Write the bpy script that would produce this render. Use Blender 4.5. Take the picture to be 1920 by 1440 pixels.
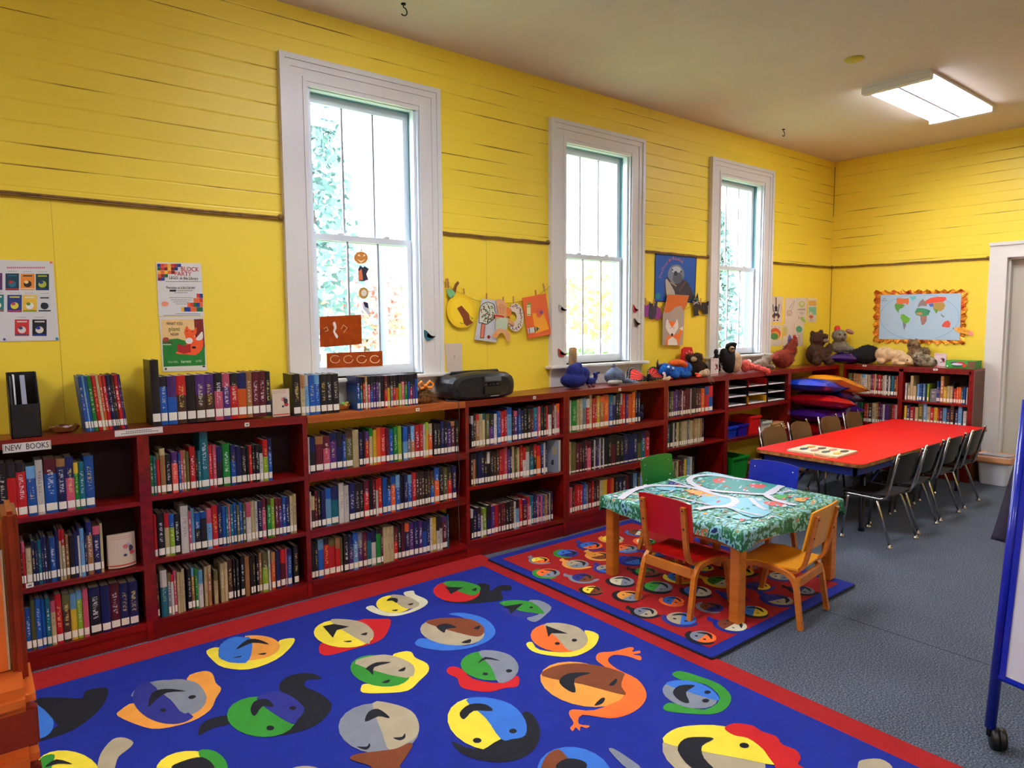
import bpy, bmesh, math, random
from mathutils import Vector, Matrix
for o in list(bpy.data.objects): bpy.data.objects.remove(o)
SC = bpy.context.scene; COL = SC.collection
random.seed(11)
# ---------------------------------------------------------------- camera
F_PX, YAW, PITCH, ROLL = 1281.41, 0.8972, -0.0892, -0.0061
EYE = Vector((0.0, -3.8967, 1.5664))
FW = Vector((math.cos(PITCH)*math.cos(YAW), math.cos(PITCH)*math.sin(YAW), math.sin(PITCH)))
_r = Vector((math.sin(YAW), -math.cos(YAW), 0)); _u = _r.cross(FW)
RT = math.cos(ROLL)*_r + math.sin(ROLL)*_u; UP = -math.sin(ROLL)*_r + math.cos(ROLL)*_u
cd = bpy.data.cameras.new('camera'); cam = bpy.data.objects.new('camera', cd); COL.objects.link(cam)
cd.sensor_width = 36; cd.lens = F_PX/1920*36; cd.clip_start = .02; cd.clip_end = 300
cam.matrix_world = Matrix(((RT.x, UP.x, -FW.x, EYE.x), (RT.y, UP.y, -FW.y, EYE.y), (RT.z, UP.z, -FW.z, EYE.z), (0, 0, 0, 1)))
SC.camera = cam
# measurements read off the photograph: a pixel seen on a known plane of the room
def _ray(u, v): return FW + RT*((u-960)/F_PX) - UP*((v-720)/F_PX)
def on_z(u, v, z=0.0): d = _ray(u, v); return EYE + d*((z-EYE.z)/d.z)
def on_y(u, v, y=0.0): d = _ray(u, v); return EYE + d*((y-EYE.y)/d.y)
def on_x(u, v, x=0.0): d = _ray(u, v); return EYE + d*((x-EYE.x)/d.x)
# ---------------------------------------------------------------- colour management, sky
SC.view_settings.view_transform = 'Standard'; SC.view_settings.look = 'None'
SC.view_settings.exposure = 0.45; SC.view_settings.gamma = 1.0; SC.view_settings.use_curve_mapping = False
W = bpy.data.worlds.new('sky'); SC.world = W; W.use_nodes = True
nt = W.node_tree; bg = nt.nodes['Background']
tc = nt.nodes.new('ShaderNodeTexCoord'); sp = nt.nodes.new('ShaderNodeSeparateXYZ'); rp = nt.nodes.new('ShaderNodeValToRGB')
nt.links.new(tc.outputs['Generated'], sp.inputs[0]); nt.links.new(sp.outputs['Z'], rp.inputs[0]); nt.links.new(rp.outputs[0], bg.inputs[0])
rp.color_ramp.elements[0].position = 0.0; rp.color_ramp.elements[0].color = (.95, .97, 1, 1)
rp.color_ramp.elements[1].position = .6; rp.color_ramp.elements[1].color = (.82, .9, 1, 1)
bg.inputs[1].default_value = 12.0
LAMP_POWER = 26.0          # watts per half of each ceiling fixture
# ---------------------------------------------------------------- materials
def lin(c):
    return tuple(((x/255)/12.92 if x/255 <= .04045 else ((x/255+.055)/1.055)**2.4) for x in c[:3]) + (1,)
MATS = {}
def mat(name, c, rough=.6, metal=0, spec=.5, emit=0, bump=0, bscale=60, noise=0, nscale=8, coat=0, c2=None):
    if name in MATS: return MATS[name]
    m = bpy.data.materials.new(name); m.use_nodes = True; n = m.node_tree; b = n.nodes['Principled BSDF']
    b.inputs['Base Color'].default_value = lin(c); b.inputs['Roughness'].default_value = rough
    b.inputs['Metallic'].default_value = metal; b.inputs['Specular IOR Level'].default_value = spec
    if coat: b.inputs['Coat Weight'].default_value = coat
    if emit: b.inputs['Emission Color'].default_value = lin(c); b.inputs['Emission Strength'].default_value = emit
    if noise or bump:
        t = n.nodes.new('ShaderNodeTexCoord')
    if noise:
        q = n.nodes.new('ShaderNodeTexNoise'); q.inputs['Scale'].default_value = nscale; q.inputs['Detail'].default_value = 4
        n.links.new(t.outputs['Object'], q.inputs['Vector'])
        r = n.nodes.new('ShaderNodeValToRGB'); a = lin(c); d = lin(c2) if c2 else tuple(x*(1-noise) for x in a[:3])+(1,)
        r.color_ramp.elements[0].color = d; r.color_ramp.elements[1].color = a
        r.color_ramp.elements[0].position = .35; r.color_ramp.elements[1].position = .65
        n.links.new(q.outputs[0], r.inputs[0]); n.links.new(r.outputs[0], b.inputs['Base Color'])
    if bump:
        q = n.nodes.new('ShaderNodeTexNoise'); q.inputs['Scale'].default_value = bscale; q.inputs['Detail'].default_value = 3
        n.links.new(t.outputs['Object'], q.inputs['Vector'])
        bp = n.nodes.new('ShaderNodeBump'); bp.inputs['Strength'].default_value = bump; bp.inputs['Distance'].default_value = .01
        n.links.new(q.outputs[0], bp.inputs['Height']); n.links.new(bp.outputs[0], b.inputs['Normal'])
    MATS[name] = m; return m
def wood(name, c, c2, rough=.4, scale=(1.2, 14, 14), coat=0):
    if name in MATS: return MATS[name]
    m = mat(name, c, rough, coat=coat); n = m.node_tree; b = n.nodes['Principled BSDF']
    t = n.nodes.new('ShaderNodeTexCoord'); mp = n.nodes.new('ShaderNodeMapping'); mp.inputs['Scale'].default_value = scale
    q = n.nodes.new('ShaderNodeTexNoise'); q.inputs['Scale'].default_value = 2.2; q.inputs['Detail'].default_value = 6; q.inputs['Distortion'].default_value = .6
    r = n.nodes.new('ShaderNodeValToRGB'); r.color_ramp.elements[0].position = .3; r.color_ramp.elements[1].position = .7
    r.color_ramp.elements[0].color = lin(c2); r.color_ramp.elements[1].color = lin(c)
    n.links.new(t.outputs['Object'], mp.inputs[0]); n.links.new(mp.outputs[0], q.inputs['Vector'])
    n.links.new(q.outputs[0], r.inputs[0]); n.links.new(r.outputs[0], b.inputs['Base Color'])
    return m
# ---------------------------------------------------------------- mesh builder
class MB:
    def __init__(s): s.v = []; s.f = []; s.m = []; s.mats = []; s.sm = []; s.cols = []
    def mi(s, m):
        if m is None: return 0
        if m not in s.mats: s.mats.append(m)
        return s.mats.index(m)
    def add(s, vs, fs, m=None, smooth=False, col=None):
        b = len(s.v); i = s.mi(m); s.v += [tuple(v) for v in vs]
        for f in fs: s.f.append(tuple(b+k for k in f)); s.m.append(i); s.sm.append(smooth); s.cols.append(col)
        return s
    def box(s, x0, x1, y0, y1, z0, z1, m=None, M=None, bev=0):
        if x0 > x1: x0, x1 = x1, x0
        if y0 > y1: y0, y1 = y1, y0
        if z0 > z1: z0, z1 = z1, z0
        if bev:
            bm = bmesh.new(); bmesh.ops.create_cube(bm, size=1)
            bmesh.ops.scale(bm, vec=(x1-x0, y1-y0, z1-z0), verts=bm.verts)
            bmesh.ops.translate(bm, vec=((x0+x1)/2, (y0+y1)/2, (z0+z1)/2), verts=bm.verts)
            bmesh.ops.bevel(bm, geom=list(bm.edges), offset=bev, segments=2, affect='EDGES')
            s.bm(bm, m, M); return s
        vs = [Vector((x, y, z)) for z in (z0, z1) for y in (y0, y1) for x in (x0, x1)]
        if M is not None: vs = [M @ v for v in vs]
        return s.add(vs, [(0, 2, 3, 1), (4, 5, 7, 6), (0, 1, 5, 4), (2, 6, 7, 3), (0, 4, 6, 2), (1, 3, 7, 5)], m)
    def bm(s, bm, m=None, M=None, smooth=False):
        bm.verts.ensure_lookup_table(); bm.verts.index_update()
        s.add([(M @ v.co if M is not None else v.co.copy()) for v in bm.verts], [[v.index for v in f.verts] for f in bm.faces], m, smooth)
        bm.free(); return s
    def prism(s, pts, a, b, m=None, axis='y', M=None):
        """closed outline (2D) pushed from a to b along an axis"""
        def P(p, h): return {'y': Vector((p[0], h, p[1])), 'z': Vector((p[0], p[1], h)), 'x': Vector((h, p[0], p[1]))}[axis]
        n = len(pts); vs = [P(p, a) for p in pts] + [P(p, b) for p in pts]
        if M is not None: vs = [M @ v for v in vs]
        s.add(vs, [tuple(range(n))[::-1], tuple(range(n, 2*n))] + [(i, (i+1) % n, n+(i+1) % n, n+i) for i in range(n)], m)
        return s
    def tube(s, pts, r, m=None, n=8, M=None, closed=False, caps=True, smooth=True):
        pts = [Vector(p) for p in pts]; k = len(pts); rr = r if isinstance(r, (list, tuple)) else [r]*k
        t0 = (pts[1]-pts[0]).normalized(); a = t0.cross(Vector((0, 0, 1)))
        if a.length < .1: a = t0.cross(Vector((1, 0, 0)))
        a.normalize(); vs = []
        for i in range(k):
            if closed: t = pts[(i+1) % k]-pts[i-1]
            else: t = pts[min(i+1, k-1)]-pts[max(i-1, 0)]
            t.normalize(); a = (a-t*a.dot(t)).normalized(); b = t.cross(a)
            for j in range(n):
                w = 2*math.pi*j/n; vs.append(pts[i]+(a*math.cos(w)+b*math.sin(w))*rr[i])
        fs = []
        for i in range(k if closed else k-1):
            for j in range(n):
                i2 = (i+1) % k; fs.append((i*n+j, i*n+(j+1) % n, i2*n+(j+1) % n, i2*n+j))
        if caps and not closed: fs += [tuple(range(n))[::-1], tuple((k-1)*n+j for j in range(n))]
        if M is not None: vs = [M @ v for v in vs]
        return s.add(vs, fs, m, smooth)
    def bar(s, pts, w, h, m=None, M=None, side=(1, 0, 0)):
        """rectangular section swept along points; w across 'side', h across the other way"""
        pts = [Vector(p) for p in pts]; sd = Vector(side); k = len(pts); vs = []
        for i in range(k):
            t = (pts[min(i+1, k-1)]-pts[max(i-1, 0)]).normalized(); b = t.cross(sd).normalized()
            for p, q in ((-1, -1), (1, -1), (1, 1), (-1, 1)): vs.append(pts[i]+sd*(p*w/2)+b*(q*h/2))
        fs = [(i*4+j, i*4+(j+1) % 4, i*4+4+(j+1) % 4, i*4+4+j) for i in range(k-1) for j in range(4)] + [(3, 2, 1, 0), tuple((k-1)*4+j for j in range(4))]
        if M is not None: vs = [M @ v for v in vs]
        return s.add(vs, fs, m)
    def lathe(s, prof, m=None, n=20, M=None, c=(0, 0, 0), smooth=True):
        vs = []; c = Vector(c)
        for r, z in prof:
            for j in range(n): w = 2*math.pi*j/n; vs.append(c+Vector((r*math.cos(w), r*math.sin(w), z)))
        k = len(prof); fs = [(i*n+j, i*n+(j+1) % n, (i+1)*n+(j+1) % n, (i+1)*n+j) for i in range(k-1) for j in range(n)]
        fs += [tuple(range(n))[::-1], tuple((k-1)*n+j for j in range(n))]
        if M is not None: vs = [M @ v for v in vs]
        return s.add(vs, fs, m, smooth)
    def ball(s, c, r, m=None, M=None, seg=12, rot=None):
        r = r if isinstance(r, (list, tuple)) else (r, r, r)
        bm = bmesh.new(); bmesh.ops.create_uvsphere(bm, u_segments=seg, v_segments=max(6, seg*2//3), radius=1)
        T = Matrix.Translation(c) @ (rot.to_4x4() if rot is not None else Matrix()) @ Matrix.Diagonal((*r, 1))
        if M is not None: T = M @ T
        return s.bm(bm, m, T, True)
    def build(s, name, m=None, parent=None, loc=None, rz=None, **props):
        me = bpy.data.meshes.new(name); me.from_pydata(s.v, [], s.f)
        ms = s.mats or [m]
        for q in ms: me.materials.append(q)
        me.polygons.foreach_set('material_index', s.m); me.polygons.foreach_set('use_smooth', s.sm); me.update()
        o = bpy.data.objects.new(name, me); COL.objects.link(o)
        if parent is not None: o.parent = parent
        if loc is not None: o.location = loc
        if rz is not None: o.rotation_euler.z = rz
        for k, v in props.items(): o[k] = v
        return o
def thing(name, label, cat, loc=(0, 0, 0), rz=0, group=None):
    o = bpy.data.objects.new(name, None); COL.objects.link(o); o.location = loc; o.rotation_euler.z = rz
    o.empty_display_size = .05; o['label'] = label; o['category'] = cat
    if group: o['group'] = group
    return o
def tag(o, label, cat, group=None):
    o['label'] = label; o['category'] = cat
    if group: o['group'] = group
    return o
def struct(o): o['kind'] = 'structure'; return o
def copy_tree(o, parent=None):
    c = o.copy(); COL.objects.link(c)
    if parent is not None: c.parent = parent
    for ch in list(o.children): copy_tree(ch, c)
    return c
def text_mesh(name, body, size, m, parent, M, ext=.0006, align='CENTER', spacing=1.0, wscale=1.0):
    """lettering in the local xy plane, carried by matrix M"""
    cu = bpy.data.curves.new(name, 'FONT'); cu.body = body; cu.size = size; cu.extrude = ext; cu.align_x = align; cu.align_y = 'CENTER'
    cu.resolution_u = 2; cu.space_character = spacing; cu.space_line = .9
    t = bpy.data.objects.new(name, cu); COL.objects.link(t)
    me = bpy.data.meshes.new_from_object(t.evaluated_get(bpy.context.evaluated_depsgraph_get()))
    bpy.data.objects.remove(t); me.materials.clear(); me.materials.append(m)
    me.transform(M @ Matrix.Diagonal((wscale, 1, 1, 1)))
    o = bpy.data.objects.new(name, me); COL.objects.link(o)
    if parent is not None: o.parent = parent
    return o
def MWALL(x, z, y=0.0, rot=0): # text frame standing on the long wall, facing the room (-y)
    return Matrix.Translation((x, y, z)) @ Matrix.Rotation(math.pi/2, 4, 'X') @ Matrix.Rotation(rot, 4, 'Z')
def MEND(y, z, x, rot=0):      # on the end wall, facing -x
    return Matrix.Translation((x, y, z)) @ Matrix.Rotation(-math.pi/2, 4, 'Z') @ Matrix.Rotation(math.pi/2, 4, 'X') @ Matrix.Rotation(rot, 4, 'Z')
def smooth_loop(p, k=4):
    n = len(p); out = []
    for i in range(n):
        p0, p1, p2, p3 = p[i-1], p[i], p[(i+1) % n], p[(i+2) % n]
        for j in range(k):
            t = j/k
            out.append(tuple(.5*((2*b)+(-a+c)*t+(2*a-5*b+4*c-d)*t*t+(-a+3*b-3*c+d)*t**3) for a, b, c, d in zip(p0, p1, p2, p3)))
    return out
def ell(cx, cy, rx, ry, rot=0, n=20, a0=0, a1=360):
    r = math.radians(rot); o = []; full = (a1-a0) >= 360
    for i in range(n if full else n+1):
        w = math.radians(a0+(a1-a0)*i/n); x, y = rx*math.cos(w), ry*math.sin(w)
        o.append((cx+x*math.cos(r)-y*math.sin(r), cy+x*math.sin(r)+y*math.cos(r)))
    return o
# ================================================================ THE ROOM
XE, ZC, YB, XB = 7.80, 3.35, -7.6, -4.0
def shiplap(name, horiz):
    """yellow painted boards above the picture rail, flat board below; thin broken gaps between boards"""
    m = mat(name, (236, 205, 62), .45); n = m.node_tree; L = n.links; b = n.nodes['Principled BSDF']
    g = n.nodes.new('ShaderNodeNewGeometry'); s = n.nodes.new('ShaderNodeSeparateXYZ'); L.new(g.outputs['Position'], s.inputs[0])
    def M(op, a, b_=None, c=None):
        q = n.nodes.new('ShaderNodeMath'); q.operation = op
        for i, x in enumerate((a, b_, c)):
            if x is None: continue
            if isinstance(x, (int, float)): q.inputs[i].default_value = x
            else: L.new(x, q.inputs[i])
        return q.outputs[0]
    z = s.outputs['Z']; fr = M('FRACT', M('DIVIDE', M('SUBTRACT', z, 2.20), .0975))
    dist = M('MULTIPLY', M('MINIMUM', fr, M('SUBTRACT', 1.0, fr)), .0975)
    row = M('FLOOR', M('DIVIDE', M('SUBTRACT', z, 2.15), .0975))
    nz = n.nodes.new('ShaderNodeTexNoise'); nz.noise_dimensions = '2D'; nz.inputs['Scale'].default_value = 1.0; nz.inputs['Detail'].default_value = 4
    cv = n.nodes.new('ShaderNodeCombineXYZ'); L.new(M('MULTIPLY', s.outputs[horiz], 1.5), cv.inputs[0]); L.new(M('MULTIPLY', row, 7.3), cv.inputs[1]); L.new(cv.outputs[0], nz.inputs['Vector'])
    wdt = M('MULTIPLY', M('MAXIMUM', M('SUBTRACT', nz.outputs[0], .50), 0.0), .016)
    line = M('LESS_THAN', dist, wdt)
    mask = M('MULTIPLY', line, M('GREATER_THAN', z, 2.19))
    mx = n.nodes.new('ShaderNodeMix'); mx.data_type = 'RGBA'; mx.inputs[6].default_value = lin((248, 216, 60)); mx.inputs[7].default_value = lin((150, 114, 26))
    L.new(mask, mx.inputs[0]); L.new(mx.outputs[2], b.inputs['Base Color'])
    bevel = M('MULTIPLY', M('MINIMUM', dist, .006), M('GREATER_THAN', z, 2.19))
    bp = n.nodes.new('ShaderNodeBump'); bp.inputs['Strength'].default_value = .35; bp.inputs['Distance'].default_value = 1.0
    L.new(bevel, bp.inputs['Height']); L.new(bp.outputs[0], b.inputs['Normal'])
    return m
YEL = shiplap('yellow_boards_long', 'X'); YEL2 = shiplap('yellow_boards_end', 'Y')
WHITE = mat('white_trim_paint', (226, 222, 216), .35)
WHITE2 = mat('white_vinyl', (222, 228, 234), .3)
CEIL = mat('ceiling_paint', (226, 212, 190), .9, noise=.04, nscale=3, bump=.15, bscale=90)
# carpet
CARPET = mat('blue_grey_carpet', (92, 104, 128), .95); n = CARPET.node_tree
t = n.nodes.new('ShaderNodeTexCoord'); a = n.nodes.new('ShaderNodeTexNoise'); a.inputs['Scale'].default_value = 150; a.inputs['Detail'].default_value = 5
c2 = n.nodes.new('ShaderNodeTexNoise'); c2.inputs['Scale'].default_value = 2.5
r = n.nodes.new('ShaderNodeValToRGB'); e = r.color_ramp.elements; e[0].position = .36; e[0].color = lin((40, 50, 64)); e[1].position = .66; e[1].color = lin((128, 132, 142))
x_ = r.color_ramp.elements.new(.5); x_.color = lin((78, 88, 106))
mm = n.nodes.new('ShaderNodeMix'); mm.data_type = 'RGBA'; mm.blend_type = 'MULTIPLY'; mm.inputs[0].default_value = .35
n.links.new(t.outputs['Object'], a.inputs['Vector']); n.links.new(t.outputs['Object'], c2.inputs['Vector']); n.links.new(a.outputs[0], r.inputs[0])
n.links.new(r.outputs[0], mm.inputs[6]); n.links.new(c2.outputs[0], mm.inputs[7]); n.links.new(mm.outputs[2], n.nodes['Principled BSDF'].inputs['Base Color'])
bp = n.nodes.new('ShaderNodeBump'); bp.inputs['Strength'].default_value = .25; bp.inputs['Distance'].default_value = .003
n.links.new(a.outputs[0], bp.inputs['Height']); n.links.new(bp.outputs[0], n.nodes['Principled BSDF'].inputs['Normal'])
SEAM = mat('carpet_seam', (34, 38, 46), .95)
f = MB().box(XB, XE+.2, YB, .2, -.12, 0, CARPET)
f.box(3.556, 3.561, YB, -.35, 0, .0006, SEAM)
struct(f.build('floor'))
struct(MB().box(XB-.1, XE+.2, YB-.1, .2, ZC, ZC+.1, CEIL).build('ceiling'))
# long wall with three window openings
WX = [1.455, 3.474, 5.456]; WW = 1.04; OX0, OX1, OZ0, OZ1 = .15, .89, 1.245, 2.945
w = MB(); xs = [XB]
for x in WX: w.box(xs[-1], x+OX0, 0, .18, 0, ZC); w.box(x+OX0, x+OX1, 0, .18, 0, OZ0); w.box(x+OX0, x+OX1, 0, .18, OZ1, ZC); xs.append(x+OX1)
w.box(xs[-1], XE+.2, 0, .18, 0, ZC)
struct(w.build('wall_left', YEL))
w = MB(); DY0, DY1, DZ = -1.71, -2.66, 2.16   # doorway in the end wall
w.box(XE, XE+.18, DY0, 0, 0, ZC); w.box(XE, XE+.18, YB, DY1, 0, ZC); w.box(XE, XE+.18, DY1, DY0, DZ, ZC)
struct(w.build('wall_end', YEL2))
struct(MB().box(XB-.1, XB, YB, 0, 0, ZC).build('wall_rear', mat('rear_wall_paint', (226, 196, 90), .7)))
struct(MB().box(XB-.1, XE+.2, YB-.1, YB, 0, ZC).build('wall_right', MATS['rear_wall_paint']))
# thin vertical seams of the lower boards and the gap in the corner
GAP = mat('board_gap', (110, 84, 24), .9)
g = MB()
g.box(XE-.003, XE-.0005, -.010, -.005, 1.0, 2.16, GAP)
SEAMY = mat('board_seam', (196, 164, 44), .8)
for sx_ in (2.886, .352, 5.06): g.box(sx_, sx_+.0018, -.0006, 0, 1.07, 2.16, SEAMY)
g.box(XE-.003, XE-.0005, -.006, -.001, 2.75, 3.3, GAP)
struct(g.build('trim_1', GAP))
# picture rail: dark cord-like rail running between the casings
RAIL = mat('rail_brown', (146, 108, 46), .6, noise=.4, nscale=30)
def rail(name, pts, lab):
    m = MB(); seg = []
    for i in range(len(pts)-1):
        a, b = Vector(pts[i]), Vector(pts[i+1])
        for k in range(12): seg.append(a.lerp(b, k/12)+Vector((0, 0, .002*math.sin(k*1.9+a.x))))
    seg.append(Vector(pts[-1]))
    m.tube(seg, .0072, n=6); m.tube([p+Vector((0, 0, -.010)) for p in seg], .0048, n=6)
    e = seg[-1]; m.ball(e, (.02, .014, .018), seg=8)
    return tag(m.build(name, RAIL), lab, 'rail', 'brown picture rails along the yellow walls')
rail('picture_rail', [(-3.5, -.012, 2.168), (WX[0]-.02, -.012, 2.168)], 'brown picture rail on yellow wall above the two paper posters')
rail('picture_rail', [(WX[0]+WW+.02, -.012, 2.168), (WX[1]-.02, -.012, 2.166)], 'brown picture rail between the first and second window from the left')
rail('picture_rail', [(WX[1]+WW+.02, -.012, 2.170), (WX[2]-.02, -.012, 2.166)], 'brown picture rail just above the blue sea otter poster')
rail('picture_rail', [(WX[2]+WW+.02, -.012, 2.172), (XE-.015, -.012, 2.178)], 'brown picture rail right of the farthest window, ending in the corner')
rail('picture_rail', [(XE-.014, -.02, 2.178), (XE-.014, -1.54, 2.165)], 'brown picture rail on end wall above the world map')
# windows
GLASS = bpy.data.materials.new('window_glass'); GLASS.use_nodes = True; n = GLASS.node_tree; n.nodes.clear()
o_ = n.nodes.new('ShaderNodeOutputMaterial'); tr = n.nodes.new('ShaderNodeBsdfTransparent'); gl = n.nodes.new('ShaderNodeBsdfGlossy'); gl.inputs['Roughness'].default_value = .02
mx = n.nodes.new('ShaderNodeMixShader'); mx.inputs[0].default_value = .06; tr.inputs[0].default_value = (.97, .98, 1, 1)
n.links.new(tr.outputs[0], mx.inputs[1]); n.links.new(gl.outputs[0], mx.inputs[2]); n.links.new(mx.outputs[0], o_.inputs[0])
LEAD = mat('thin_glazing_bar', (150, 150, 158), .4)
SCREEN = mat('blue_grey_jamb', (120, 168, 200), .5)
TEAL = mat('teal_jamb_liner', (92, 140, 145), .5)
def window(k, x):
    r = bpy.data.objects.new('window_%d' % k, None); COL.objects.link(r); r.location = (x, 0, 0); struct(r)
    c = MB(); T = 3.07                                     # casing with raised outer moulding
    def frame(x0, x1, z1, wd, d, z0):
        c.box(x0, x0+wd, -d, 0, z0, z1); c.box(x1-wd, x1, -d, 0, z0, z1); c.box(x0+wd, x1-wd, -d, 0, z1-wd, z1)
    frame(0, WW, T, .15, .024, 1.225); frame(-.006, WW+.006, T+.006, .03, .04, 1.225); frame(.005, WW-.005, T-.005, .055, .031, 1.225)
    frame(.128, WW-.128, T-.103, .022, .03, 1.225)
    c.build('casing', WHITE, r)
    s = MB(); s.box(-.045, WW+.045, -.075, .0, 1.215, 1.238, bev=.006); s.box(OX0, OX1, 0, .12, 1.215, OZ0); s.build('window_stool', WHITE, r)
    s = MB(); s.box(0, WW, -.022, 0, 1.075, 1.195); s.box(0, WW, -.032, 0, 1.195, 1.215); s.build('apron', WHITE, r)
    j = MB(); j.box(OX0, OX0+.012, -.02, .17, OZ0, OZ1); j.box(OX1-.012, OX1, -.02, .17, OZ0, OZ1); j.box(OX0, OX1, -.02, .17, OZ1-.012, OZ1)
    j.box(OX0+.012, OX0+.03, .0, .045, OZ0, OZ1); j.box(OX1-.03, OX1-.012, .0, .045, OZ0, OZ1); j.box(OX0+.012, OX1-.012, 0, .045, OZ1-.03, OZ1-.012)
    j.build('jamb', WHITE2, r)
    j = MB(); j.box(OX0+.012, OX0+.02, .045, .165, OZ0, OZ1-.012); j.box(OX1-.02, OX1-.012, .045, .165, OZ0, OZ1-.012); j.box(OX0+.012, OX1-.012, .045, .16, OZ1-.024, OZ1-.012, TEAL); j.build('jamb_liner', SCREEN, r)
    def sash(nm, z0, z1, y, st, bot, top):
        m = MB(); a, b = OX0+.02, OX1-.02
        m.box(a, a+st, y, y+.032, z0, z1); m.box(b-st, b, y, y+.032, z0, z1); m.box(a+st, b-st, y, y+.032, z0, z0+bot); m.box(a+st, b-st, y, y+.032, z1-top, z1)
        q = m.build(nm, WHITE2, r); w_ = b-a-2*st
        l = MB()
        for i in (1, 2): l.box(a+st+w_*i/3-.006, a+st+w_*i/3+.006, y+.01, y+.022, z0+bot, z1-top)
        l.build('glazing_bar', LEAD, q)
        MB().box(a+st, b-st, y+.014, y+.018, z0+bot, z1-top).build('glass', GLASS, q)
    sash('upper_sash', 2.065, OZ1-.03, .085, .038, .03, .045)
    sash('lower_sash', OZ0, 2.105, .05, .042, .06, .036)
    l = MB()
    for i in (.3, .72): l.ball((OX0+(OX1-OX0)*i, .06, 2.112), (.03, .014, .012), seg=8)
    l.build('sash_lock', WHITE2, r)
    l = MB(); l.box(OX0+.02, OX1-.02, .13, .136, OZ0, OZ0+.05); l.build('storm_track', WHITE2, r)
for k, x in enumerate(WX): window(k+1, x)
# door in the end wall
d = bpy.data.objects.new('door_1', None); COL.objects.link(d); struct(d); DOORC = mat('door_offwhite', (200, 194, 178), .5)
c = MB(); x = XE
c.box(x-.03, x, DY0, DY0+.15, 0, 2.16); c.box(x-.03, x, DY1-.15, DY1, 0, 2.16); c.box(x-.03, x, DY1-.15, DY0+.15, 2.16, 2.30)
c.box(x-.045, x-.03, DY1-.16, DY0+.155, 2.275, 2.305); c.box(x-.05, x, DY0-.002, DY0+.02, 0, 2.175); c.box(x-.05, x, DY1-.02, DY1+.002, 0, 2.175); c.box(x-.05, x, DY1, DY0, 2.155, 2.175)
c.build('casing', WHITE, d)
c = MB(); c.box(x, x+.17, DY0-.02, DY0, 0, 2.16); c.box(x, x+.17, DY1, DY1+.02, 0, 2.16); c.box(x, x+.17, DY1, DY0, 2.14, 2.16); c.build('jamb', WHITE, d)
c = MB(); c.box(x+.06, x+.10, DY1+.02, DY0-.02, 0.01, 2.14)
for z0, z1 in ((.25, .95), (1.1, 1.95)):
    for y0, y1 in ((DY0-.14, DY0-.44), (DY0-.52, DY0-.82)): c.box(x+.05, x+.06, y1, y0, z0, z1)
c.build('door_panel', DOORC, d)
c = MB(); c.lathe([(.012, 0), (.012, .04), (.028, .05), (.03, .065), (.018, .08)], n=14, M=Matrix.Translation((x+.06, DY1+.09, 1.0)) @ Matrix.Rotation(-math.pi/2, 4, 'Y')); c.build('door_knob', mat('brass', (190, 150, 70), .3, metal=1), d)
bb = MB(); bb.box(XE-.02, XE, YB, DY1-.15, 0, .14, bev=.003); struct(bb.build('baseboard_end', WHITE))
# ceiling details
CAP = mat('yellow_cover_plate', (205, 190, 60), .6)
tag(MB().lathe([(.062, 0), (.062, .006), (.054, .012)], CAP, n=24, M=Matrix.Translation((4.86, -1.575, ZC)) @ Matrix.Rotation(math.pi, 4, 'X')).build('ceiling_cover_plate'), 'small round yellow cover plate on the beige ceiling near the light', 'cover plate')
IRON = mat('black_iron', (22, 20, 20), .5, metal=.6)
for (hx, hy), lb in (((2.03, -.40), 'black iron hook screwed in ceiling above the nearest window'), ((6.08, -.36), 'black iron hook screwed in ceiling near the far corner')):
    h = MB(); h.lathe([(.014, 0), (.014, .006)], n=10, M=Matrix.Translation((hx, hy, ZC-.006)))
    h.tube([(hx, hy, ZC-.004), (hx, hy, ZC-.022)]+[(hx+.022*math.sin(a)+.0, hy, ZC-.042+.022*math.cos(a)) for a in [i*.35 for i in range(1, 12)]], .0035, n=6)
    tag(h.build('ceiling_hook', IRON), lb, 'hook', 'iron hooks in the ceiling')
# fluorescent fixtures
TUBE = mat('lit_fluorescent_tube', (225, 232, 255), .4, emit=7.0)
HOUS = mat('fixture_enamel', (232, 230, 226), .35); REFL = mat('fixture_reflector', (240, 242, 250), .25)
def fixture(cx, cy, lb):
    r = thing('fluorescent_ceiling_light', lb, 'ceiling light', (cx, cy, ZC), group='fluorescent fixtures on the ceiling')
    L_, Wd = 1.36, .47; m = MB()
    m.box(-L_/2, L_/2, -Wd/2, Wd/2, -.02, 0); m.box(-L_/2, -L_/2+.07, -Wd/2-.004, Wd/2+.004, -.062, -.018, bev=.004); m.box(L_/2-.07, L_/2, -Wd/2-.004, Wd/2+.004, -.062, -.018, bev=.004)
    m.build('housing', HOUS, r)
    m = MB(); m.prism([(-.02, -.02), (.02, -.02), (.008, -.055), (-.008, -.055)], -L_/2+.07, L_/2-.07, axis='x'); m.build('centre_ridge', mat('fixture_ridge', (150, 150, 190), .3), r)
    for sgn in (-1, 1):
        for i in range(3):
            y = sgn*(.055+.068*i)
            m = MB(); m.tube([(-L_/2+.06, y, -.043), (L_/2-.06, y, -.043)], .016, n=10); m.build('lamp_tube', TUBE, r)
        ld = bpy.data.lights.new('fixture_light', 'AREA'); ld.shape = 'RECTANGLE'; ld.size = 1.2; ld.size_y = .2; ld.energy = LAMP_POWER; ld.color = (1, .965, .91)
        lo = bpy.data.objects.new('fixture_light', ld); COL.objects.link(lo); lo.parent = r; lo.location = (0, sgn*.123, -.023)
fixture(6.15, -1.585, 'lit fluorescent light with six bare tubes on the far ceiling')
for q, (cx, cy) in enumerate([(2.0, -1.585), (-1.6, -1.585), (6.15, -5.2), (2.0, -5.6), (-1.6, -5.2)]):
    fixture(cx, cy, 'lit fluorescent ceiling light behind or above the camera, out of the picture')
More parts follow.
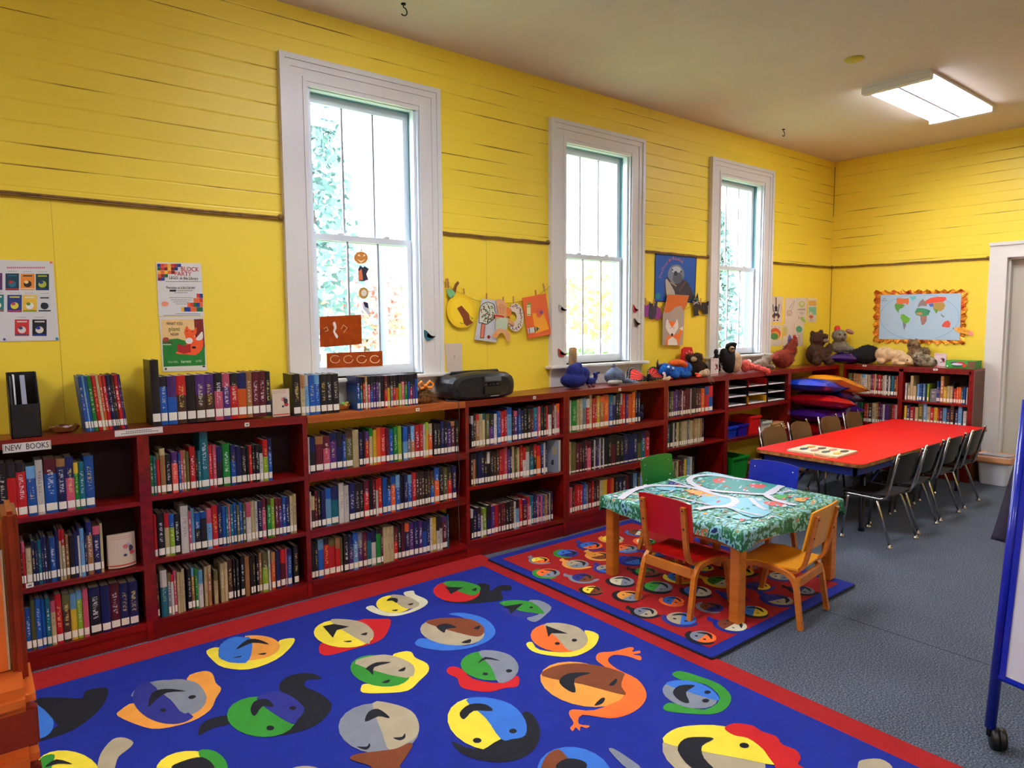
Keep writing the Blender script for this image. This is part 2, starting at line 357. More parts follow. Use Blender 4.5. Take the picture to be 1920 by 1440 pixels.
# ================================================================ OUTDOORS
GRASS = mat('lawn', (120, 150, 80), .95, noise=.3, nscale=.8)
g = MB().box(-30, 60, .2, 7.5, -1.1, -1.0, GRASS); g.box(-30, 60, 7.5, 13, -1.1, -.98, mat('asphalt', (150, 150, 152), .9)); g.box(-30, 60, 13, 60, -1.1, -1.0, GRASS)
struct(g.build('outdoor_ground'))
def foliage(name, lb, cat, x, y, z0, H, R, c, trunk=.1, conif=False, grp=None, n=1500, seed=1, leaf=.12):
    rnd = random.Random(seed); t = thing(name, lb, cat, (x, y, z0), group=grp); m = MB()
    for i in range(n):
        if conif:
            h = rnd.random()**.8; rr = R*(1-h)*.95+.1; a = rnd.random()*6.283; q = rr*rnd.random()**.5
            p = Vector((q*math.cos(a), q*math.sin(a), H*(.12+.88*h)-q*.15))
        else:
            a = rnd.random()*6.283; b = math.acos(2*rnd.random()-1); q = rnd.random()**.35
            p = Vector((R*q*math.sin(b)*math.cos(a), R*q*math.sin(b)*math.sin(a), H*.62+H*.38*q*math.cos(b)))
        d = Vector((rnd.gauss(0, 1), rnd.gauss(0, 1), rnd.gauss(0, 1))).normalized()*leaf; e = d.cross(Vector((rnd.gauss(0, 1), 1, rnd.gauss(0, 1)))).normalized()*leaf*.5
        m.add([p-d, p+e, p+d, p-e], [(0, 1, 2, 3)])
    m.build('foliage', c, t)
    MB().tube([(0, 0, 0), (.02, 0, H*.5), (0, 0, H*.95 if conif else H*.7)], [trunk, trunk*.7, trunk*.2]).build('trunk', mat('bark', (95, 80, 70), .9), t)
    return t
PINE = mat('pine_needles', (104, 138, 136), .9); SHR = mat('shrub_leaves', (90, 148, 76), .9); AUT = mat('autumn_leaves', (226, 190, 140), .9); AUT2 = mat('russet_leaves', (214, 160, 150), .9)  # autumn leaves lightened: some washed-out daylight haze is in their colour
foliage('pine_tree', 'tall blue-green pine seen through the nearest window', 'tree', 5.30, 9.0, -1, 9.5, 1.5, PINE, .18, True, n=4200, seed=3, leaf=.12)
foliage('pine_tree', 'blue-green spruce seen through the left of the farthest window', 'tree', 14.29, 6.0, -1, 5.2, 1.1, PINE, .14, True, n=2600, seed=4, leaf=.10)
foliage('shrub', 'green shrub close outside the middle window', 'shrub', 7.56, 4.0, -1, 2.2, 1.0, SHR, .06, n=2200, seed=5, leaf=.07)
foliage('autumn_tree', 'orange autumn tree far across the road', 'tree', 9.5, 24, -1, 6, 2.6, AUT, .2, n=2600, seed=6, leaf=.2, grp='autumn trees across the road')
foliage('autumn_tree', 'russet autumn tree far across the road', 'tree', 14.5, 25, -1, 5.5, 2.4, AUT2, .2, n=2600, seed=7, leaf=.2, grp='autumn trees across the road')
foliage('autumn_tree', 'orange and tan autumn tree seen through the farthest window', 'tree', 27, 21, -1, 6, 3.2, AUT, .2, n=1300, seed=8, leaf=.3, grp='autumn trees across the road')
tag(MB().tube([(6.88, 9.0, -1), (6.83, 9.0, 8.5)], [.10, .08], n=10).build('utility_pole', mat('weathered_pole', (120, 128, 150), .9)), 'grey wooden utility pole outside the nearest window', 'utility pole')
def car(x, y, c, lb):
    t = thing('car', lb, 'car', (x, y, -.98)); b = MB(); b.prism([(-2.1, .35), (-2.1, .8), (-1.3, .95), (-.8, 1.4), (.9, 1.4), (1.5, .95), (2.1, .85), (2.1, .35)], -.8, .8); b.build('body', c, t)
    b = MB(); b.prism([(-1.15, .97), (-.72, 1.34), (.82, 1.34), (1.3, .97)], -.81, .81); b.build('side_windows', mat('dark_car_glass', (40, 50, 60), .1), t)
    for sx in (-1.3, 1.35):
        for sy in (-.78, .78): MB().lathe([(.33, -.1), (.33, .1)], n=18, M=Matrix.Translation((sx, sy, .33)) @ Matrix.Rotation(math.pi/2, 4, 'X')).build('wheel', mat('tyre_black', (25, 25, 25), .8), t)
car(7.2, 12.2, mat('silver_car_paint', (150, 160, 175), .3), 'silver car parked on road beyond the nearest window')
# ================================================================ BOOKCASES
RED = wood('red_stained_wood', (136, 14, 8), (94, 6, 4), .32, (1.0, 12, 12), coat=.2)
PINE_W = wood('pine_plank', (186, 98, 36), (150, 70, 24), .4, (1.2, 16, 16))
DARKB = mat('shaded_back_panel', (44, 14, 14), .7)  # near-black red: the shade inside the shelves is put into this colour
def bookcase(name, lb, P0, P1, top, shelves, depth_l, depth_r, th, th_top=.042, back=True, left=True, right=True, base=.0, topmat=None, xin=0):
    """a bay standing against the long wall: fronts run from P0 to P1 (x, y); shelves = list of (zl, zr) tops"""
    t = thing(name, lb, 'bookcase', (P0[0], 0, 0), group='red bookcases along the walls')
    L = P1[0]-P0[0]; y0, y1 = P0[1], P1[1]; pw = .026
    def Y(x): return y0+(y1-y0)*x/L
    def board(x0, x1, za0, zb0, thk, inset=0.0, m=None):
        za, zb = za0+(zb0-za0)*x0/L, za0+(zb0-za0)*x1/L
        vs = [(x0, Y(x0)+inset, za-thk), (x1, Y(x1)+inset, zb-thk), (x1, -.004, zb-thk), (x0, -.004, za-thk), (x0, Y(x0)+inset, za), (x1, Y(x1)+inset, zb), (x1, -.004, zb), (x0, -.004, za)]
        return MB().add(vs, [(3, 2, 1, 0), (4, 5, 6, 7), (0, 1, 5, 4), (1, 2, 6, 5), (2, 3, 7, 6), (3, 0, 4, 7)], m)
    zt0, zt1 = top
    board(0 if left or xin == 0 else 0, L, zt0, zt1, th_top if topmat else .022, -.004 if topmat else 0).build('top_board', topmat or RED, t)
    if not topmat:
        fr = MB(); vs = [(pw, Y(pw)-.0, zt0-th_top), (L-pw, Y(L-pw), zt1-th_top), (L-pw, Y(L-pw)+.02, zt1-th_top), (pw, Y(pw)+.02, zt0-th_top), (pw, Y(pw), zt0-.022), (L-pw, Y(L-pw), zt1-.022), (L-pw, Y(L-pw)+.02, zt1-.022), (pw, Y(pw)+.02, zt0-.022)]
        fr.add(vs, [(3, 2, 1, 0), (4, 5, 6, 7), (0, 1, 5, 4), (1, 2, 6, 5), (2, 3, 7, 6), (3, 0, 4, 7)]); fr.build('top_rail', RED, t)
    for side, on in ((0, left), (1, right)):
        if on:
            x0, x1 = (0, pw) if side == 0 else (L-pw, L)
            zt = (zt0, zt1)[side]
            MB().add([(x0, Y(x0), 0), (x1, Y(x1), 0), (x1, -.004, 0), (x0, -.004, 0), (x0, Y(x0), zt-.022), (x1, Y(x1), zt-.022), (x1, -.004, zt-.022), (x0, -.004, zt-.022)], [(3, 2, 1, 0), (4, 5, 6, 7), (0, 1, 5, 4), (1, 2, 6, 5), (2, 3, 7, 6), (3, 0, 4, 7)]).build('side_panel', RED, t)
    a, b = (pw if left else 0), (L-pw if right else L)
    for i, (zl, zr) in enumerate(shelves): board(a, b, zl, zr, th if i < len(shelves)-1 else .03, .002 if th < .03 else -.002).build('shelf', RED, t)
    zb = shelves[-1]
    board(a, b, min(zb)-.03, min(zb)-.03, min(zb)-.03, .006).build('plinth', RED, t)
    if back: MB().box(a, b, -.012, -.004, .05, min(top)-.03).build('back_panel', DARKB, t)
    return t
YF = -.21
BAYS = {}
def bay(key, *a, **k): BAYS[key] = (a[2], a[3], a[5]); return bookcase(*a, **k)
bay('B0', 'bookcase', 'dark red bookcase at the left edge of the photo beside the NEW BOOKS sign', (-.42, YF), (.0, YF), (1.07, 1.07), [(.715, .715), (.39, .39), (.09, .09)], 0, 0, .022)
bay('B1', 'bookcase', 'dark red bookcase with the NEW BOOKS sign on its top rail', (.0, YF), (.645, YF), (1.07, 1.07), [(.715, .710), (.392, .385), (.092, .092)], 0, 0, .022)
bay('B2', 'bookcase', 'dark red bookcase directly left of the pine-topped one', (.645, YF), (1.47, YF), (1.07, 1.055), [(.725, .712), (.405, .392), (.097, .097)], 0, 0, .022)
bay('B3', 'bookcase', 'red bookcase with an unpainted pine top plank and thick shelf fronts', (1.472, YF), (2.518, -.25), (1.053, 1.06), [(.72, .722), (.394, .42), (.1, .1)], 0, 0, .044, back=False, left=False, right=False, topmat=PINE_W)
bay('B4', 'bookcase', 'red bookcase under the black portable stereo', (2.52, -.25), (3.375, -.30), (1.06, 1.07), [(.737, .762), (.483, .485), (.118, .136)], 0, 0, .02)
bay('B5', 'bookcase', 'red bookcase under the middle window and the butterfly', (3.377, -.30), (4.50, -.30), (1.07, 1.073), [(.762, .762), (.447, .447), (.15, .15)], 0, 0, .046, back=False)
bay('B6', 'bookcase', 'red bookcase under the blue furry monster toy', (4.502, -.30), (5.36, -.30), (1.077, 1.08), [(.766, .77), (.505, .505), (.17, .17)], 0, 0, .02)
bay('B7', 'bookcase', 'red bookcase holding black letter trays and coloured bins', (5.362, -.30), (6.43, -.30), (1.08, 1.088), [(.775, .78), (.492, .488), (.10, .10)], 0, 0, .03, back=False)
bay('B8', 'bookcase', 'red corner bookcase bay filled with shiny floor cushions', (6.432, -.30), (7.46, -.30), (1.088, 1.092), [(.10, .10)], 0, 0, .03, back=False)
# end wall: two bays facing the room
t = thing('bookcase', 'red two-bay bookcase on the end wall under the world map', 'bookcase', (7.475, 0, 0), group='red bookcases along the walls')
D = XE-7.475-.004
def eb(nm, y0, y1, z0, z1, x0=0, x1=None, m=RED): return MB().box(x0, D if x1 is None else x1, y0, y1, z0, z1).build(nm, m, t)
eb('top_board', -1.575, -.335, 1.075, 1.097, -.004); eb('top_rail', -1.55, -.36, 1.045, 1.075, 0, .02)
for a, b in ((-.36, -.335), (-.945, -.905)): eb('side_panel', a, b, 0, 1.075)
eb('side_panel', -1.575, -1.535, 0, 1.075, 0, .03); eb('side_panel', -1.575, -1.55, 0, 1.075, .03, D, mat('side_brown', (96, 52, 22), .5))
eb('shelf', -.905, -.36, .765, .785, .004); eb('shelf', -.905, -.36, .46, .48, .004)
eb('shelf', -1.535, -.945, .735, .755, .004); eb('shelf', -1.535, -.945, .505, .525, .004)
eb('shelf', -1.535, -.36, .15, .172, .004); eb('plinth', -1.53, -.36, 0, .15, .01); eb('back_panel', -1.55, -.35, .15, 1.07, D-.01, D, DARKB)
# paper notices stuck on the shelf fronts
PAPER = mat('white_paper', (228, 224, 214), .7); INK = mat('black_ink', (22, 20, 22), .6); LBL = mat('spine_label_paper', (236, 230, 212), .6)
def front_sign(u0, v0, u1, v1, y, nm, lb, cat, txt=None, size=.02, z=None, wsc=1.0):
    a, b = on_y(u0, v0, y), on_y(u1, v1, y); cx, cz = (a.x+b.x)/2, (a.z+b.z)/2 if z is None else z; w2, h2 = abs(b.x-a.x)/2, abs(a.z-b.z)/2 if z is None else .02
    o = MB().box(cx-w2, cx+w2, y-.0015, y, cz-h2, cz+h2, PAPER).build(nm); tag(o, lb, cat)
    if txt: text_mesh('lettering', txt, size, INK, o, MWALL(cx, cz, y-.002), wscale=wsc)
    return o, cx, cz, w2, h2
a = on_y(4, 832, YF); b = on_y(95, 824, YF); cx = (a.x+b.x)/2
o = MB().box(cx-(b.x-a.x)/2, cx+(b.x-a.x)/2, YF-.0015, YF-.0002, 1.012, 1.052, PAPER).build('shelf_sign'); tag(o, 'white NEW BOOKS sign taped on the top rail of the left bookcase', 'sign')
text_mesh('lettering', 'NEW  BOOKS', .037, INK, o, MWALL(cx, 1.032, YF-.002), wscale=.70)
for q in (-1, 1): MB().box(cx+q*(b.x-a.x)/2*.965-.0006, cx+q*(b.x-a.x)/2*.965+.0006, YF-.002, YF-.0015, 1.014, 1.05, INK).build('border_line', None, o)
a = on_y(215, 810, YF); b = on_y(305, 804, YF); cx = (a.x+b.x)/2
o = MB().box(cx-(b.x-a.x)/2, cx+(b.x-a.x)/2, YF-.0015, YF-.0002, 1.038, 1.068, PAPER).build('shelf_sign'); tag(o, 'long white printed notice on the top rail above the two left bays', 'sign')
m = MB(); ww = (b.x-a.x)/2
for k, (q, l) in enumerate(((1.058, .55), (1.050, .75))):
    x = cx-ww*l
    while x < cx+ww*l: m.box(x, x+.007, YF-.002, YF-.0015, q-.0015, q+.0015); x += .0095
m.box(cx-ww*.96, cx+ww*.96, YF-.002, YF-.0015, 1.041, 1.0415); m.box(cx-ww*.96, cx+ww*.96, YF-.002, YF-.0015, 1.0645, 1.065)
m.build('lettering', INK, o)
for (u, v, yy, w_, lb) in ((463, 796, YF, .012, 'tiny white shelf tag under the purple book series'), (783, 768, -.243, .013, 'tiny white shelf tag on the pine plank edge'), (1002, 745.5, -.283, .013, 'tiny white shelf tag on bookcase under the black stereo'), (1162, 730.5, -.302, .014, 'tiny white shelf tag under the orange and black butterfly'), (56, 1097.5, YF+.002, .014, 'tiny white shelf tag on lowest shelf edge at far left')):
    p = on_y(u, v, yy-.002); o = MB().box(p.x-w_, p.x+w_, yy-.0035, yy-.002, p.z-.010, p.z+.010, PAPER).build('shelf_tag'); tag(o, lb, 'tag', 'small shelf tags')
    m = MB()
    for i in range(3): m.box(p.x-w_*.5+i*w_*.36, p.x-w_*.5+i*w_*.36+w_*.24, yy-.004, yy-.0035, p.z-.004, p.z+.003, INK)
    m.build('lettering', INK, o)
for (u, v, lb) in ((1621, 685.5, 'tiny white shelf tag on the end bookcase below the black plush toy'), (1754, 693, 'tiny white shelf tag on the end bookcase below the standing pamphlet')):
    p = on_x(u, v, 7.47); o = MB().box(7.4695, 7.4705, p.y-.02, p.y+.02, p.z-.009, p.z+.009, PAPER).build('shelf_tag'); tag(o, lb, 'tag', 'small shelf tags')
    MB().box(7.469, 7.4695, p.y-.01, p.y+.01, p.z-.003, p.z+.003, INK).build('lettering', None, o)
# ================================================================ BOOKS
PAL = {'k': ((30, 28, 34), 'black'), 'n': ((26, 34, 92), 'navy'), 'b': ((24, 92, 178), 'blue'), 's': ((112, 172, 214), 'pale blue'), 't': ((12, 112, 130), 'teal'),
       'g': ((18, 140, 50), 'green'), 'l': ((150, 190, 40), 'lime green'), 'o': ((238, 100, 30), 'orange'), 'r': ((205, 24, 28), 'red'), 'm': ((104, 20, 40), 'maroon'),
       'p': ((220, 92, 118), 'pink'), 'v': ((88, 44, 124), 'purple'), 'w': ((222, 218, 208), 'white'), 'c': ((212, 192, 140), 'cream'), 'y': ((236, 196, 50), 'yellow'),
       'z': ((128, 130, 138), 'grey'), 'd': ((74, 46, 34), 'dark brown'), 'h': ((184, 128, 74), 'tan'), 'e': ((104, 104, 52), 'olive'), 'S': ((246, 92, 78), 'salmon pink')}
def cover_shader(name, geo):
    m = bpy.data.materials.new(name); m.use_nodes = True; n = m.node_tree; L = n.links; b = n.nodes['Principled BSDF']; b.inputs['Roughness'].default_value = .38
    def at(nm, t='OBJECT'):
        q = n.nodes.new('ShaderNodeAttribute'); q.attribute_type = t; q.attribute_name = nm; return q
    def M(op, a, c=None):
        q = n.nodes.new('ShaderNodeMath'); q.operation = op
        for i, x in enumerate((a, c)):
            if x is None: continue
            if isinstance(x, (int, float)): q.inputs[i].default_value = x
            else: L.new(x, q.inputs[i])
        return q.outputs[0]
    t = n.nodes.new('ShaderNodeTexCoord'); s = n.nodes.new('ShaderNodeSeparateXYZ'); L.new(t.outputs['Object'], s.inputs[0])
    z = s.outputs['Z']; zn = M('DIVIDE', z, at('height').outputs['Fac']) if not geo else at('zn', 'GEOMETRY').outputs['Fac']
    base = at('cover', 'GEOMETRY' if geo else 'OBJECT').outputs['Color']; acc = at('accent', 'GEOMETRY' if geo else 'OBJECT').outputs['Color']
    nz = n.nodes.new('ShaderNodeTexNoise'); nz.inputs['Scale'].default_value = 9; nz.inputs['Detail'].default_value = 2; L.new(t.outputs['Object'], nz.inputs['Vector'])
    edge = M('ADD', zn, M('MULTIPLY', M('SUBTRACT', nz.outputs[0], .5), .08))
    mx = n.nodes.new('ShaderNodeMix'); mx.data_type = 'RGBA'; L.new(base, mx.inputs[6]); L.new(acc, mx.inputs[7])
    L.new(M('GREATER_THAN', edge, at('split', 'GEOMETRY' if geo else 'OBJECT').outputs['Fac']), mx.inputs[0])
    # title marks: small broken strokes up the middle of the spine
    vo = n.nodes.new('ShaderNodeTexNoise'); vo.inputs['Scale'].default_value = 1.0; vo.inputs['Detail'].default_value = 1.5
    mp = n.nodes.new('ShaderNodeMapping'); mp.inputs['Scale'].default_value = (80, 3, 175); L.new(t.outputs['Object'], mp.inputs[0])
    oi = n.nodes.new('ShaderNodeObjectInfo'); ad = n.nodes.new('ShaderNodeVectorMath'); ad.operation = 'ADD'; L.new(mp.outputs[0], ad.inputs[0])
    cb = n.nodes.new('ShaderNodeCombineXYZ'); rm = M('MULTIPLY', oi.outputs['Random'], 400.0)
    for i_ in (0, 1, 2): L.new(rm, cb.inputs[i_])
    L.new(cb.outputs[0], ad.inputs[1]); L.new(ad.outputs[0], vo.inputs['Vector'])
    tm = M('GREATER_THAN', vo.outputs[0], .53)
    win = M('MULTIPLY', M('GREATER_THAN', zn, .34), M('LESS_THAN', zn, .8))
    # leave the edges of the spine plain
    ttl = at('title', 'GEOMETRY' if geo else 'OBJECT').outputs['Color']
    sp = M('GREATER_THAN', at('front', 'GEOMETRY').outputs['Fac'], .97)
    m2 = n.nodes.new('ShaderNodeMix'); m2.data_type = 'RGBA'; L.new(mx.outputs[2], m2.inputs[6]); L.new(ttl, m2.inputs[7]); L.new(M('MULTIPLY', M('MULTIPLY', M('MULTIPLY', tm, win), sp), .5), m2.inputs[0])
    L.new(m2.outputs[2], b.inputs['Base Color']); return m
COVER = cover_shader('book_cover', False); COVERS = cover_shader('book_cover_mass', True)
PAGES = mat('book_pages', (206, 194, 168), .8)
def book_geo(w, h, d, bulge=True):
    t = .0022 if w > .012 else .0010; q = .0035 if w > .014 else .001
    P = [(0, d), (0, q), (w*.28, 0), (w*.72, 0), (w, q), (w, d), (w-t, d), (w-t, q+t), (t, q+t), (t, d)]
    vs = [(x, y, 0) for x, y in P]+[(x, y, h) for x, y in P]; n = 10
    fs = [(i, (i+1) % n, n+(i+1) % n, n+i) for i in range(n)]
    # u-shaped caps, as quads
    for o, rv in ((0, True), (n, False)):
        for c in ((0, 1, 8, 9), (1, 2, 3, 4), (1, 4, 7, 8), (4, 5, 6, 7)):
            f = tuple(o+k for k in c); fs.append(f[::-1] if not rv else f)
    return vs, fs, t, q
BOOKS = []
rb = random.Random(5)
def xu(u, y, z):
    k = (u-960)/F_PX; dy, dz = y-EYE.y, z-EYE.z
    return (k*(dy*FW.y+dz*FW.z)-(dy*RT.y+dz*RT.z))/(RT.x-k*FW.x)
def yu(u, x, z):
    k = (u-960)/F_PX; dx, dz = x-EYE.x, z-EYE.z
    return EYE.y+(k*(dx*FW.x+dz*FW.z)-(dx*RT.x+dz*RT.z))/(RT.y-k*FW.y)
def row(rid, where, grp, u0, u1, toks, y, zf, h=.22, d=.14, lean=0, lab=True, end=False, labz=.012, defac=None, hv=.012, labh=.034):
    tk = toks.split(); W_ = []
    for t in tk:
        s = t.split('^')[0]; i = 0
        while i < len(s) and not (s[i].isdigit()): i += 1
        W_.append(float(s[i:].rstrip('!') or 30))
    tot = sum(W_); u = u0; num = 0
    if not end and callable(y) and rid[0] == 'B':
        k_ = BAYS[rid[:2]]; zz_ = zf(k_[0][0]+.3); pad = .003 if rid[:2] == 'B3' else .029
        while xu(u0, y(k_[0][0]), zf(k_[0][0])) < k_[0][0]+pad and k_[0][0] > 0: u0 += .5
        while xu(u1, y(k_[1][0]), zf(k_[1][0])) > k_[1][0]-pad: u1 -= .5
        u = u0
    for t, w in zip(tk, W_):
        un = u+(u1-u0)*w/tot
        if t[0] != '.':
            num += 1; hh = h+rb.uniform(-hv, hv*.6)
            if '^' in t: hh = float(t.split('^')[1].rstrip('!'))/100
            if end: a, b = yu(u, y, zf(0)), yu(un, y, zf(0)); ww = a-b
            else:
                yy = y(xu(u, -.28, 1)) if callable(y) else y
                a, b = xu(u, yy, zf(xu(u, yy, .7))), xu(un, yy, zf(xu(u, yy, .7))); ww = b-a
            c = t[0]; ac = t[2] if len(t) > 2 and t[1] == '/' else defac
            loc = (y, a-.0004, zf(0)) if end else (a+.0004, yy+rb.uniform(0, .006), zf(a)+.0005)
            BOOKS.append(dict(row=rid, where=where, grp=grp, num=num, c=c, ac=ac, w=ww-.0012, h=hh, d=d+rb.uniform(-.012, 0), loc=loc, rz=-math.pi/2 if end else 0,
                              lean=lean+(rb.uniform(-.006, .006) if not lean else 0), lab=lab and not t.endswith('!'), labz=labz, labh=labh, split=rb.uniform(.55, .86)))
        u = un
def zf(key, i):
    (a, b, sh) = BAYS[key]; zl, zr = sh[i]
    return lambda x: zl+(zr-zl)*(x-a[0])/(b[0]-a[0])
def fy(key, ins=.018):
    (a, b, sh) = BAYS[key]
    return lambda x: a[1]+(b[1]-a[1])*(x-a[0])/(b[0]-a[0])+ins
TOP = lambda z: (lambda x: z)
NB = 'of NEW BOOKS bookcase'; L2 = 'left of pine-topped bookcase'; PT = 'of pine-topped bookcase'; ST = 'of bookcase under stereo'
row('B1a', 'top shelf '+NB, 'books on the top shelf under the NEW BOOKS sign', -4.7, 180, 'k28 .4 k92 .4 r/k100 r/k105 .4 b/s100^22.5 w80^25 .4 b/m135^25 n/h95^24.5 p/n90 g/y50^22 t60^22 b100^24.5', fy('B1'), zf('B1', 0), .245)
row('B1b', 'middle shelf '+NB, 'books on the middle shelf under the NEW BOOKS sign', 28, 197, 'e80 z25 m30/ r/p40 c90^17.5 n45 n40^20 t50 n35 n40 k35 b90^21 n45^24 c/r38^24 c/r45^24 h55^21 k70 n50 w/n30^25 s60^23 n35 h/n85^25.5 n/p100^23 c40^24'.replace('m30/', 'm30'), fy('B1', .02), zf('B1', 1), .215, labz=.02)
row('B1c', 'bottom shelf '+NB, 'books on the bottom shelf under the NEW BOOKS sign', 40, 262, 'e80 b75^20 e65 b75 b60 t65 c/p65^21 r90 d/e105 y/s85 l/s80 p75 .15 k/n150^23 n120^23 m130^23 n120^22 n120^22', fy('B1', .02), zf('B1', 2), .235)
row('B2a', 'top shelf '+L2, 'books on the top shelf left of the pine-topped bookcase', 275.5, 512, 'g40 t35 r/e45 .5 h/c65^23 k70 .5 S/v75 .5 b30 p30 h35 e40 .5 r70^22.5 k30 t35/ t100^30 r50^22.5 p45^22.5 k/n70 .8 g90^22.5 .5 b/n60^21.5 n70 k65 k28 r38 k42 k50 w/k42 l/r62^22.5 b/n48^23'.replace('t35/', 't35'), fy('B2'), zf('B2', 0), .205)
row('B2b', 'middle shelf '+L2, 'books on the middle shelf left of the pine-topped bookcase', 278, 558, 'r42 .8 k85 c/r60 l/b60 k65 .15 w95^24.5! p32 s38 k/b75^20 k/b75^20 s/p62 r72^22.5 n55 b45 t28 p28 t35 b42 e32 b42 e34 .5 w/p60 c45 w38 n50 p/m50 .12 g/d50 l45 m45 v/m45 b45 n50 c40 c40', fy('B2'), zf('B2', 1), .22)
row('B2c', 'bottom shelf '+L2, 'books on the bottom shelf left of the pine-topped bookcase', 285, 562, 'd28 .20 t/w85^24! z/e40 w/r35 p40 c32! c30! c35! .30 k50 h/s45 g35 w/s65^20! .15 c40! h/c45! .32 c/e48^18! .32 c45! c45! d65 .4 k22 .15 k32 .22 k48 .5 h58! .5 k32 k32 .12 k32 h38 .2 l/e70 .8 w25! .8 o/h50 .8 n48 .8 m/r60 p20 b/n55 .26 k60', fy('B2'), zf('B2', 2), .22)
row('B3a', 'top shelf '+PT, 'books on the top shelf of the pine-topped bookcase', 578, 861, 'w16 k/n52 .5 m/h72 p/m62 v/n62 n/k55 b/n32 e/d66 c56! n34 k22 r/v36 .5 c/g34 y32 o38 r48 m34 b/t36 .5 g36 l36 .16 s/b42 z/n32 h/s36 r46 r32 w22 y/l28 o/c38 .8 k32 k32 n32 k32 v/n34 m/h38 k32', fy('B3', .014), zf('B3', 0), .215)
row('B3b', 'middle shelf '+PT, 'books on the middle shelf of the pine-topped bookcase', 579, 857, 'w15 d/c30^19 m26 k28 .4 n38 s/b48 t/n64 .4 w44^24! w42^22! n52 k42 k36 r/m46 k28 m28 w/r20 r34 .5 b42 b/k34 o/b40 b/s36 k34 n34 b/s36 r36 d25 d25 d25 k26 d25 b/d34 o/b42 k38 e36 r/k38 n36', fy('B3', .014), zf('B3', 1), .225)
row('B3c', 'bottom shelf '+PT, 'books on the bottom shelf of the pine-topped bookcase', 581, 843, 'k42 k42 b/s66 r/k64 r/e72 r/h56 e34 .10 k58 v/n56 s/b56 v/z56 m48 t/n56 w/n54 g/k54 m26 c44! c44! c42! r/m46 k40 m44 n/o50 v56 n52 v46 b/n52 n42 w28 y48 w/k36 w/k32 m/v60 t16!', fy('B3', .014), zf('B3', 2), .22)
row('B4a', 'top shelf '+ST, 'books on the top shelf under the black stereo', 884, 1051, 'k/w28 d/k32 h/r42 c42 c/t30 .4 e46 v/k54 w38 b44 r42 r36 s/b58^24 k22 v/p46 .4 b/n34 n34 k42 k42 m34 b/t50 p34 k32 k34 r26 w/k40 m34 w22 p/o44', fy('B4'), zf('B4', 0), .22)
row('B4b', 'middle shelf '+ST, 'books on the middle shelf under the black stereo', 884, 1027, 'd32 h/k34 k30 n42 n48 k34 k/w40 k48 d38 d38 r36 r34 p44 v28 n28 c38 e34 c34 .4 r40 w/r38 w/e48 .6 t/k52 k/r44 o/r54 n/b36 w24 n24', fy('B4'), zf('B4', 1), .225)
row('B4c', 'bottom shelf '+ST, 'books on the bottom shelf under the black stereo', 884, 1037, 'k/w30 .4 n40 n/k54 w/e28 l44 n/k56 v48 r44 m32 m30 m32 k38 k38 d30 w24 s/k42 r44 m/v56 p/r28 w/t28 t24 n24 n22 p22 v22 p20 b24 h20 h20 n20 c20 n24', fy('B4'), zf('B4', 2), .205)
MW = 'of bookcase under middle window'
row('B5a', 'top shelf '+MW, 'books on the top shelf under the middle window', 1069, 1201, 'w20 g60 c34 c34 z/s36 r/w38 c30^26 r26 r26 y34 h/o44 o58 b/t42 n/z32 k28 k28 r/w22 r32 v32 o38 o38 k28 n28', fy('B5'), zf('B5', 0), .245)
row('B5b', 'middle shelf '+MW, 'books on the middle shelf under the middle window', 1068, 1219, 'c26 e50 m38 m32 k30 m32 p/m44 k32 w18 k18 v26 w18 k22 w14 k44 k42 m/k46 k50 k46 n50 n56 n50 e/k42 t/n46 r/m50', fy('B5'), zf('B5', 1), .235, labh=.012)
row('B5c', 'bottom shelf '+MW, 'books on the bottom shelf under the middle window', 1068, 1208, 'p38 k28 r32 r34 r38 b42 z24 m38 r30 k30 m42 c44 y44 r50 o42 k46 n46 k50 m46 k42 s46 k40 s46', fy('B5'), zf('B5', 2), .205)
FM = 'under the blue furry toy'
row('B6a', 'top shelf '+FM, 'books on the top shelf under the blue furry toy', 1251, 1337, 'w22 k22 e28 v22 v30 n22 m22 w10 m28 m28 m28 w10 k46 k30 m36 o38 r/b46 b/r44', fy('B6'), zf('B6', 0), .225)
row('B6b', 'middle shelf '+FM, 'books on the middle shelf under the blue furry toy', 1250, 1320, 't36 k36 w18 k20 c26 e24 c24 c22 c22 z22 c22 c22 h22 c24 c22 h22 n22', fy('B6'), zf('B6', 1), .215)
row('B6c', 'bottom shelf '+FM, 'books on the bottom shelf under the blue furry toy', 1258, 1302, 'c30 e26 c22 m34 d22 y22 s30 w22 k20', fy('B6'), zf('B6', 2), .215)
EL, ER = 'left bay of the end bookcase', 'right bay of the end bookcase'
row('E1', 'top shelf '+EL, 'books on the top shelf, left bay, end bookcase', 1589, 1682, 'e55 d20 h32 h46 h28 c20 w/s50 w26 c56 v28 r28 c26 m30 r46 m22 c22 w36 k24 w28 k14 t46 m38 o16', 7.49, TOP(.786), .215, end=True, d=.16)
row('E2', 'top shelf '+ER, 'books on the top shelf, right bay, end bookcase', 1696, 1813, 'w26 .12 c34 c40^25 c42 .14 s32 b40 .12 s32 .28 l26 .18 z90^13! b26^21 v22 h46^26 y48 c46 c38 k14^20 r38 o32 o34 t30 b32 .14 w16', 7.49, TOP(.756), .165, end=True, d=.16, hv=.02)
row('E3', 'lower shelf '+EL, 'books on the lower shelf, left bay, end bookcase', 1584, 1681, 'v16 p46 z66 w14 t38 g34 .10 r44 h16 d46 c46 h28 m28 v26 w28 v52 d40 r22 p22 w18', 7.49, TOP(.481), .215, end=True, d=.16)
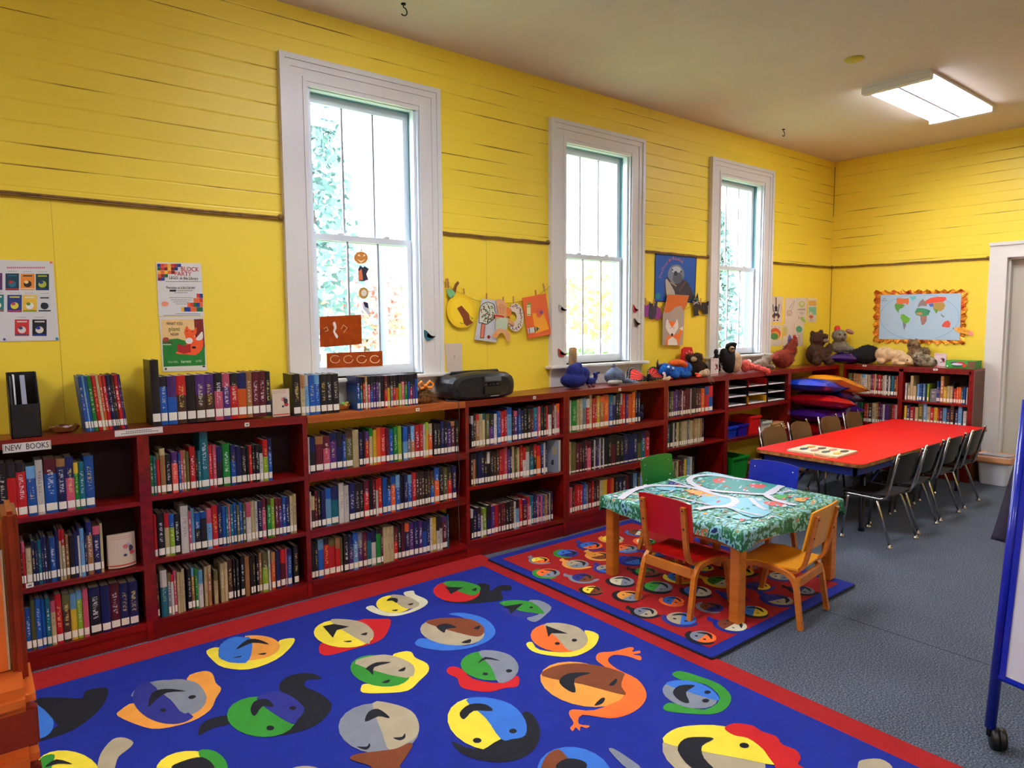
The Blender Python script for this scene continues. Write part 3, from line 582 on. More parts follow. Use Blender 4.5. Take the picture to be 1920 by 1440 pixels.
row('E4', 'lower shelf '+ER, 'books on the lower shelf, right bay, end bookcase', 1694, 1811, 'y30 n38 r48 .10 c38 e60^22 s42^23 c40 r42 y44 r24 m36 s44 n44 d44^21 .12 n36 s44^22 .16 w40', 7.49, TOP(.526), .175, end=True, d=.16, hv=.015)
TB = 'on top of the left bookcases'
row('T0', 'leaning on left bookcase top', 'thin comics leaning on the left bookcase top', 162, 240, 'b52 s34 b34 g64 r60 c42 o40 r55 v16 n44 k24 d26 r62 v22 n16', YF+.02, TOP(1.0705), .262, d=.16, lean=-.085, hv=.003, labz=.018, labh=.03)
row('T1', 'standing on left bookcase top', 'dark fantasy series on the left bookcase top', 287, 510, 'k100^32.5 b/k80 b/v105 d/r110 k105 d/v105 d/v108 p/k92 v/p85 r/k85 o/n98 h62 m78 m75 k58', YF+.02, TOP(1.0705), .243, d=.16, hv=.003, labz=.02, labh=.04)
row('T2', 'on pine plank near first window', 'dark thick books on the pine top plank', 552, 638, 'k95^23.5 c/h55 s/w50 b75 b/s65 k78 k72 k82', -.195, TOP(1.0545), .225, d=.15, lean=-.02, hv=.003, labz=.015, labh=.035)
row('T3', 'in thin series on pine plank', 'thin black-topped series on the pine top plank', 671, 785, 'b/n42 t/k34 r/k26 c/h34 p/k34 b/k34 v/k34 v/k32 z/k30 k44 r/m40 y/k34 z/k32 r/k40 o/k34 l/k34 p/k40 g/k40 b/k32 r/k30 v/k34 b/k34', -.205, TOP(1.056), .198, d=.15, hv=.002, labz=.012, labh=.03)
ORD = ['', 'first', 'second', 'third', 'fourth', 'fifth', 'sixth', 'seventh', 'eighth', 'ninth', 'tenth', 'eleventh', 'twelfth', 'thirteenth', 'fourteenth', 'fifteenth', 'sixteenth', 'seventeenth', 'eighteenth', 'nineteenth', 'twentieth']
TENS = {2: 'twenty', 3: 'thirty', 4: 'forty'}
def ordinal(n):
    if n <= 20: return ORD[n]
    return (TENS[n//10]+'-'+ORD[n % 10]) if n % 10 else TENS[n//10][:-1]+'ieth'
def apparent(b):
    d = Vector(b['loc'])-EYE; return b['w']*b['h']/d.length_squared*(abs(d.x) if b['rz'] else abs(d.y))/d.length
# the books facing furthest and smallest are kept as one mass
order = sorted(range(len(BOOKS)), key=lambda i: -apparent(BOOKS[i])); keep = set(order[:298])
def vary(c): k = rb.uniform(.58, .84); return tuple(min(1, x*k) for x in c)
mass = MB(); mass_c, mass_a, mass_t, mass_s, mass_z, mass_f = [], [], [], [], [], []; mass_l = MB(); mass_p = MB()
for i, b in enumerate(BOOKS):
    w, h, d = max(.004, b['w']), b['h'], b['d']; vs, fs, t, q = book_geo(w, h, d)
    c = vary(lin(PAL[b['c']][0])[:3]); a = vary(lin(PAL[b['ac']][0])[:3]) if b['ac'] else tuple(x*.85 for x in c)
    lum = sum(c)/3; ti = lin(rb.choice([(235, 225, 200), (240, 210, 120), (250, 250, 250)]) if lum < .3 else rb.choice([(40, 30, 40), (120, 20, 30), (30, 40, 90)]))[:3]
    front = [1.0 if v[1] <= 1e-6 else 0.0 for v in vs]
    if rb.random() < .22: front = [0.0]*len(vs)
    T = Matrix.Translation(b['loc']) @ Matrix.Rotation(b['rz'], 4, 'Z') @ Matrix.Rotation(b['lean'], 4, 'Y')
    lb = [(w*.1, -.0006), (w*.9, -.0006)]
    z0, z1 = b['labz'], b['labz']+b['labh']
    if i in keep:
        me = bpy.data.meshes.new('book'); me.from_pydata(vs, [], fs); me.materials.append(COVER)
        fa = me.attributes.new('front', 'FLOAT', 'POINT'); fa.data.foreach_set('value', front)
        o = bpy.data.objects.new('book', me); COL.objects.link(o); o.matrix_world = T
        o['cover'] = c; o['accent'] = a; o['title'] = ti; o['height'] = h; o['split'] = b['split']
        thick = 'thin ' if w < .016 else 'thick ' if w > .034 else ''
        nm = PAL[b['c']][1]; two = nm if not b['ac'] else nm+' and '+PAL[b['ac']][1]
        o['label'] = '%s%s book, %s from left, %s' % (thick, two, ordinal(b['num']), b['where']); o['category'] = 'book'; o['group'] = b['grp']
        MB().box(t, w-t, q+t, d-.003, .003, h-.004).build('pages', PAGES, o)
        if b['lab']: MB().add([(w*.06, q*.62-.0004, z0), (w*.28, -.0007, z0), (w*.72, -.0007, z0), (w*.94, q*.62-.0004, z0), (w*.06, q*.62-.0004, z1), (w*.28, -.0007, z1), (w*.72, -.0007, z1), (w*.94, q*.62-.0004, z1)], [(0, 1, 5, 4), (1, 2, 6, 5), (2, 3, 7, 6)]).build('spine_label', LBL, o)
    else:
        mass.add([T @ Vector(v) for v in vs], fs, COVERS)
        k = len(vs); mass_c += [(*c, 1)]*k; mass_a += [(*a, 1)]*k; mass_t += [(*ti, 1)]*k; mass_s += [b['split']]*k; mass_z += [v[2]/h for v in vs]; mass_f += front
        n0 = len(mass.v); mass.box(t, w-t, q+t, d-.003, .003, h-.004, PAGES, M=T)
        if b['lab']: mass.box(w*.12, w*.88, -.0009, -.0003, z0, z1, LBL, M=T)
        k = len(mass.v)-n0; mass_c += [(0, 0, 0, 1)]*k; mass_a += [(0, 0, 0, 1)]*k; mass_t += [(0, 0, 0, 1)]*k; mass_s += [0]*k; mass_z += [0]*k; mass_f += [0]*k
o = mass.build('books'); tag(o, 'the many farther books filling the shelves toward and along the end wall', 'books'); o['kind'] = 'stuff'
me = o.data
for nm, dt in (('cover', mass_c), ('accent', mass_a), ('title', mass_t)):
    at_ = me.attributes.new(nm, 'FLOAT_COLOR', 'POINT'); at_.data.foreach_set('color', [x for q in dt for x in q])
for nm, dt in (('split', mass_s), ('zn', mass_z), ('front', mass_f)):
    at_ = me.attributes.new(nm, 'FLOAT', 'POINT'); at_.data.foreach_set('value', dt)
# the grey book turned face-out on the middle shelf under the stereo
zz = .484; bx = xu(1027, -.28, zz)
t_ = thing('book', 'thick grey book turned with its cream page edges outward under the black stereo', 'book', (bx+.088, -.300, zz+.0005), group='books turned fore-edge out')
t_.rotation_euler.z = .50
vs, fs, t, q = book_geo(.05, .235, .15); me = bpy.data.meshes.new('cover'); me.from_pydata(vs, [], fs); me.materials.append(mat('grey_book_cloth', (120, 134, 150), .5))
c_ = bpy.data.objects.new('cover', me); COL.objects.link(c_); c_.parent = t_; c_.location = (.05, .15, 0); c_.rotation_euler.z = math.pi
MB().box(t, .05-t, q+t, .147, .003, .231).build('pages', mat('cream_pages', (232, 222, 186), .8), c_)
MB().prism([(.02, .13), (.05, .13), (.05, .19), (.02, .19)], -.0012, 0, axis='x').build('cover_window', mat('cover_tan', (150, 140, 110), .6), t_)
MB().prism([(.035, .06), (.05, .05), (.06, .065), (.052, .09), (.04, .095)], -.0012, 0, axis='x').build('cover_ornament', mat('cover_dark', (24, 30, 36), .6), t_)
# ================================================================ TABLES AND CHAIRS
BEECH = wood('honey_wood', (214, 128, 40), (186, 100, 26), .35, (2, 2, 14), coat=.15)
BEECH_S = wood('honey_wood_side', (218, 134, 44), (192, 106, 28), .35, (2, 14, 2), coat=.15)
LAMR = mat('red_laminate', (226, 10, 6), .42, coat=.06, spec=.3, noise=.08, nscale=2.0); EDGEB = mat('table_edge_band', (196, 138, 62), .5, noise=.5, nscale=25, c2=(120, 70, 30))
BLUEM = mat('blue_enamel', (14, 40, 120), .4); CHROME = mat('chrome_tube', (200, 196, 190), .14, metal=1); BSHELL = mat('black_shell_plastic', (12, 11, 11), .5)
BRSH = mat('brown_shell_plastic', (104, 72, 34), .45); SCREW = mat('screw_dark', (70, 40, 40), .4, metal=.4); SCREWL = mat('screw_bright', (200, 205, 215), .25, metal=.8)
def rrect(x0, x1, y0, y1, r, n=6):
    o = []
    for cx, cy, a0 in ((x1-r, y1-r, 0), (x0+r, y1-r, 90), (x0+r, y0+r, 180), (x1-r, y0+r, 270)):
        for i in range(n+1): a = math.radians(a0+90*i/n); o.append((cx+r*math.cos(a), cy+r*math.sin(a)))
    return o
# long red activity table
TZ = .565; TX0, TX1, TY0, TY1 = 4.82, 7.40, -1.745, -.915
t = thing('activity_table', 'long red-topped low table with blue apron near the corner', 'table', ((TX0+TX1)/2, (TY0+TY1)/2, 0)); hx, hy = (TX1-TX0)/2, (TY1-TY0)/2
m = MB(); m.prism(rrect(-hx, hx, -hy, hy, .07), TZ-.003, TZ, LAMR, 'z'); m.prism(rrect(-hx-.001, hx+.001, -hy-.001, hy+.001, .07), TZ-.027, TZ-.003, EDGEB, 'z'); m.build('tabletop', None, t)
m = MB(); a, b = hx-.04, hy-.05; z0, z1 = TZ-.095, TZ-.027
m.box(-a, a, -b, -b+.02, z0, z1); m.box(-a, a, b-.02, b, z0, z1); m.box(-a, -a+.02, -b, b, z0, z1); m.box(a-.02, a, -b, b, z0, z1); m.build('apron', BLUEM, t)
for sx in (-1, 1):
    for sy in (-1, 1): MB().tube([(sx*(a-.34), sy*(b-.10), z0+.02), (sx*(a-.30), sy*(b-.08), .03), (sx*(a-.30), sy*(b-.08), 0)], [.022, .018, .024], n=12).build('leg', mat('shaded_blue_enamel', (10, 16, 46), .4), t)  # leg enamel darkened; the shade under the table is in its colour
    for sy in (-1, 1): MB().tube([(sx*(a-.8), sy*(b-.12), z0+.03), (sx*(a-.32), sy*(b-.10), .25)], .011, n=8).build('brace', BLUEM, t)
# wooden picture puzzle on the red table
p = thing('picture_puzzle', 'cream wooden picture puzzle board lying on the red table', 'puzzle', (5.08, -1.33, TZ), math.radians(2))
MB().box(-.17, .17, -.2, .19, 0, .016, bev=.002).build('board', mat('puzzle_board', (226, 214, 176), .5), p)
k = 0
for i in range(2):
    for j in range(4):
        c = [(70, 80, 100), (200, 120, 110), (90, 100, 90), (225, 180, 80), (220, 150, 60), (110, 70, 60), (220, 130, 110), (80, 70, 60)][k]; k += 1
        MB().prism(smooth_loop([(-.10+i*.12, .12-j*.085), (-.05+i*.12, .135-j*.085), (-.0+i*.12, .11-j*.085), (-.03+i*.12, .09-j*.085), (-.09+i*.12, .095-j*.085)], 2), .016, .020, axis='z').build('puzzle_piece', mat('puzzle_paint_%d' % k, c, .5), p)
MB().tube([(-.15, -.12, .018), (-.19, -.17, .006), (-.23, -.13, .003), (-.22, -.05, .003), (-.16, -.02, .02)], .003, n=6).build('cord', mat('cream_cord', (236, 200, 110), .7), p)
# small play table with printed cloth
t = thing('play_table', 'square wooden play table with thick honey-coloured legs', 'table', (3.50, -1.52, 0)); HZ = .51
for sx in (-1, 1):
    for sy in (-1, 1): MB().box(sx*.475-.03, sx*.475+.03, sy*.435-.03, sy*.435+.03, .0217, HZ-.02, bev=.004).build('leg', BEECH, t)
m = MB()
for q in (-1, 1): m.box(-.445, .445, q*.435-.012, q*.435+.012, HZ-.10, HZ-.02); m.box(q*.475-.012, q*.475+.012, -.405, .405, HZ-.10, HZ-.02)
m.build('apron', BEECH_S, t); MB().box(-.515, .515, -.475, .475, HZ-.02, HZ, bev=.004).build('tabletop', BEECH_S, t)
# the town-map tablecloth: sheet over the edge with roads, water and rooftops; pale streaks also paint in its glare
CL = {'g': mat('cloth_green', (24, 104, 62), .45), 'G': mat('cloth_bright_green', (58, 160, 60), .45), 'w': mat('cloth_road_glare', (206, 204, 214), .42), 's': mat('cloth_sky_blue', (120, 190, 210), .42), 'r': mat('cloth_red', (206, 70, 56), .45),
      'o': mat('cloth_orange', (232, 160, 70), .45), 'b': mat('cloth_navy', (22, 34, 120), .45), 't': mat('cloth_teal', (40, 140, 130), .45)}
BASEC = mat('cloth_print', (26, 108, 66), .42); n = BASEC.node_tree; tcn = n.nodes.new('ShaderNodeTexCoord'); vv = n.nodes.new('ShaderNodeTexVoronoi'); vv.inputs['Scale'].default_value = 11; vv.inputs['Randomness'].default_value = 1
mp = n.nodes.new('ShaderNodeMapping'); mp.inputs['Scale'].default_value = (1, 1.6, 1); n.links.new(tcn.outputs['Object'], mp.inputs[0])
nn = n.nodes.new('ShaderNodeTexNoise'); nn.inputs['Scale'].default_value = 16; nn.inputs['Detail'].default_value = 4; n.links.new(mp.outputs[0], nn.inputs['Vector'])
rr = n.nodes.new('ShaderNodeValToRGB'); rr.color_ramp.interpolation = 'CONSTANT'
for i, (ps, c) in enumerate([(0, (22, 52, 110)), (.33, (130, 196, 206)), (.42, (24, 104, 66)), (.5, (38, 122, 70)), (.54, (150, 206, 214)), (.60, (60, 150, 80)), (.65, (222, 110, 80)), (.69, (236, 190, 120))]):
    e = rr.color_ramp.elements[i] if i < 2 else rr.color_ramp.elements.new(ps); e.position = ps; e.color = lin(c)
n.links.new(nn.outputs[0], rr.inputs[0]); n.links.new(rr.outputs[0], n.nodes['Principled BSDF'].inputs['Base Color'])
bm = bmesh.new(); N = 48; R_ = random.Random(8)
def clothz(x, y):
    e = max(abs(x), abs(y)); return HZ+.006+.0022*math.sin(x*31+y*9)*math.sin(y*23-x*5)
NX = [i/N*1.30-.65 for i in range(N+1)]
def cp(x, y, lift=0):
    """fold the flat sheet over the table edge at +-0.52"""
    EX_, EY_ = .525, .485; dx, dy = max(0, abs(x)-EX_), max(0, abs(y)-EY_); sx, sy = (1 if x > 0 else -1), (1 if y > 0 else -1)
    d = max(dx, dy); px, py = x, y
    if d > 0:
        px = sx*(min(abs(x), EX_)+.004+.02*d+(.012*math.sin(y*22)*d*6 if dx else 0)); py = sy*(min(abs(y), EY_)+.004+.02*d+(.012*math.sin(x*22)*d*6 if dy else 0))
        if not dx: px = x
        if not dy: py = y
        return Vector((px, py, HZ+.004-d*(.85+.15*math.sin((x+y)*9))))
    return Vector((px, py, clothz(x, y)+lift))
vs = [cp(x*.96, y*.90) for y in NX for x in NX]; fs = [(j*(N+1)+i, j*(N+1)+i+1, (j+1)*(N+1)+i+1, (j+1)*(N+1)+i) for j in range(N) for i in range(N)]
cloth = MB().add(vs, fs, BASEC, True)
DL = [0]
def decal(pts, k, lift):
    DL[0] += 1; lift = lift*.8+DL[0]*.006
    pp = [(max(-.52, min(.52, x)), max(-.48, min(.48, y))) for x, y in pts]
    cloth.add([Vector((x, y, HZ+.0092+lift*.0006)) for x, y in pp], [tuple(range(len(pp)))], CL[k])
def c2(u, v):   # where that spot of the cloth lies on the table
    q = on_z(1140+u*.2240, 870+v*.2240, HZ+.006); return (q.x-3.50, q.y+1.52)
def road(pts, wd):
    P = [Vector((*c2(*p), 0)) for p in pts]; P = [Vector((*q, 0)) for q in smooth_open([(p.x, p.y) for p in P])]; L_, R2 = [], []
    for i, p in enumerate(P):
        tt = (P[min(i+1, len(P)-1)]-P[max(i-1, 0)]).normalized(); nn_ = Vector((-tt.y, tt.x, 0))*wd/2; L_.append(p+nn_); R2.append(p-nn_)
    for i in range(len(P)-1): decal([(q.x, q.y) for q in (L_[i], L_[i+1], R2[i+1], R2[i])], 'w', 2)
def smooth_open(p, k=5):
    p = [p[0]]+list(p)+[p[-1]]; out = []
    for i in range(1, len(p)-2):
        for j in range(k):
            s_ = j/k; a, b, c, d = p[i-1], p[i], p[i+1], p[i+2]
            out.append(tuple(.5*((2*B)+(-A+C)*s_+(2*A-5*B+4*C-D)*s_*s_+(-A+3*B-3*C+D)*s_**3) for A, B, C, D in zip(a, b, c, d)))
    out.append(tuple(p[-2])); return out
for pts, k in (([(760, 130), (900, 100), (1100, 120), (1400, 160), (1440, 200), (1320, 250), (1180, 240), (900, 220), (780, 180)], 't'), ([(760, 290), (900, 250), (1050, 290), (1290, 290), (1350, 420), (1200, 450), (1000, 370), (860, 350)], 's'),
               ([(950, 60), (1050, 70), (1160, 110), (980, 100), (800, 95), (740, 100)], 's'), ([(880, 130), (960, 120), (980, 150), (900, 165)], 'r'), ([(1190, 170), (1320, 180), (1290, 205), (1200, 200)], 'r'), ([(640, 220), (800, 230), (900, 270), (760, 270)], 'o'),
               ([(500, 155), (560, 150), (590, 172), (530, 176)], 'b'), ([(400, 195), (550, 200), (600, 225), (440, 220)], 's'), ([(1300, 320), (1480, 320), (1460, 360), (1350, 350)], 'r'), ([(1400, 260), (1500, 265), (1480, 300), (1410, 290)], 'G'),
               ([(1640, 200), (1740, 210), (1720, 235), (1650, 225)], 'G'), ([(1560, 290), (1660, 290), (1640, 320), (1570, 310)], 'o'), ([(540, 100), (640, 100), (630, 120), (560, 115)], 'G'), ([(720, 62), (770, 62), (765, 78), (730, 76)], 'b'), ([(480, 255), (640, 275), (560, 285), (460, 265)], 'G'), ([(1080, 430), (1200, 460), (1150, 475), (1040, 455)], 's')):
    decal([c2(*q) for q in smooth_loop(pts, 2)], k, 1)
rq = random.Random(9)
for i in range(260):
    x, y = rq.uniform(-.49, .49), rq.uniform(-.45, .45); w_, h_ = rq.uniform(.008, .035), rq.uniform(.004, .014); a_ = rq.uniform(-.5, .5)
    decal([(x+w_*math.cos(a_+q)*1.0, y+h_*math.sin(a_+q)+w_*.3*math.cos(q)) for q in (0, 1.2, 2.4, 3.6, 4.9)][::1], rq.choice('ssswwwrogGtssw'), 1.5)  # flecks: part print, part pale glare painted onto the cloth
for pts, wd in (([(100, 300), (200, 230), (330, 190), (470, 185), (640, 195), (760, 215), (900, 260), (1040, 290), (1060, 330), (980, 360), (860, 365), (740, 385)], .045), ([(1480, 165), (1300, 150), (1100, 130), (900, 100), (740, 105), (680, 140), (740, 190), (860, 225), (1080, 245), (1330, 258), (1400, 220), (1480, 165), (1510, 165)], .042),
                ([(1310, 255), (1380, 300), (1480, 330), (1570, 350)], .042), ([(1330, 258), (1400, 215), (1500, 170)], .04), ([(220, 150), (330, 190)], .03), ([(400, 100), (700, 200)], .018), ([(560, 70), (720, 115)], .016), ([(140, 175), (300, 215)], .02), ([(1000, 370), (1230, 430), (1300, 440)], .02), ([(1190, 290), (1250, 350), (1320, 390)], .03), ([(520, 270), (700, 315), (860, 350)], .02), ([(1420, 250), (1520, 230), (1480, 215)], .02)):
    road(pts, wd)
o = cloth.build('tablecloth', None, None, (3.50, -1.52, 0)); tag(o, 'printed town-map tablecloth draped over the small wooden play table', 'tablecloth')
# bent-wood children's chairs
def kid_chair(lb, loc, rz, cm, sm):
    t = thing('childs_chair', lb, 'chair', loc, rz, 'small wooden chairs around the play table')
    sc = 1.0
    for s in (-1, 1):
        x = s*.165; Z = .27
        pts = [(-.185, 0), (-.165, .09), (-.148, .175), (-.135, .222), (-.105, .258), (-.06, .272), (.07, .274), (.115, .262), (.142, .232), (.155, .185), (.17, .09), (.182, 0)]
        P = smooth_open(pts, 3)
        MB().bar([(x+s*.012*(1-z/.27), y, z) for y, z in P], .026, .024, side=(1, 0, 0)).build('leg_frame', BEECH, t)
        x = s*.135; P = smooth_open([(.03, .268), (-.06, .268), (-.115, .278), (-.15, .31), (-.166, .36), (-.18, .45), (-.20, .592)], 4)
        u = MB().bar([(x, y, z) for y, z in P], .028, .018).build('upright', BEECH, t)
        sc = MB()
        for z, y in ((.575, -.2085), (.475, -.1945)): sc.ball((x, y, z), (.006, .003, .006), seg=8)
        sc.build('screw', sm, u)
    MB().box(-.155, .155, -.150, -.130, .205, .258, bev=.003).build('cross_rail', BEECH_S, t)
    MB().box(-.155, .155, .10, .118, .215, .262, bev=.003).build('cross_rail', BEECH_S, t)
    m = MB(); nx, ny = 10, 10; g = []
    for lay in (0, 1):
        for j in range(ny+1):
            for i in range(nx+1):
                a, b = i/nx*2-1, j/ny*2-1; x = a*(.165+.012*b); y = b*.155+.02
                if abs(a) > .8 and b > .6: y -= (abs(a)-.8)*.15
                z = .288+.006*a*a-(.014*max(0, b-.5)*2 if b > .5 else 0)+.010*max(0, -b-.5)-lay*.010
                g.append((x, y, z))
    K = (nx+1)*(ny+1)
    F = [(j*(nx+1)+i, j*(nx+1)+i+1, (j+1)*(nx+1)+i+1, (j+1)*(nx+1)+i) for j in range(ny) for i in range(nx)]
    m.add(g, F+[tuple(K+q for q in f[::-1]) for f in F], None, True)
    E = [(j*(nx+1), (j+1)*(nx+1)) for j in range(ny)]+[(ny*(nx+1)+i, ny*(nx+1)+i+1) for i in range(nx)]+[((j+1)*(nx+1)+nx, j*(nx+1)+nx) for j in range(ny)]+[(i+1, i) for i in range(nx)]
    m.add(g, [(a, b, K+b, K+a) for a, b in E]); m.build('seat', cm, t)
    m = MB(); nx = 12; g = []
    for lay in (0, 1):
        for j in range(9):
            for i in range(nx+1):
                a, b = i/nx*2-1, j/8; z = .405+b*(.208+.012*(1-abs(a)**3)*b)
                y = -.166-(z-.405)*.145+.016*(1-a*a)*-1+.016-lay*.010; g.append((a*.172, y, z))
    K = (nx+1)*9; F = [(j*(nx+1)+i, j*(nx+1)+i+1, (j+1)*(nx+1)+i+1, (j+1)*(nx+1)+i) for j in range(8) for i in range(nx)]
    m.add(g, F+[tuple(K+q for q in f[::-1]) for f in F], None, True)
    E = [(j*(nx+1), (j+1)*(nx+1)) for j in range(8)]+[(8*(nx+1)+i, 8*(nx+1)+i+1) for i in range(nx)]+[((j+1)*(nx+1)+nx, j*(nx+1)+nx) for j in range(8)]+[(i+1, i) for i in range(nx)]
    m.add(g, [(a, b, K+b, K+a) for a, b in E]); b_ = m.build('backrest', cm, t)
    s_ = MB()
    for x in (-.135, .135):
        for z in (.575, .475): s_.ball((x, -.166-(z-.405)*.145+.016*(x/.172)**2+.001, z), (.006, .003, .006), seg=8)
    s_.build('screw', SCREWL, b_)
    return t
kid_chair('red childs chair with honey wood frame pulled out from the play table', (3.035, -1.615, .0217), -math.pi/2, mat('red_stain', (196, 10, 14), .3, coat=.3), SCREW)
kid_chair('yellow-orange childs chair at the right side of the play table', (3.385, -1.985, .0115), .12, mat('yellow_stain', (236, 158, 26), .3, coat=.3), SCREW).rotation_euler.x = .0585
kid_chair('green-backed childs chair behind the play table by the bookcases', (3.70, -1.055, .0217), math.pi+.05, mat('green_stain', (12, 116, 34), .3, coat=.3), SCREWL)
kid_chair('blue-backed childs chair on the far side of the play table', (3.92, -1.51, .0217), math.pi/2, mat('blue_stain', (14, 38, 168), .3, coat=.3), SCREWL)
# stacking chairs round the red table
def shell_chair(lb, loc, rz, shell, grp):
    t = thing('stacking_chair', lb, 'chair', loc, rz, grp)
    m = MB(); nx, ny = 8, 10; g = []
    for lay in (0, 1):
        for j in range(ny+1):
            for i in range(nx+1):
                a, b = i/nx*2-1, j/ny; hw = .185*(1-.10*b); y = -.15+b*.33; z = .345+.018*a*a-.03*max(0, b-.75)*4*.25-.012*math.sin(b*3.1)-lay*.008; g.append((a*hw, y, z))
    K = (nx+1)*(ny+1); F = [(j*(nx+1)+i, j*(nx+1)+i+1, (j+1)*(nx+1)+i+1, (j+1)*(nx+1)+i) for j in range(ny) for i in range(nx)]
    m.add(g, F+[tuple(K+q for q in f[::-1]) for f in F], None, True)
    E = [(j*(nx+1), (j+1)*(nx+1)) for j in range(ny)]+[(ny*(nx+1)+i, ny*(nx+1)+i+1) for i in range(nx)]+[((j+1)*(nx+1)+nx, j*(nx+1)+nx) for j in range(ny)]+[(i+1, i) for i in range(nx)]
    m.add(g, [(a, b, K+b, K+a) for a, b in E]); m.build('seat', shell, t)
    m = MB(); g = []
    for lay in (0, 1):
        for j in range(7):
            for i in range(nx+1):
                a, b = i/nx*2-1, j/6; hw = .178-.02*(b > .9)-.015*(b < .1); z = .44+b*.215-(.018*a*a*(b > .8)); y = -.150-(z-.345)*.24-.030*(1-a*a)+.018-lay*.009; g.append((a*hw, y, z))
    K = (nx+1)*7; F = [(j*(nx+1)+i, j*(nx+1)+i+1, (j+1)*(nx+1)+i+1, (j+1)*(nx+1)+i) for j in range(6) for i in range(nx)]
    m.add(g, F+[tuple(K+q for q in f[::-1]) for f in F], None, True)
    E = [(j*(nx+1), (j+1)*(nx+1)) for j in range(6)]+[(6*(nx+1)+i, 6*(nx+1)+i+1) for i in range(nx)]+[((j+1)*(nx+1)+nx, j*(nx+1)+nx) for j in range(6)]+[(i+1, i) for i in range(nx)]
    m.add(g, [(a, b, K+b, K+a) for a, b in E]); m.build('backrest', shell, t)
    for s in (-1, 1):
        x = s*.172
        MB().tube([(x*.92, .15, .325), (x, .10, .327), (x, -.12, .327), (x, -.158, .342), (x, -.178, .40), (x*1.0, -.232, .655), (x*.96, -.236, .662)], .0095, n=10).build('side_tube', CHROME, t)
        for y0, y1 in ((.11, .135), (-.10, -.205)):
            l = MB().tube([(x*.9, y0*.9, .322), (x*.98, y0, .30), (x*1.1, y1, .022)], .0095, n=10).build('leg', CHROME, t)
            MB().lathe([(.008, .03), (.010, .018), (.017, .010), (.019, .004), (.016, 0)][::-1], n=12, c=(x*1.1, y1, 0)).build('glide', CHROME, l)
        b_ = MB()
        for z in (.63, .47): b_.ball((x, -.165-(z-.345)*.24, z), (.008, .006, .008), seg=8)
        b_.build('bolt', CHROME, t)
    MB().tube([(-.155, .10, .322), (.155, .10, .322)], .008, n=8).build('cross_bar', CHROME, t); MB().tube([(-.155, -.10, .322), (.155, -.10, .322)], .008, n=8).build('cross_bar', CHROME, t)
    return t
G1, G2 = 'black stacking chairs on the near side of the red table', 'brown stacking chairs on the far side of the red table'
for x, y, rz, lb in ((5.09, -1.735, -.06, 'black stacking chair at the near end, closest to the play table'), (5.575, -1.705, .03, 'black stacking chair, second along the near side of the red table'),
                     (6.065, -1.69, .0, 'black stacking chair, third along the near side of the red table'), (6.60, -1.67, .04, 'black stacking chair nearest the white waste bin')):
    shell_chair(lb, (x, y, 0), rz, BSHELL, G1)
for x, y, rz, lb in ((5.42, -.93, math.pi-.03, 'brown-backed stacking chair nearest the letter trays, far side of red table'), (5.88, -.93, math.pi+.04, 'brown-backed stacking chair second along the far side of the red table'),
                     (6.42, -.93, math.pi, 'brown-backed stacking chair just left of the stacked cushions'), (6.90, -.93, math.pi+.05, 'brown-backed stacking chair nearest the end bookcase')):
    shell_chair(lb, (x, y, 0), rz, BRSH, G2)
# waste bin
t = thing('waste_bin', 'white plastic waste bin with an orange-tan liner by the door frame', 'waste bin', (7.66, -1.735, 0))
def ring(hx, hy, r, z): return [(x, y, z) for x, y in rrect(-hx, hx, -hy, hy, r, 4)]
def loft(rings, m=None, cap=True):
    q = MB(); k = len(rings[0]); vs = [p for r in rings for p in r]; fs = [(i*k+j, i*k+(j+1) % k, (i+1)*k+(j+1) % k, (i+1)*k+j) for i in range(len(rings)-1) for j in range(k)]
    if cap: fs.append(tuple(range(k))[::-1])
    return q.add(vs, fs, m)
loft([ring(.085, .105, .03, 0), ring(.10, .13, .03, .25), ring(.108, .138, .03, .26), ring(.108, .138, .03, .275), ring(.098, .128, .03, .275), ring(.083, .103, .03, .01)]).build('bin', mat('white_bin_plastic', (216, 220, 230), .35), t)
R_ = random.Random(2); rr_ = []
for hx_, hy_, z in ((.090, .115, .16), (.104, .134, .262), (.112, .142, .288), (.104, .134, .272), (.116, .146, .262), (.120, .150, .222), (.113, .143, .208)):
    rr_.append([(x*(1+R_.uniform(-.03, .03)), y*(1+R_.uniform(-.03, .03)), zz+R_.uniform(-.004, .004)) for x, y, zz in ring(hx_, hy_, .035, z)])
loft(rr_, cap=False).build('liner', mat('orange_bin_liner', (214, 152, 106), .3), t)
# ================================================================ RUGS
def pile(name, c): return mat(name, c, .95, bump=.35, bscale=260, noise=.10, nscale=14)
RC = {'R': pile('rug_red', (168, 2, 8)), 'B': pile('rug_blue', (2, 32, 146)), 'y': pile('rug_yellow', (250, 226, 60)), 'k': pile('rug_black', (12, 14, 30)), 's': pile('rug_light_blue', (52, 116, 210)), 'c': pile('rug_beige', (182, 168, 140)),
      'z': pile('rug_grey', (132, 138, 152)), 'g': pile('rug_green', (48, 146, 44)), 'o': pile('rug_orange', (255, 112, 36)), 'a': pile('rug_amber', (242, 160, 62)), 'w': pile('rug_brown', (128, 62, 26)), 'r': pile('rug_face_red', (206, 14, 22)), 'v': pile('rug_dark_blue', (40, 44, 140)), 'i': pile('rug_ivory', (226, 222, 190)), 'K': pile('rug_binding', (14, 14, 24))}
T1 = .011
rug = MB().box(-1.35, 2.635, -4.9, -.245, 0.0005, T1-.001, RC['R']); rug.box(-1.352, 2.637, -4.902, -.243, .0004, T1-.004, RC['K'])
IL = [0]
def inlay(mb, pts, key, lvl, z0):
    IL[0] += 1; mb.add([(p[0], p[1], z0+lvl*.0005+(IL[0] % 23)*.00002) for p in pts], [tuple(range(len(pts)))], RC[key])
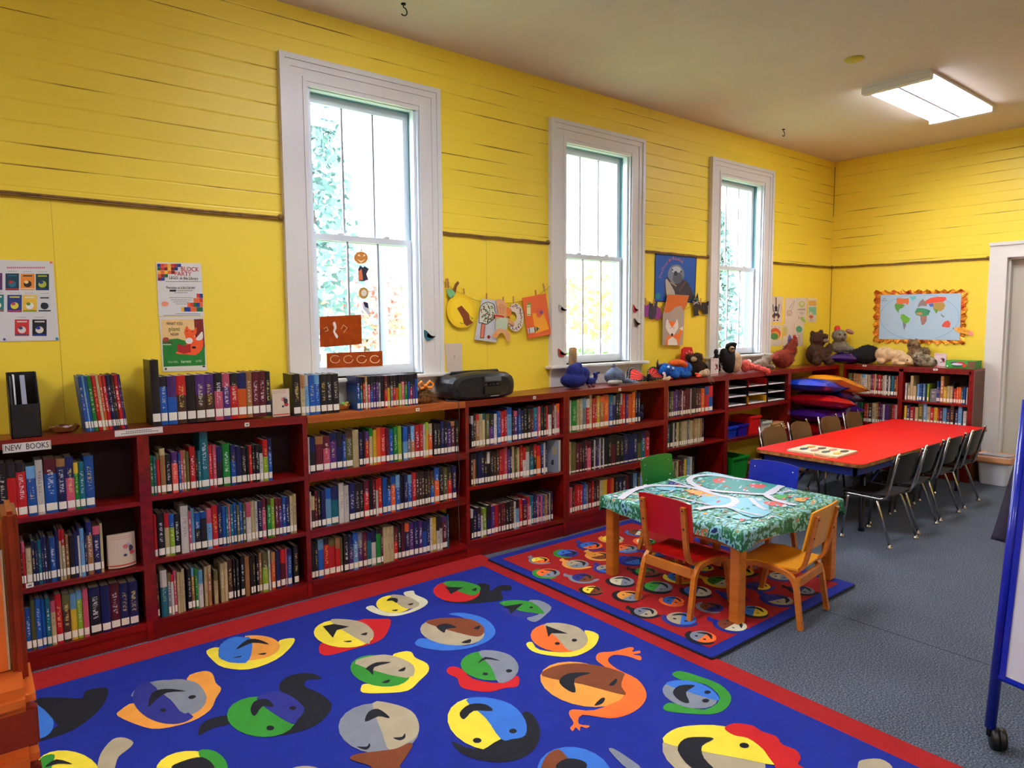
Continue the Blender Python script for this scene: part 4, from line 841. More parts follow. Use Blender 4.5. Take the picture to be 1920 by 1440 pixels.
inlay(rug, [(-1.2, -4.7), (2.515, -4.7), (2.515, -.43), (-1.2, -.43)], 'B', 0, T1-.0005)
def crop(ox, oy, k): return lambda u, v: (lambda q: (q.x, q.y))(on_z(ox+u*k, oy+v*k, T1))
A = crop(0, 1040, .364583); Bq = crop(560, 1040, .364583); Cq = crop(1200, 1040, .375)
def sh(f, key, pts, lvl, sm=True):
    P = [f(*p) for p in pts]; inlay(rug, smooth_loop(P, 3) if sm else P, key, lvl, T1)
def E_(f, key, cx, cy, rx, ry, rot, lvl, a0=0, a1=360): sh(f, key, ell(cx, cy, rx, ry, rot, 22, a0, a1), lvl, False)
# -- faces, back row
sh(A, 'y', [(1062, 495), (1140, 478), (1300, 540), (1420, 470), (1440, 440), (1512, 430), (1500, 470), (1420, 540), (1280, 590), (1150, 580), (1090, 540)], 1)
E_(A, 's', 1215, 490, 92, 66, -10, 2, 60, 300); E_(A, 'a', 1290, 480, 150, 64, -4, 2, -100, 100); sh(A, 's', [(1125, 500), (1150, 450), (1280, 425), (1296, 490), (1262, 558), (1140, 540)], 3)
sh(A, 'k', [(1214, 490), (1270, 440), (1330, 438), (1384, 464), (1300, 455)], 4); sh(A, 'k', [(1196, 532), (1240, 522), (1235, 530)], 4); sh(A, 'k', [(1324, 514), (1368, 506), (1360, 516)], 4)
sh(Bq, 'r', [(300, 340), (400, 332), (474, 336), (450, 410), (400, 450), (300, 480), (130, 520), (110, 460), (200, 430)], 1)
E_(Bq, 'y', 232, 407, 155, 72, 3, 2); sh(Bq, 'c', [(165, 345), (230, 333), (330, 350), (386, 400), (370, 440), (340, 455)], 3); sh(Bq, 'k', [(124, 370), (180, 358), (262, 372), (196, 390), (176, 430)], 4, False)
sh(Bq, 'k', [(228, 448), (272, 444), (262, 452)], 4); sh(Bq, 'k', [(318, 412), (352, 402), (346, 416)], 4)
sh(Bq, 'i', [(345, 276), (380, 262), (410, 280), (480, 300), (560, 290), (620, 250), (560, 220), (540, 195), (590, 186), (600, 205), (655, 230), (660, 255), (600, 290), (500, 316), (410, 308)], 1)
E_(Bq, 'y', 490, 255, 92, 46, 0, 2); sh(Bq, 'c', [(470, 210), (540, 212), (600, 235), (620, 262), (570, 280), (520, 262)], 3); sh(Bq, 'k', [(452, 240), (470, 224), (508, 228), (504, 250), (480, 238)], 4); sh(Bq, 'k', [(478, 288), (510, 284), (500, 292)], 4); sh(Bq, 'k', [(560, 258), (590, 250), (580, 262)], 4)
sh(Bq, 'k', [(740, 240), (820, 230), (900, 190), (920, 150), (980, 155), (985, 190), (1030, 160), (1090, 160), (1090, 184), (1040, 188), (1050, 230), (960, 245), (860, 252)], 1)
E_(Bq, 'r', 812, 190, 120, 54, 2, 2); sh(Bq, 'g', [(742, 148), (830, 136), (925, 160), (930, 190), (880, 210)], 3); sh(Bq, 'k', [(752, 166), (846, 170), (782, 205), (770, 185)], 4, False); sh(Bq, 'k', [(890, 182), (916, 172), (910, 188)], 4)
sh(Bq, 'z', [(1180, 240), (1240, 236), (1300, 270), (1270, 310), (1220, 345), (1180, 336), (1180, 322), (1240, 300)], 1); sh(Bq, 'g', [(1030, 250), (1110, 234), (1200, 246), (1256, 290), (1250, 304), (1140, 290)], 2); sh(Bq, 'v', [(1040, 275), (1140, 292), (1230, 305), (1170, 325), (1090, 312)], 2); sh(Bq, 'k', [(1052, 268), (1156, 252), (1090, 306), (1080, 280)], 4, False); E_(Bq, 'k', 1196, 273, 10, 5, 0, 4)
# -- second row
sh(A, 'a', [(960, 640), (1040, 600), (1090, 610), (1110, 660), (1138, 690), (1110, 740), (1080, 800), (980, 860), (820, 896), (720, 880), (606, 830), (620, 800), (690, 764), (760, 840), (900, 820), (1060, 760)], 1)
E_(A, 'z', 865, 745, 195, 100, 0, 2, -170, 60); E_(A, 'v', 850, 760, 170, 108, 14, 2, 20, 230); sh(A, 'z', [(800, 680), (900, 642), (1010, 660), (1058, 720), (1050, 760), (950, 820), (880, 750)], 3); sh(A, 'k', [(764, 786), (780, 715), (850, 692), (955, 704), (860, 712), (800, 750)], 4); E_(A, 'k', 988, 735, 20, 9, -10, 5); E_(A, 'k', 838, 802, 16, 9, 0, 5)
sh(Bq, 's', [(770, 306), (850, 300), (960, 330), (1012, 390), (980, 440), (880, 480), (740, 494), (610, 470), (608, 440), (660, 432), (860, 470), (940, 420), (860, 330)], 1)
E_(Bq, 'c', 790, 397, 166, 70, 5, 2); sh(Bq, 'w', [(655, 352), (740, 328), (880, 332), (950, 372), (944, 414), (880, 418)], 3); sh(Bq, 'k', [(708, 372), (760, 356), (812, 376), (760, 384), (748, 404)], 4); sh(Bq, 'k', [(836, 454), (884, 436), (880, 456)], 4); sh(Bq, 'k', [(900, 380), (934, 366), (924, 386)], 4)
sh(Bq, 'y', [(1170, 460), (1200, 450), (1240, 490), (1400, 500), (1480, 440), (1470, 390), (1540, 410), (1530, 460), (1480, 500), (1400, 526), (1280, 518), (1200, 496)], 1)
E_(Bq, 'o', 1340, 428, 148, 74, 6, 2); sh(Bq, 'c', [(1260, 362), (1340, 352), (1440, 376), (1486, 430), (1460, 480), (1390, 494), (1330, 430)], 3); sh(Bq, 'k', [(1270, 366), (1386, 408), (1300, 406), (1284, 426)], 4, False); E_(Bq, 'k', 1330, 459, 13, 7, 0, 5); E_(Bq, 'k', 1418, 442, 14, 7, 0, 5)
# -- third row
sh(Bq, 'y', [(480, 524), (540, 498), (580, 502), (600, 530), (660, 560), (668, 600), (620, 650), (560, 700), (440, 712), (330, 710), (322, 680), (350, 664), (500, 670), (580, 600)], 1)
E_(Bq, 'g', 420, 598, 156, 80, 8, 2); sh(Bq, 'c', [(290, 562), (380, 522), (480, 520), (590, 570), (555, 636)], 3); sh(Bq, 'k', [(346, 586), (400, 556), (476, 556), (390, 580), (384, 620), (362, 600)], 4); sh(Bq, 'k', [(426, 660), (468, 644), (460, 660)], 4); sh(Bq, 'k', [(510, 600), (548, 580), (542, 600)], 4)
sh(Bq, 'r', [(762, 590), (790, 575), (840, 590), (900, 640), (1040, 660), (1120, 622), (1136, 650), (1120, 680), (1060, 686), (980, 706), (880, 696), (830, 676), (816, 636), (770, 614)], 1)
E_(Bq, 'g', 982, 572, 150, 76, 4, 2); sh(Bq, 'z', [(925, 503), (1000, 494), (1090, 520), (1132, 580), (1100, 640), (1028, 660), (990, 580)], 3); sh(Bq, 'k', [(922, 562), (960, 528), (1036, 548), (965, 540)], 4); E_(Bq, 'k', 960, 616, 14, 7, 0, 5); E_(Bq, 'k', 1082, 600, 16, 8, 0, 5)
sh(A, 'k', [(1022, 930), (1030, 880), (1080, 845), (1170, 828), (1180, 870), (1110, 888), (1060, 910)], 1); sh(A, 'k', [(1436, 690), (1460, 640), (1530, 612), (1610, 612), (1654, 640), (1580, 645), (1570, 680), (1640, 710), (1706, 770), (1680, 830), (1600, 890), (1450, 930), (1440, 910), (1540, 830), (1500, 760)], 1)
E_(A, 'g', 1345, 835, 178, 104, 4, 2); sh(A, 'v', [(1320, 740), (1400, 705), (1480, 720), (1565, 790), (1530, 850), (1500, 872), (1380, 800)], 3); sh(A, 'k', [(1288, 800), (1310, 756), (1370, 744), (1402, 770), (1400, 786), (1350, 782), (1310, 832)], 4); E_(A, 'k', 1390, 894, 20, 12, 0, 5); E_(A, 'k', 1506, 792, 18, 10, 0, 5)
# orange-haired face with arms
sh(Bq, 'o', [(1530, 540), (1545, 505), (1620, 498), (1700, 476), (1724, 482), (1715, 500), (1752, 494), (1756, 506), (1718, 514), (1758, 522), (1756, 544), (1690, 522), (1620, 516), (1590, 545), (1640, 590), (1740, 640), (1788, 710), (1770, 770), (1700, 820), (1600, 842), (1460, 824), (1440, 870), (1496, 880), (1480, 892), (1450, 884), (1445, 906), (1424, 888), (1410, 908), (1396, 890), (1414, 866), (1390, 820), (1410, 796), (1520, 800), (1640, 740), (1660, 640), (1580, 580)], 1)
E_(Bq, 'a', 1460, 668, 222, 110, 12, 2, 0, 360); sh(Bq, 'w', [(1252, 625), (1300, 580), (1420, 560), (1560, 575), (1672, 610), (1680, 640), (1660, 680), (1688, 726), (1460, 668)], 3); sh(Bq, 'k', [(1340, 650), (1390, 612), (1505, 610), (1420, 640), (1424, 710), (1370, 690)], 4); sh(Bq, 'k', [(1520, 778), (1556, 740), (1576, 742), (1560, 768)], 4); sh(Bq, 'k', [(1596, 672), (1630, 640), (1638, 652), (1620, 674)], 4)
sh(Bq, 'o', [(1668, 640), (1690, 620), (1770, 720), (1700, 800), (1600, 838), (1480, 822), (1560, 790), (1680, 730), (1660, 680)], 3)
# green-haired grey face at the right edge
sh(Cq, 'g', [(160, 600), (200, 582), (300, 610), (400, 650), (456, 710), (430, 770), (360, 798), (260, 796), (140, 784), (116, 764), (140, 742), (200, 748), (320, 776), (400, 720), (330, 650), (220, 632)], 1)
E_(Cq, 'z', 250, 700, 140, 66, 12, 2); sh(Cq, 's', [(130, 650), (180, 630), (270, 636), (350, 670), (392, 712), (380, 730), (250, 690)], 3); sh(Cq, 'k', [(164, 690), (200, 656), (276, 656), (230, 690), (246, 742), (196, 730)], 4); E_(Cq, 'k', 338, 690, 16, 8, 0, 5); E_(Cq, 'k', 328, 732, 18, 9, 0, 5)
# -- front rows
E_(Bq, 'z', 412, 895, 208, 130, 3, 2); sh(Bq, 'c', [(380, 766), (480, 768), (580, 806), (618, 870), (610, 930), (560, 970), (468, 1006), (430, 920)], 3); sh(Bq, 'k', [(342, 862), (360, 810), (410, 796), (460, 830), (462, 844), (410, 834)], 4); sh(Bq, 'k', [(298, 990), (350, 990), (362, 972), (368, 988), (345, 1006)], 4); sh(Bq, 'k', [(486, 944), (530, 940), (546, 922), (548, 944), (520, 958)], 4)
sh(Bq, 'w', [(268, 1056), (290, 1030), (400, 1014), (500, 1000), (570, 970), (584, 990), (540, 1060), (520, 1090), (530, 1130), (400, 1140), (370, 1090)], 4)
sh(Bq, 'k', [(1150, 818), (1200, 820), (1242, 900), (1220, 990), (1140, 1050), (1020, 1068), (900, 1050), (820, 1010), (790, 960), (900, 1000), (1040, 960), (1160, 930)], 1)
E_(Bq, 'y', 966, 872, 205, 132, 14, 2); sh(Bq, 's', [(860, 750), (960, 736), (1090, 770), (1164, 850), (1166, 930), (1100, 950), (1040, 950), (960, 840)], 3); sh(Bq, 'k', [(828, 816), (880, 772), (960, 772), (998, 806), (900, 806), (850, 850)], 4); E_(Bq, 'k', 918, 958, 22, 13, 0, 5); E_(Bq, 'k', 1102, 910, 20, 12, 0, 5); sh(Bq, 'k', [(870, 1005), (940, 1008), (1040, 950), (1160, 930), (1200, 960), (1060, 1040), (900, 1040)], 3)
# partly seen along the lower edge
sh(A, 'k', [(180, 750), (300, 735), (420, 738), (440, 700), (545, 684), (552, 730), (500, 810), (380, 900), (240, 950), (150, 970), (60, 960), (160, 900), (300, 880)], 1); E_(A, 's', 150, 850, 130, 95, 20, 1); sh(A, 'k', [(180, 750), (230, 800), (310, 885), (330, 880), (420, 770)], 2); sh(A, 'k', [(170, 880), (190, 840), (150, 830)], 4)
E_(A, 'y', 350, 1110, 165, 100, 10, 2); sh(A, 'g', [(190, 1090), (220, 1040), (280, 1030), (270, 1080), (240, 1180), (190, 1180)], 3); sh(A, 'k', [(230, 1096), (290, 1055), (374, 1080), (300, 1078)], 4)
sh(A, 'c', [(500, 1100), (520, 1020), (580, 950), (640, 942), (686, 966), (660, 1000), (610, 1040), (590, 1100), (560, 1180), (500, 1180)], 1)
E_(A, 'y', 980, 1115, 180, 105, 0, 2); sh(A, 'g', [(1020, 1012), (1100, 1010), (1160, 1060), (1170, 1130), (1110, 1180), (1060, 1100)], 3); sh(A, 'k', [(880, 1097), (960, 1058), (1040, 1044), (1090, 1075), (1098, 1110), (1000, 1120)], 4); E_(A, 'c', 1570, 1140, 110, 52, 0, 2)
E_(Bq, 's', 1420, 1130, 195, 138, 12, 2); sh(Bq, 'w', [(1246, 1100), (1280, 1030), (1340, 1004), (1400, 1060), (1480, 1080), (1440, 1180), (1260, 1180)], 3); sh(Bq, 'k', [(1322, 1090), (1370, 1054), (1440, 1056), (1484, 1085), (1440, 1150), (1360, 1130)], 4); sh(Bq, 'z', [(1598, 1010), (1620, 1000), (1700, 1050), (1760, 1100), (1700, 1110)], 3)
E_(Cq, 'c', 370, 1010, 265, 140, 14, 2); sh(Cq, 'y', [(118, 940), (160, 880), (260, 856), (420, 860), (560, 920), (640, 1000), (680, 1054), (500, 1020), (310, 985)], 3); sh(Cq, 'k', [(188, 980), (220, 925), (290, 914), (370, 922), (310, 960), (320, 1020), (370, 1080), (260, 1070)], 4); E_(Cq, 'k', 521, 957, 24, 13, 6, 5)
sh(Cq, 'r', [(422, 870), (470, 846), (560, 856), (610, 886), (680, 910), (710, 950), (780, 980), (804, 1020), (790, 1050), (830, 1080), (700, 1090), (670, 1050), (640, 1010), (610, 970), (540, 920), (470, 905)], 4)
sh(Cq, 'c', [(1090, 1050), (1110, 1028), (1200, 1022), (1260, 1060), (1250, 1110), (1100, 1110)], 2)
# the pile's colour also carries on under the camera: three more faces
for cx, cy, k1, k2 in ((1.9, -3.75, 'g', 'c'), (1.2, -4.2, 'y', 's'), (.3, -4.1, 'o', 'a')):
    P = ell(cx, cy, .26, .24, 20, 24); inlay(rug, P, k1, 2, T1); inlay(rug, ell(cx, cy, .26, .24, 20, 16, 0, 180), k2, 3, T1); inlay(rug, smooth_loop([(cx-.15, cy+.02), (cx, cy+.12), (cx+.15, cy+.02), (cx, cy+.06)], 3), 'k', 4, T1)
tag(rug.build('area_rug'), 'large blue rug with upside-down smiling faces and a red border', 'rug')
# small red rug under the play table
T2 = .0215; r2 = MB(); X0, X1, Y0, Y1 = 2.60, 4.02, -2.105, -.36
r2.prism(rrect(X0, X1, Y0, Y1, .02, 3), T1+.0006, T2-.004, RC['K'], 'z'); r2.prism(rrect(X0+.006, X1-.006, Y0+.006, Y1-.006, .02, 3), T1+.002, T2-.001, RC['B'], 'z')
inlay(r2, [(X0+.075, Y0+.07), (X1-.075, Y0+.07), (X1-.075, Y1-.07), (X0+.075, Y1-.07)], 'R', 0, T2-.0005)
fr = random.Random(21)
def face(cx, cy, rot, s, k1, k2, hair, closed):
    def L(pts): c_, s_ = math.cos(rot), math.sin(rot); return [(cx+(x*c_-y*s_)*s, cy+(x*s_+y*c_)*s) for x, y in pts]
    for q in (X0+.11, X1-.11):
        pass
    h = [(-1.15, .1), (-1.1, .75), (-.4, 1.35), (.5, 1.3), (1.2, .7), (1.25, -.1), (.8, .3), (0, .75), (-.8, .4)] if fr.random() < .6 else [(-1.3, -.6), (-1.25, .5), (-.6, 1.25), (.4, 1.3), (1.15, .8), (1.5, .9), (1.9, .3), (1.4, .35), (1.0, .2), (0, .8), (-.8, .3), (-1.0, -.5)]
    inlay(r2, L(smooth_loop(h, 3)), hair, 1, T2); inlay(r2, L(ell(0, 0, 1.0, 1.0, 0, 22)), k1, 2, T2); inlay(r2, L(ell(0, 0, 1.0, 1.0, 0, 12, 100, 280)), k2, 3, T2)
    inlay(r2, L(smooth_loop([(-.7, -.1), (0, -.5), (.72, -.12), (.45, -.62), (0, -.8), (-.4, -.62)], 3)), 'k', 4, T2)
    for ex in (-.38, .38): inlay(r2, L(ell(ex, .32, .13, .06 if closed else .12, 0, 8)), 'k', 5, T2)
keys = ['y', 'c', 'z', 's', 'g', 'a', 'o', 'v', 'w', 'i']; row_n = 0
y = Y0+.155
while y < Y1-.1:
    x = X0+.145+(.1 if row_n % 2 else 0)
    while x < X1-.1:
        k1, k2 = fr.sample(keys, 2); face(x+fr.uniform(-.012, .012), y+fr.uniform(-.012, .012), math.pi/2+fr.uniform(-.5, .5), fr.uniform(.058, .082), k1, k2, fr.choice(['k', 'B', 'y', 'a', 's', 'o', 'g', 'k', 'z', 'v']), fr.random() < .4); x += .235
    y += .19; row_n += 1
tag(r2.build('area_rug'), 'smaller red rug with many small faces and a blue border under the play table', 'rug')
# ================================================================ THINGS ON THE WALLS
def PC(c, r=.6): return mat('paint_%d_%d_%d' % tuple(c), c, r)
class Sheet:
    """flat paper work seen in a crop of the photo, standing on the long wall (or end wall) as real sheets"""
    def __init__(s, ox, oy, k, y=-.003, end=False): s.ox, s.oy, s.k, s.y, s.end, s.m = ox, oy, k, y, end, MB()
    def P(s, u, v):
        q = on_x(s.ox+u*s.k, s.oy+v*s.k, XE+s.y) if s.end else on_y(s.ox+u*s.k, s.oy+v*s.k, s.y); return (q.y, q.z) if s.end else (q.x, q.z)
    def base(s, c, pts, sm=False, th=.0015):
        p = [s.P(*q) for q in pts]; p = smooth_loop(p, 3) if sm else p
        y = (XE+s.y) if s.end else s.y; s.m.prism(p, y, y+th, PC(c), 'x' if s.end else 'y'); return s
    def add(s, c, pts, l=1, sm=False):
        p = [s.P(*q) for q in pts]; p = smooth_loop(p, 3) if sm else p; y = ((XE+s.y) if s.end else s.y)-l*.0004
        s.m.add([(y, a, b) if s.end else (a, y, b) for a, b in p], [tuple(range(len(p)))], PC(c)); return s
    def rect(s, c, u0, v0, u1, v1, l=1, sk=0): return s.add(c, [(u0, v0), (u1, v0), (u1+sk, v1), (u0+sk, v1)], l)
    def oval(s, c, u, v, ru, rv, l=1, rot=0, a0=0, a1=360): return s.add(c, ell(u, v, ru, rv, rot, 16, a0, a1), l)
    def line(s, c, pts, w, l=1):
        for (a, b), (e, f) in zip(pts, pts[1:]):
            L_ = math.hypot(e-a, f-b) or 1; nx, ny = -(f-b)/L_*w/2, (e-a)/L_*w/2; s.add(c, [(a+nx, b+ny), (e+nx, f+ny), (e-nx, f-ny), (a-nx, b-ny)], l)
        return s
    def done(s, nm, lb, cat, grp=None): s.o = tag(s.m.build(nm), lb, cat, grp); return s
    def text(s, body, u, v, px, c, l=2, wsc=1.0, rot=0, align='CENTER'):
        a, b = s.P(u, v); h = abs(s.P(u, v-px/2)[1]-s.P(u, v+px/2)[1])*1.2; wsc *= .86 if s.k > .2 else 1; y = ((XE+s.y) if s.end else s.y)-l*.0004-.0007
        text_mesh('lettering', body, h, PC(c), s.o, MEND(a, b, y, rot) if s.end else MWALL(a, b, y, rot), wscale=wsc, align=align, ext=.0003); return s
K7 = .291667
# book list sheet
s = Sheet(0, 340, K7).base((222, 220, 216), [(-230, 497), (340, 515), (380, 1022), (-205, 1035)])
cov = [(35, 592, 122, 700, (18, 62, 80), (30, 110, 130), (190, 40, 40)), (133, 594, 222, 698, (236, 140, 40), (60, 40, 30), (230, 210, 160)), (230, 595, 315, 700, (22, 60, 50), (180, 190, 60), (30, 60, 130)), (47, 730, 140, 840, (36, 60, 130), (232, 220, 60), (190, 60, 90)),
       (145, 732, 237, 840, (236, 190, 60), (240, 240, 230), (110, 160, 50)), (245, 735, 328, 840, (214, 214, 216), (30, 34, 46), (30, 34, 46)), (95, 888, 187, 994, (206, 40, 40), (226, 220, 210), (60, 80, 120)), (208, 888, 300, 994, (26, 26, 32), (230, 220, 200), (30, 50, 160)),
       (-70, 590, 15, 698, (90, 40, 90), (220, 180, 200), (40, 60, 90)), (-60, 728, 25, 838, (30, 120, 120), (230, 230, 200), (200, 90, 40))]
for u0, v0, u1, v1, a, b, c in cov:
    s.rect(a, u0, v0, u1, v1); um, vm = (u0+u1)/2, (v0+v1)/2; s.oval(b, um, vm+14, 26, 22, 2); s.oval(c, um-8, vm+2, 14, 10, 3); s.rect(b, u0+14, v0+10, u1-14, v0+18, 2); s.rect(c, u0+2, v1-12, u1-2, v1-4, 2)
    x = u0+16
    while x < u1-16: s.rect((150, 150, 160), x, v0-16, x+6, v0-12); x += 10
x = 45
while x < 280: s.rect((210, 90, 110), x, 550, x+9, 560); x += 13
s.oval((240, 120, 60), 328, 522, 10, 8, 3).oval((60, 70, 160), 28, 1016, 9, 8, 3).oval((50, 130, 170), 366, 1012, 10, 9, 3)
s.done('book_list_sheet', 'white sheet with rows of small book covers pinned at the far left', 'poster')
# brick event poster
s = Sheet(0, 340, K7).base((224, 222, 216), [(1003, 520), (1292, 527), (1312, 868), (1020, 868)])
br = [(26, 60, 140), (24, 110, 60), (236, 180, 40), (206, 50, 36), (226, 100, 40), (130, 30, 30)]
rr = random.Random(4)
for j, n_ in enumerate((7, 6, 5, 3, 2)):
    for i in range(n_): s.rect(br[(i*2+j+rr.randrange(3)) % 6], 1010+i*22+j*1.2, 530+j*22, 1010+i*22+22+j*1.2, 530+j*22+21, 1)
for j, n_ in enumerate((2, 3, 5, 7)):
    for i in range(n_): s.rect(br[(i+j*2+rr.randrange(3)) % 6], 1303-(i+1)*20, 722+j*29, 1303-i*20, 722+j*29+28, 1, 2)
for v, a, b in ((645, 1066, 1290), (703, 1140, 1240), (716, 1120, 1210), (748, 1090, 1235), (762, 1100, 1225), (775, 1115, 1215), (788, 1130, 1200), (852, 1130, 1290), (862, 1050, 1290)):
    x = a
    while x < b: s.rect((110, 108, 110), x, v-2, x+7, v+2); x += 10
s.rect((20, 20, 22), 1090, 697, 1132, 709).oval((232, 140, 110), 1060, 788, 24, 16)
s.done('event_poster', 'white BLOCK PARTY poster with coloured bricks above the fox poster', 'poster', 'two posters one above the other')
s.text('BLOCK', 1220, 566, 34, (206, 50, 40), wsc=.98).text('PARTY', 1176, 596, 34, (206, 50, 40), wsc=.98).text("LEGO  in the Library", 1182, 623, 22, (24, 34, 60), wsc=.9).text('Thursdays at 5:30-7:30 PM', 1160, 685, 17, (24, 24, 30), wsc=.92)
s = Sheet(0, 340, K7).base((226, 222, 214), [(1022, 872), (1308, 870), (1330, 1216), (1046, 1225)])
s.add((236, 196, 130), [(1036, 888), (1250, 886), (1250, 1050), (1044, 1050)]).add((128, 30, 24), [(1246, 886), (1305, 885), (1318, 1070), (1262, 1080)]).add((20, 122, 40), [(1044, 1020), (1140, 1010), (1315, 1060), (1320, 1182), (1052, 1192)], 2)
s.add((240, 88, 24), [(1200, 930), (1215, 950), (1245, 955), (1262, 935), (1262, 975), (1248, 1000), (1300, 1010), (1302, 1070), (1260, 1115), (1200, 1112), (1150, 1110), (1130, 1100), (1190, 1060), (1195, 1010), (1184, 970)], 3, True)
s.add((238, 232, 220), [(1300, 966), (1304, 1006), (1285, 1022), (1258, 1016), (1280, 985)], 4, True).oval((236, 230, 220), 1215, 1025, 24, 20, 4).add((176, 24, 28), [(1140, 1046), (1182, 1056), (1226, 1044), (1226, 1098), (1182, 1108), (1142, 1096)], 5).oval((30, 24, 22), 1246, 1068, 14, 8, 5).oval((30, 24, 22), 1200, 962, 4, 4, 5).oval((30, 24, 22), 1236, 966, 4, 4, 5)
s.oval((160, 60, 40), 1066, 1016, 20, 14, 3).rect((90, 60, 40), 1046, 1030, 1110, 1038, 3).rect((200, 200, 190), 1046, 1046, 1100, 1052, 3).oval((20, 20, 24), 1310, 1190, 10, 5, 2).oval((20, 20, 24), 1066, 1206, 6, 7, 2)
s.done('fox_poster', 'poster of an orange fox reading a red book on green grass', 'poster', 'two posters one above the other')
s.text('WHAT YOU', 1122, 915, 22, (70, 60, 40), wsc=.8).text('plant', 1120, 950, 34, (60, 120, 50)).text('NOW', 1122, 984, 22, (70, 60, 40), wsc=.8).text('YOU WILL', 1112, 1162, 16, (200, 210, 170), 3, .8).text('harvest', 1196, 1158, 22, (230, 240, 210), 3, .9).text('LATER', 1276, 1156, 16, (200, 210, 170), 3, .8)
# little blank note
s = Sheet(820, 510, .138889).base((214, 196, 180), [(105, 968), (330, 965), (338, 1362), (160, 1366), (128, 1310)]); s.line((140, 128, 120), [(225, 1170), (231, 1115), (238, 1170)], 4); s.done('paper_note', 'small pale pink paper note taped to yellow wall above the black stereo', 'note')
# craft clothesline, left
STR = mat('yellow_string', (206, 166, 40), .8); PEG = mat('wooden_peg', (206, 152, 84), .6)
def line_of(pts, ox, oy, k, lb, y=-.012):
    P = [on_y(ox+u*k, oy+v*k, y) for u, v in pts]; P = [Vector(p) for p in smooth_open([tuple(p) for p in P], 4)]
    return tag(MB().tube(P, .0022, n=5).build('craft_string', STR), lb, 'string', 'strings with craft work pegged on')
def peg(u, v, tilt, ox, oy, k, lb, grp, L_=.062, y=-.014):
    q = on_y(ox+u*k, oy+v*k, y); m = MB()
    for sgn in (-1, 1): m.bar([(0, sgn*.001, -L_*.5), (sgn*.001, sgn*.004, 0), (sgn*.003, sgn*.006, L_*.5)], .008, .003)
    m.tube([(-.006, -.005, .004), (.006, -.005, .004)], .003, n=6); o = m.build('clothes_peg', PEG, None, q); o.rotation_euler = (0, tilt, 0); tag(o, lb, 'clothes peg', grp)
OX, OY, KK = 820, 510, .138889
line_of([(70, 120), (130, 170), (240, 250), (360, 300), (520, 380), (700, 410), (900, 420), (1050, 410), (1140, 390), (1320, 330), (1460, 240), (1550, 160)], OX, OY, KK, 'yellow string of pegged crafts between the first and second window')
for i, (u, v, tl, lb) in enumerate([(120, 150, .1, 'wooden peg on a leaf craft at the left end of the string'), (150, 150, -.1, 'second wooden peg at the left end of the string'), (360, 285, -.05, 'wooden peg clipping the yellow paper plate'), (665, 345, .05, 'wooden peg clipping the apple tree drawing'), (890, 395, 0, 'wooden peg clipping the paper bear'), (1027, 385, 0, 'wooden peg clipping the paper doughnut'), (1330, 300, -.12, 'dark wooden peg clipping the orange paper'), (1440, 210, -.3, 'wooden peg near the right end of left string')]):
    peg(u, v, tl, OX, OY, KK, lb, 'wooden pegs on the left craft string')
G = 'childrens crafts pegged on the left string'
s = Sheet(OX, OY, KK, -.024); s.base((250, 206, 20), ell(325, 525, 196, 232, -8, 26)); s.oval((255, 214, 40), 325, 525, 150, 182, 1, -8); s.add((140, 66, 26), [(265, 490), (325, 452), (430, 570), (440, 640), (486, 684), (400, 730), (360, 700), (340, 620)], 2)
s.line((90, 150, 40), [(450, 600), (470, 640), (480, 610)], 8, 2).line((90, 150, 40), [(300, 680), (330, 700), (350, 690)], 8, 2).base((130, 70, 30), [(210, 240), (240, 160), (275, 122), (298, 150), (262, 200), (245, 290)]).base((120, 180, 120), [(128, 240), (160, 228), (220, 250), (242, 300), (190, 356), (150, 320)], True)
for i in range(40): a = i/40*6.283; s.line((226, 180, 10), [(325+168*math.cos(a), 525+202*math.sin(a)), (325+192*math.cos(a), 525+228*math.sin(a))], 3, 1)
s.done('paper_plate_craft', 'yellow paper plate craft with brown strip and green leaf', 'craft', G)
s = Sheet(OX, OY, KK, -.020).base((206, 204, 206), [(600, 360), (830, 385), (800, 950), (500, 912)])
s.add((40, 60, 50), [(650, 410), (700, 405), (770, 440), (780, 520), (800, 580), (760, 640), (700, 690), (660, 710), (600, 690), (560, 690), (560, 600), (570, 500), (600, 440)], 1, True).add((214, 214, 196), [(655, 418), (700, 414), (760, 446), (770, 520), (790, 580), (750, 632), (700, 680), (655, 698), (600, 680), (568, 680), (568, 600), (578, 500), (606, 446)], 2, True)
for i in range(90):
    a, b = rr.uniform(0, 6.28), rr.random()**.5; s.oval(rr.choice([(60, 130, 60), (60, 130, 60), (180, 60, 50)]), 680+100*b*math.cos(a), 556+125*b*math.sin(a), 8, 10, 3)
s.rect((40, 40, 44), 592, 695, 648, 895, 1, -18).rect((226, 120, 90), 600, 702, 640, 885, 2, -18).oval((170, 20, 34), 692, 878, 21, 24, 2)
s.done('tree_drawing', 'white drawing of an apple tree with red dotted trunk on the string', 'drawing', G)
s = Sheet(OX, OY, KK, -.030)
s.base((222, 164, 110), [(795, 400), (820, 368), (870, 374), (930, 430), (940, 540), (930, 610), (980, 640), (1040, 690), (1020, 720), (940, 680), (930, 780), (980, 830), (985, 900), (940, 936), (920, 880), (880, 820), (840, 830), (810, 880), (770, 890), (742, 850), (790, 800), (790, 640), (760, 560), (830, 570), (800, 440)], True)
s.add((196, 210, 176), [(800, 640), (930, 620), (950, 700), (930, 780), (850, 760), (790, 780)], 1, True).oval((216, 150, 96), 870, 500, 62, 74, 2).add((236, 130, 50), [(935, 480), (990, 500), (995, 580), (950, 600), (935, 560)], 2, True).line((190, 30, 30), [(760, 590), (820, 590), (900, 606)], 22, 3).oval((40, 30, 30), 845, 490, 5, 5, 4).oval((40, 30, 30), 888, 490, 5, 5, 4).oval((236, 150, 70), 790, 840, 26, 28, 1)
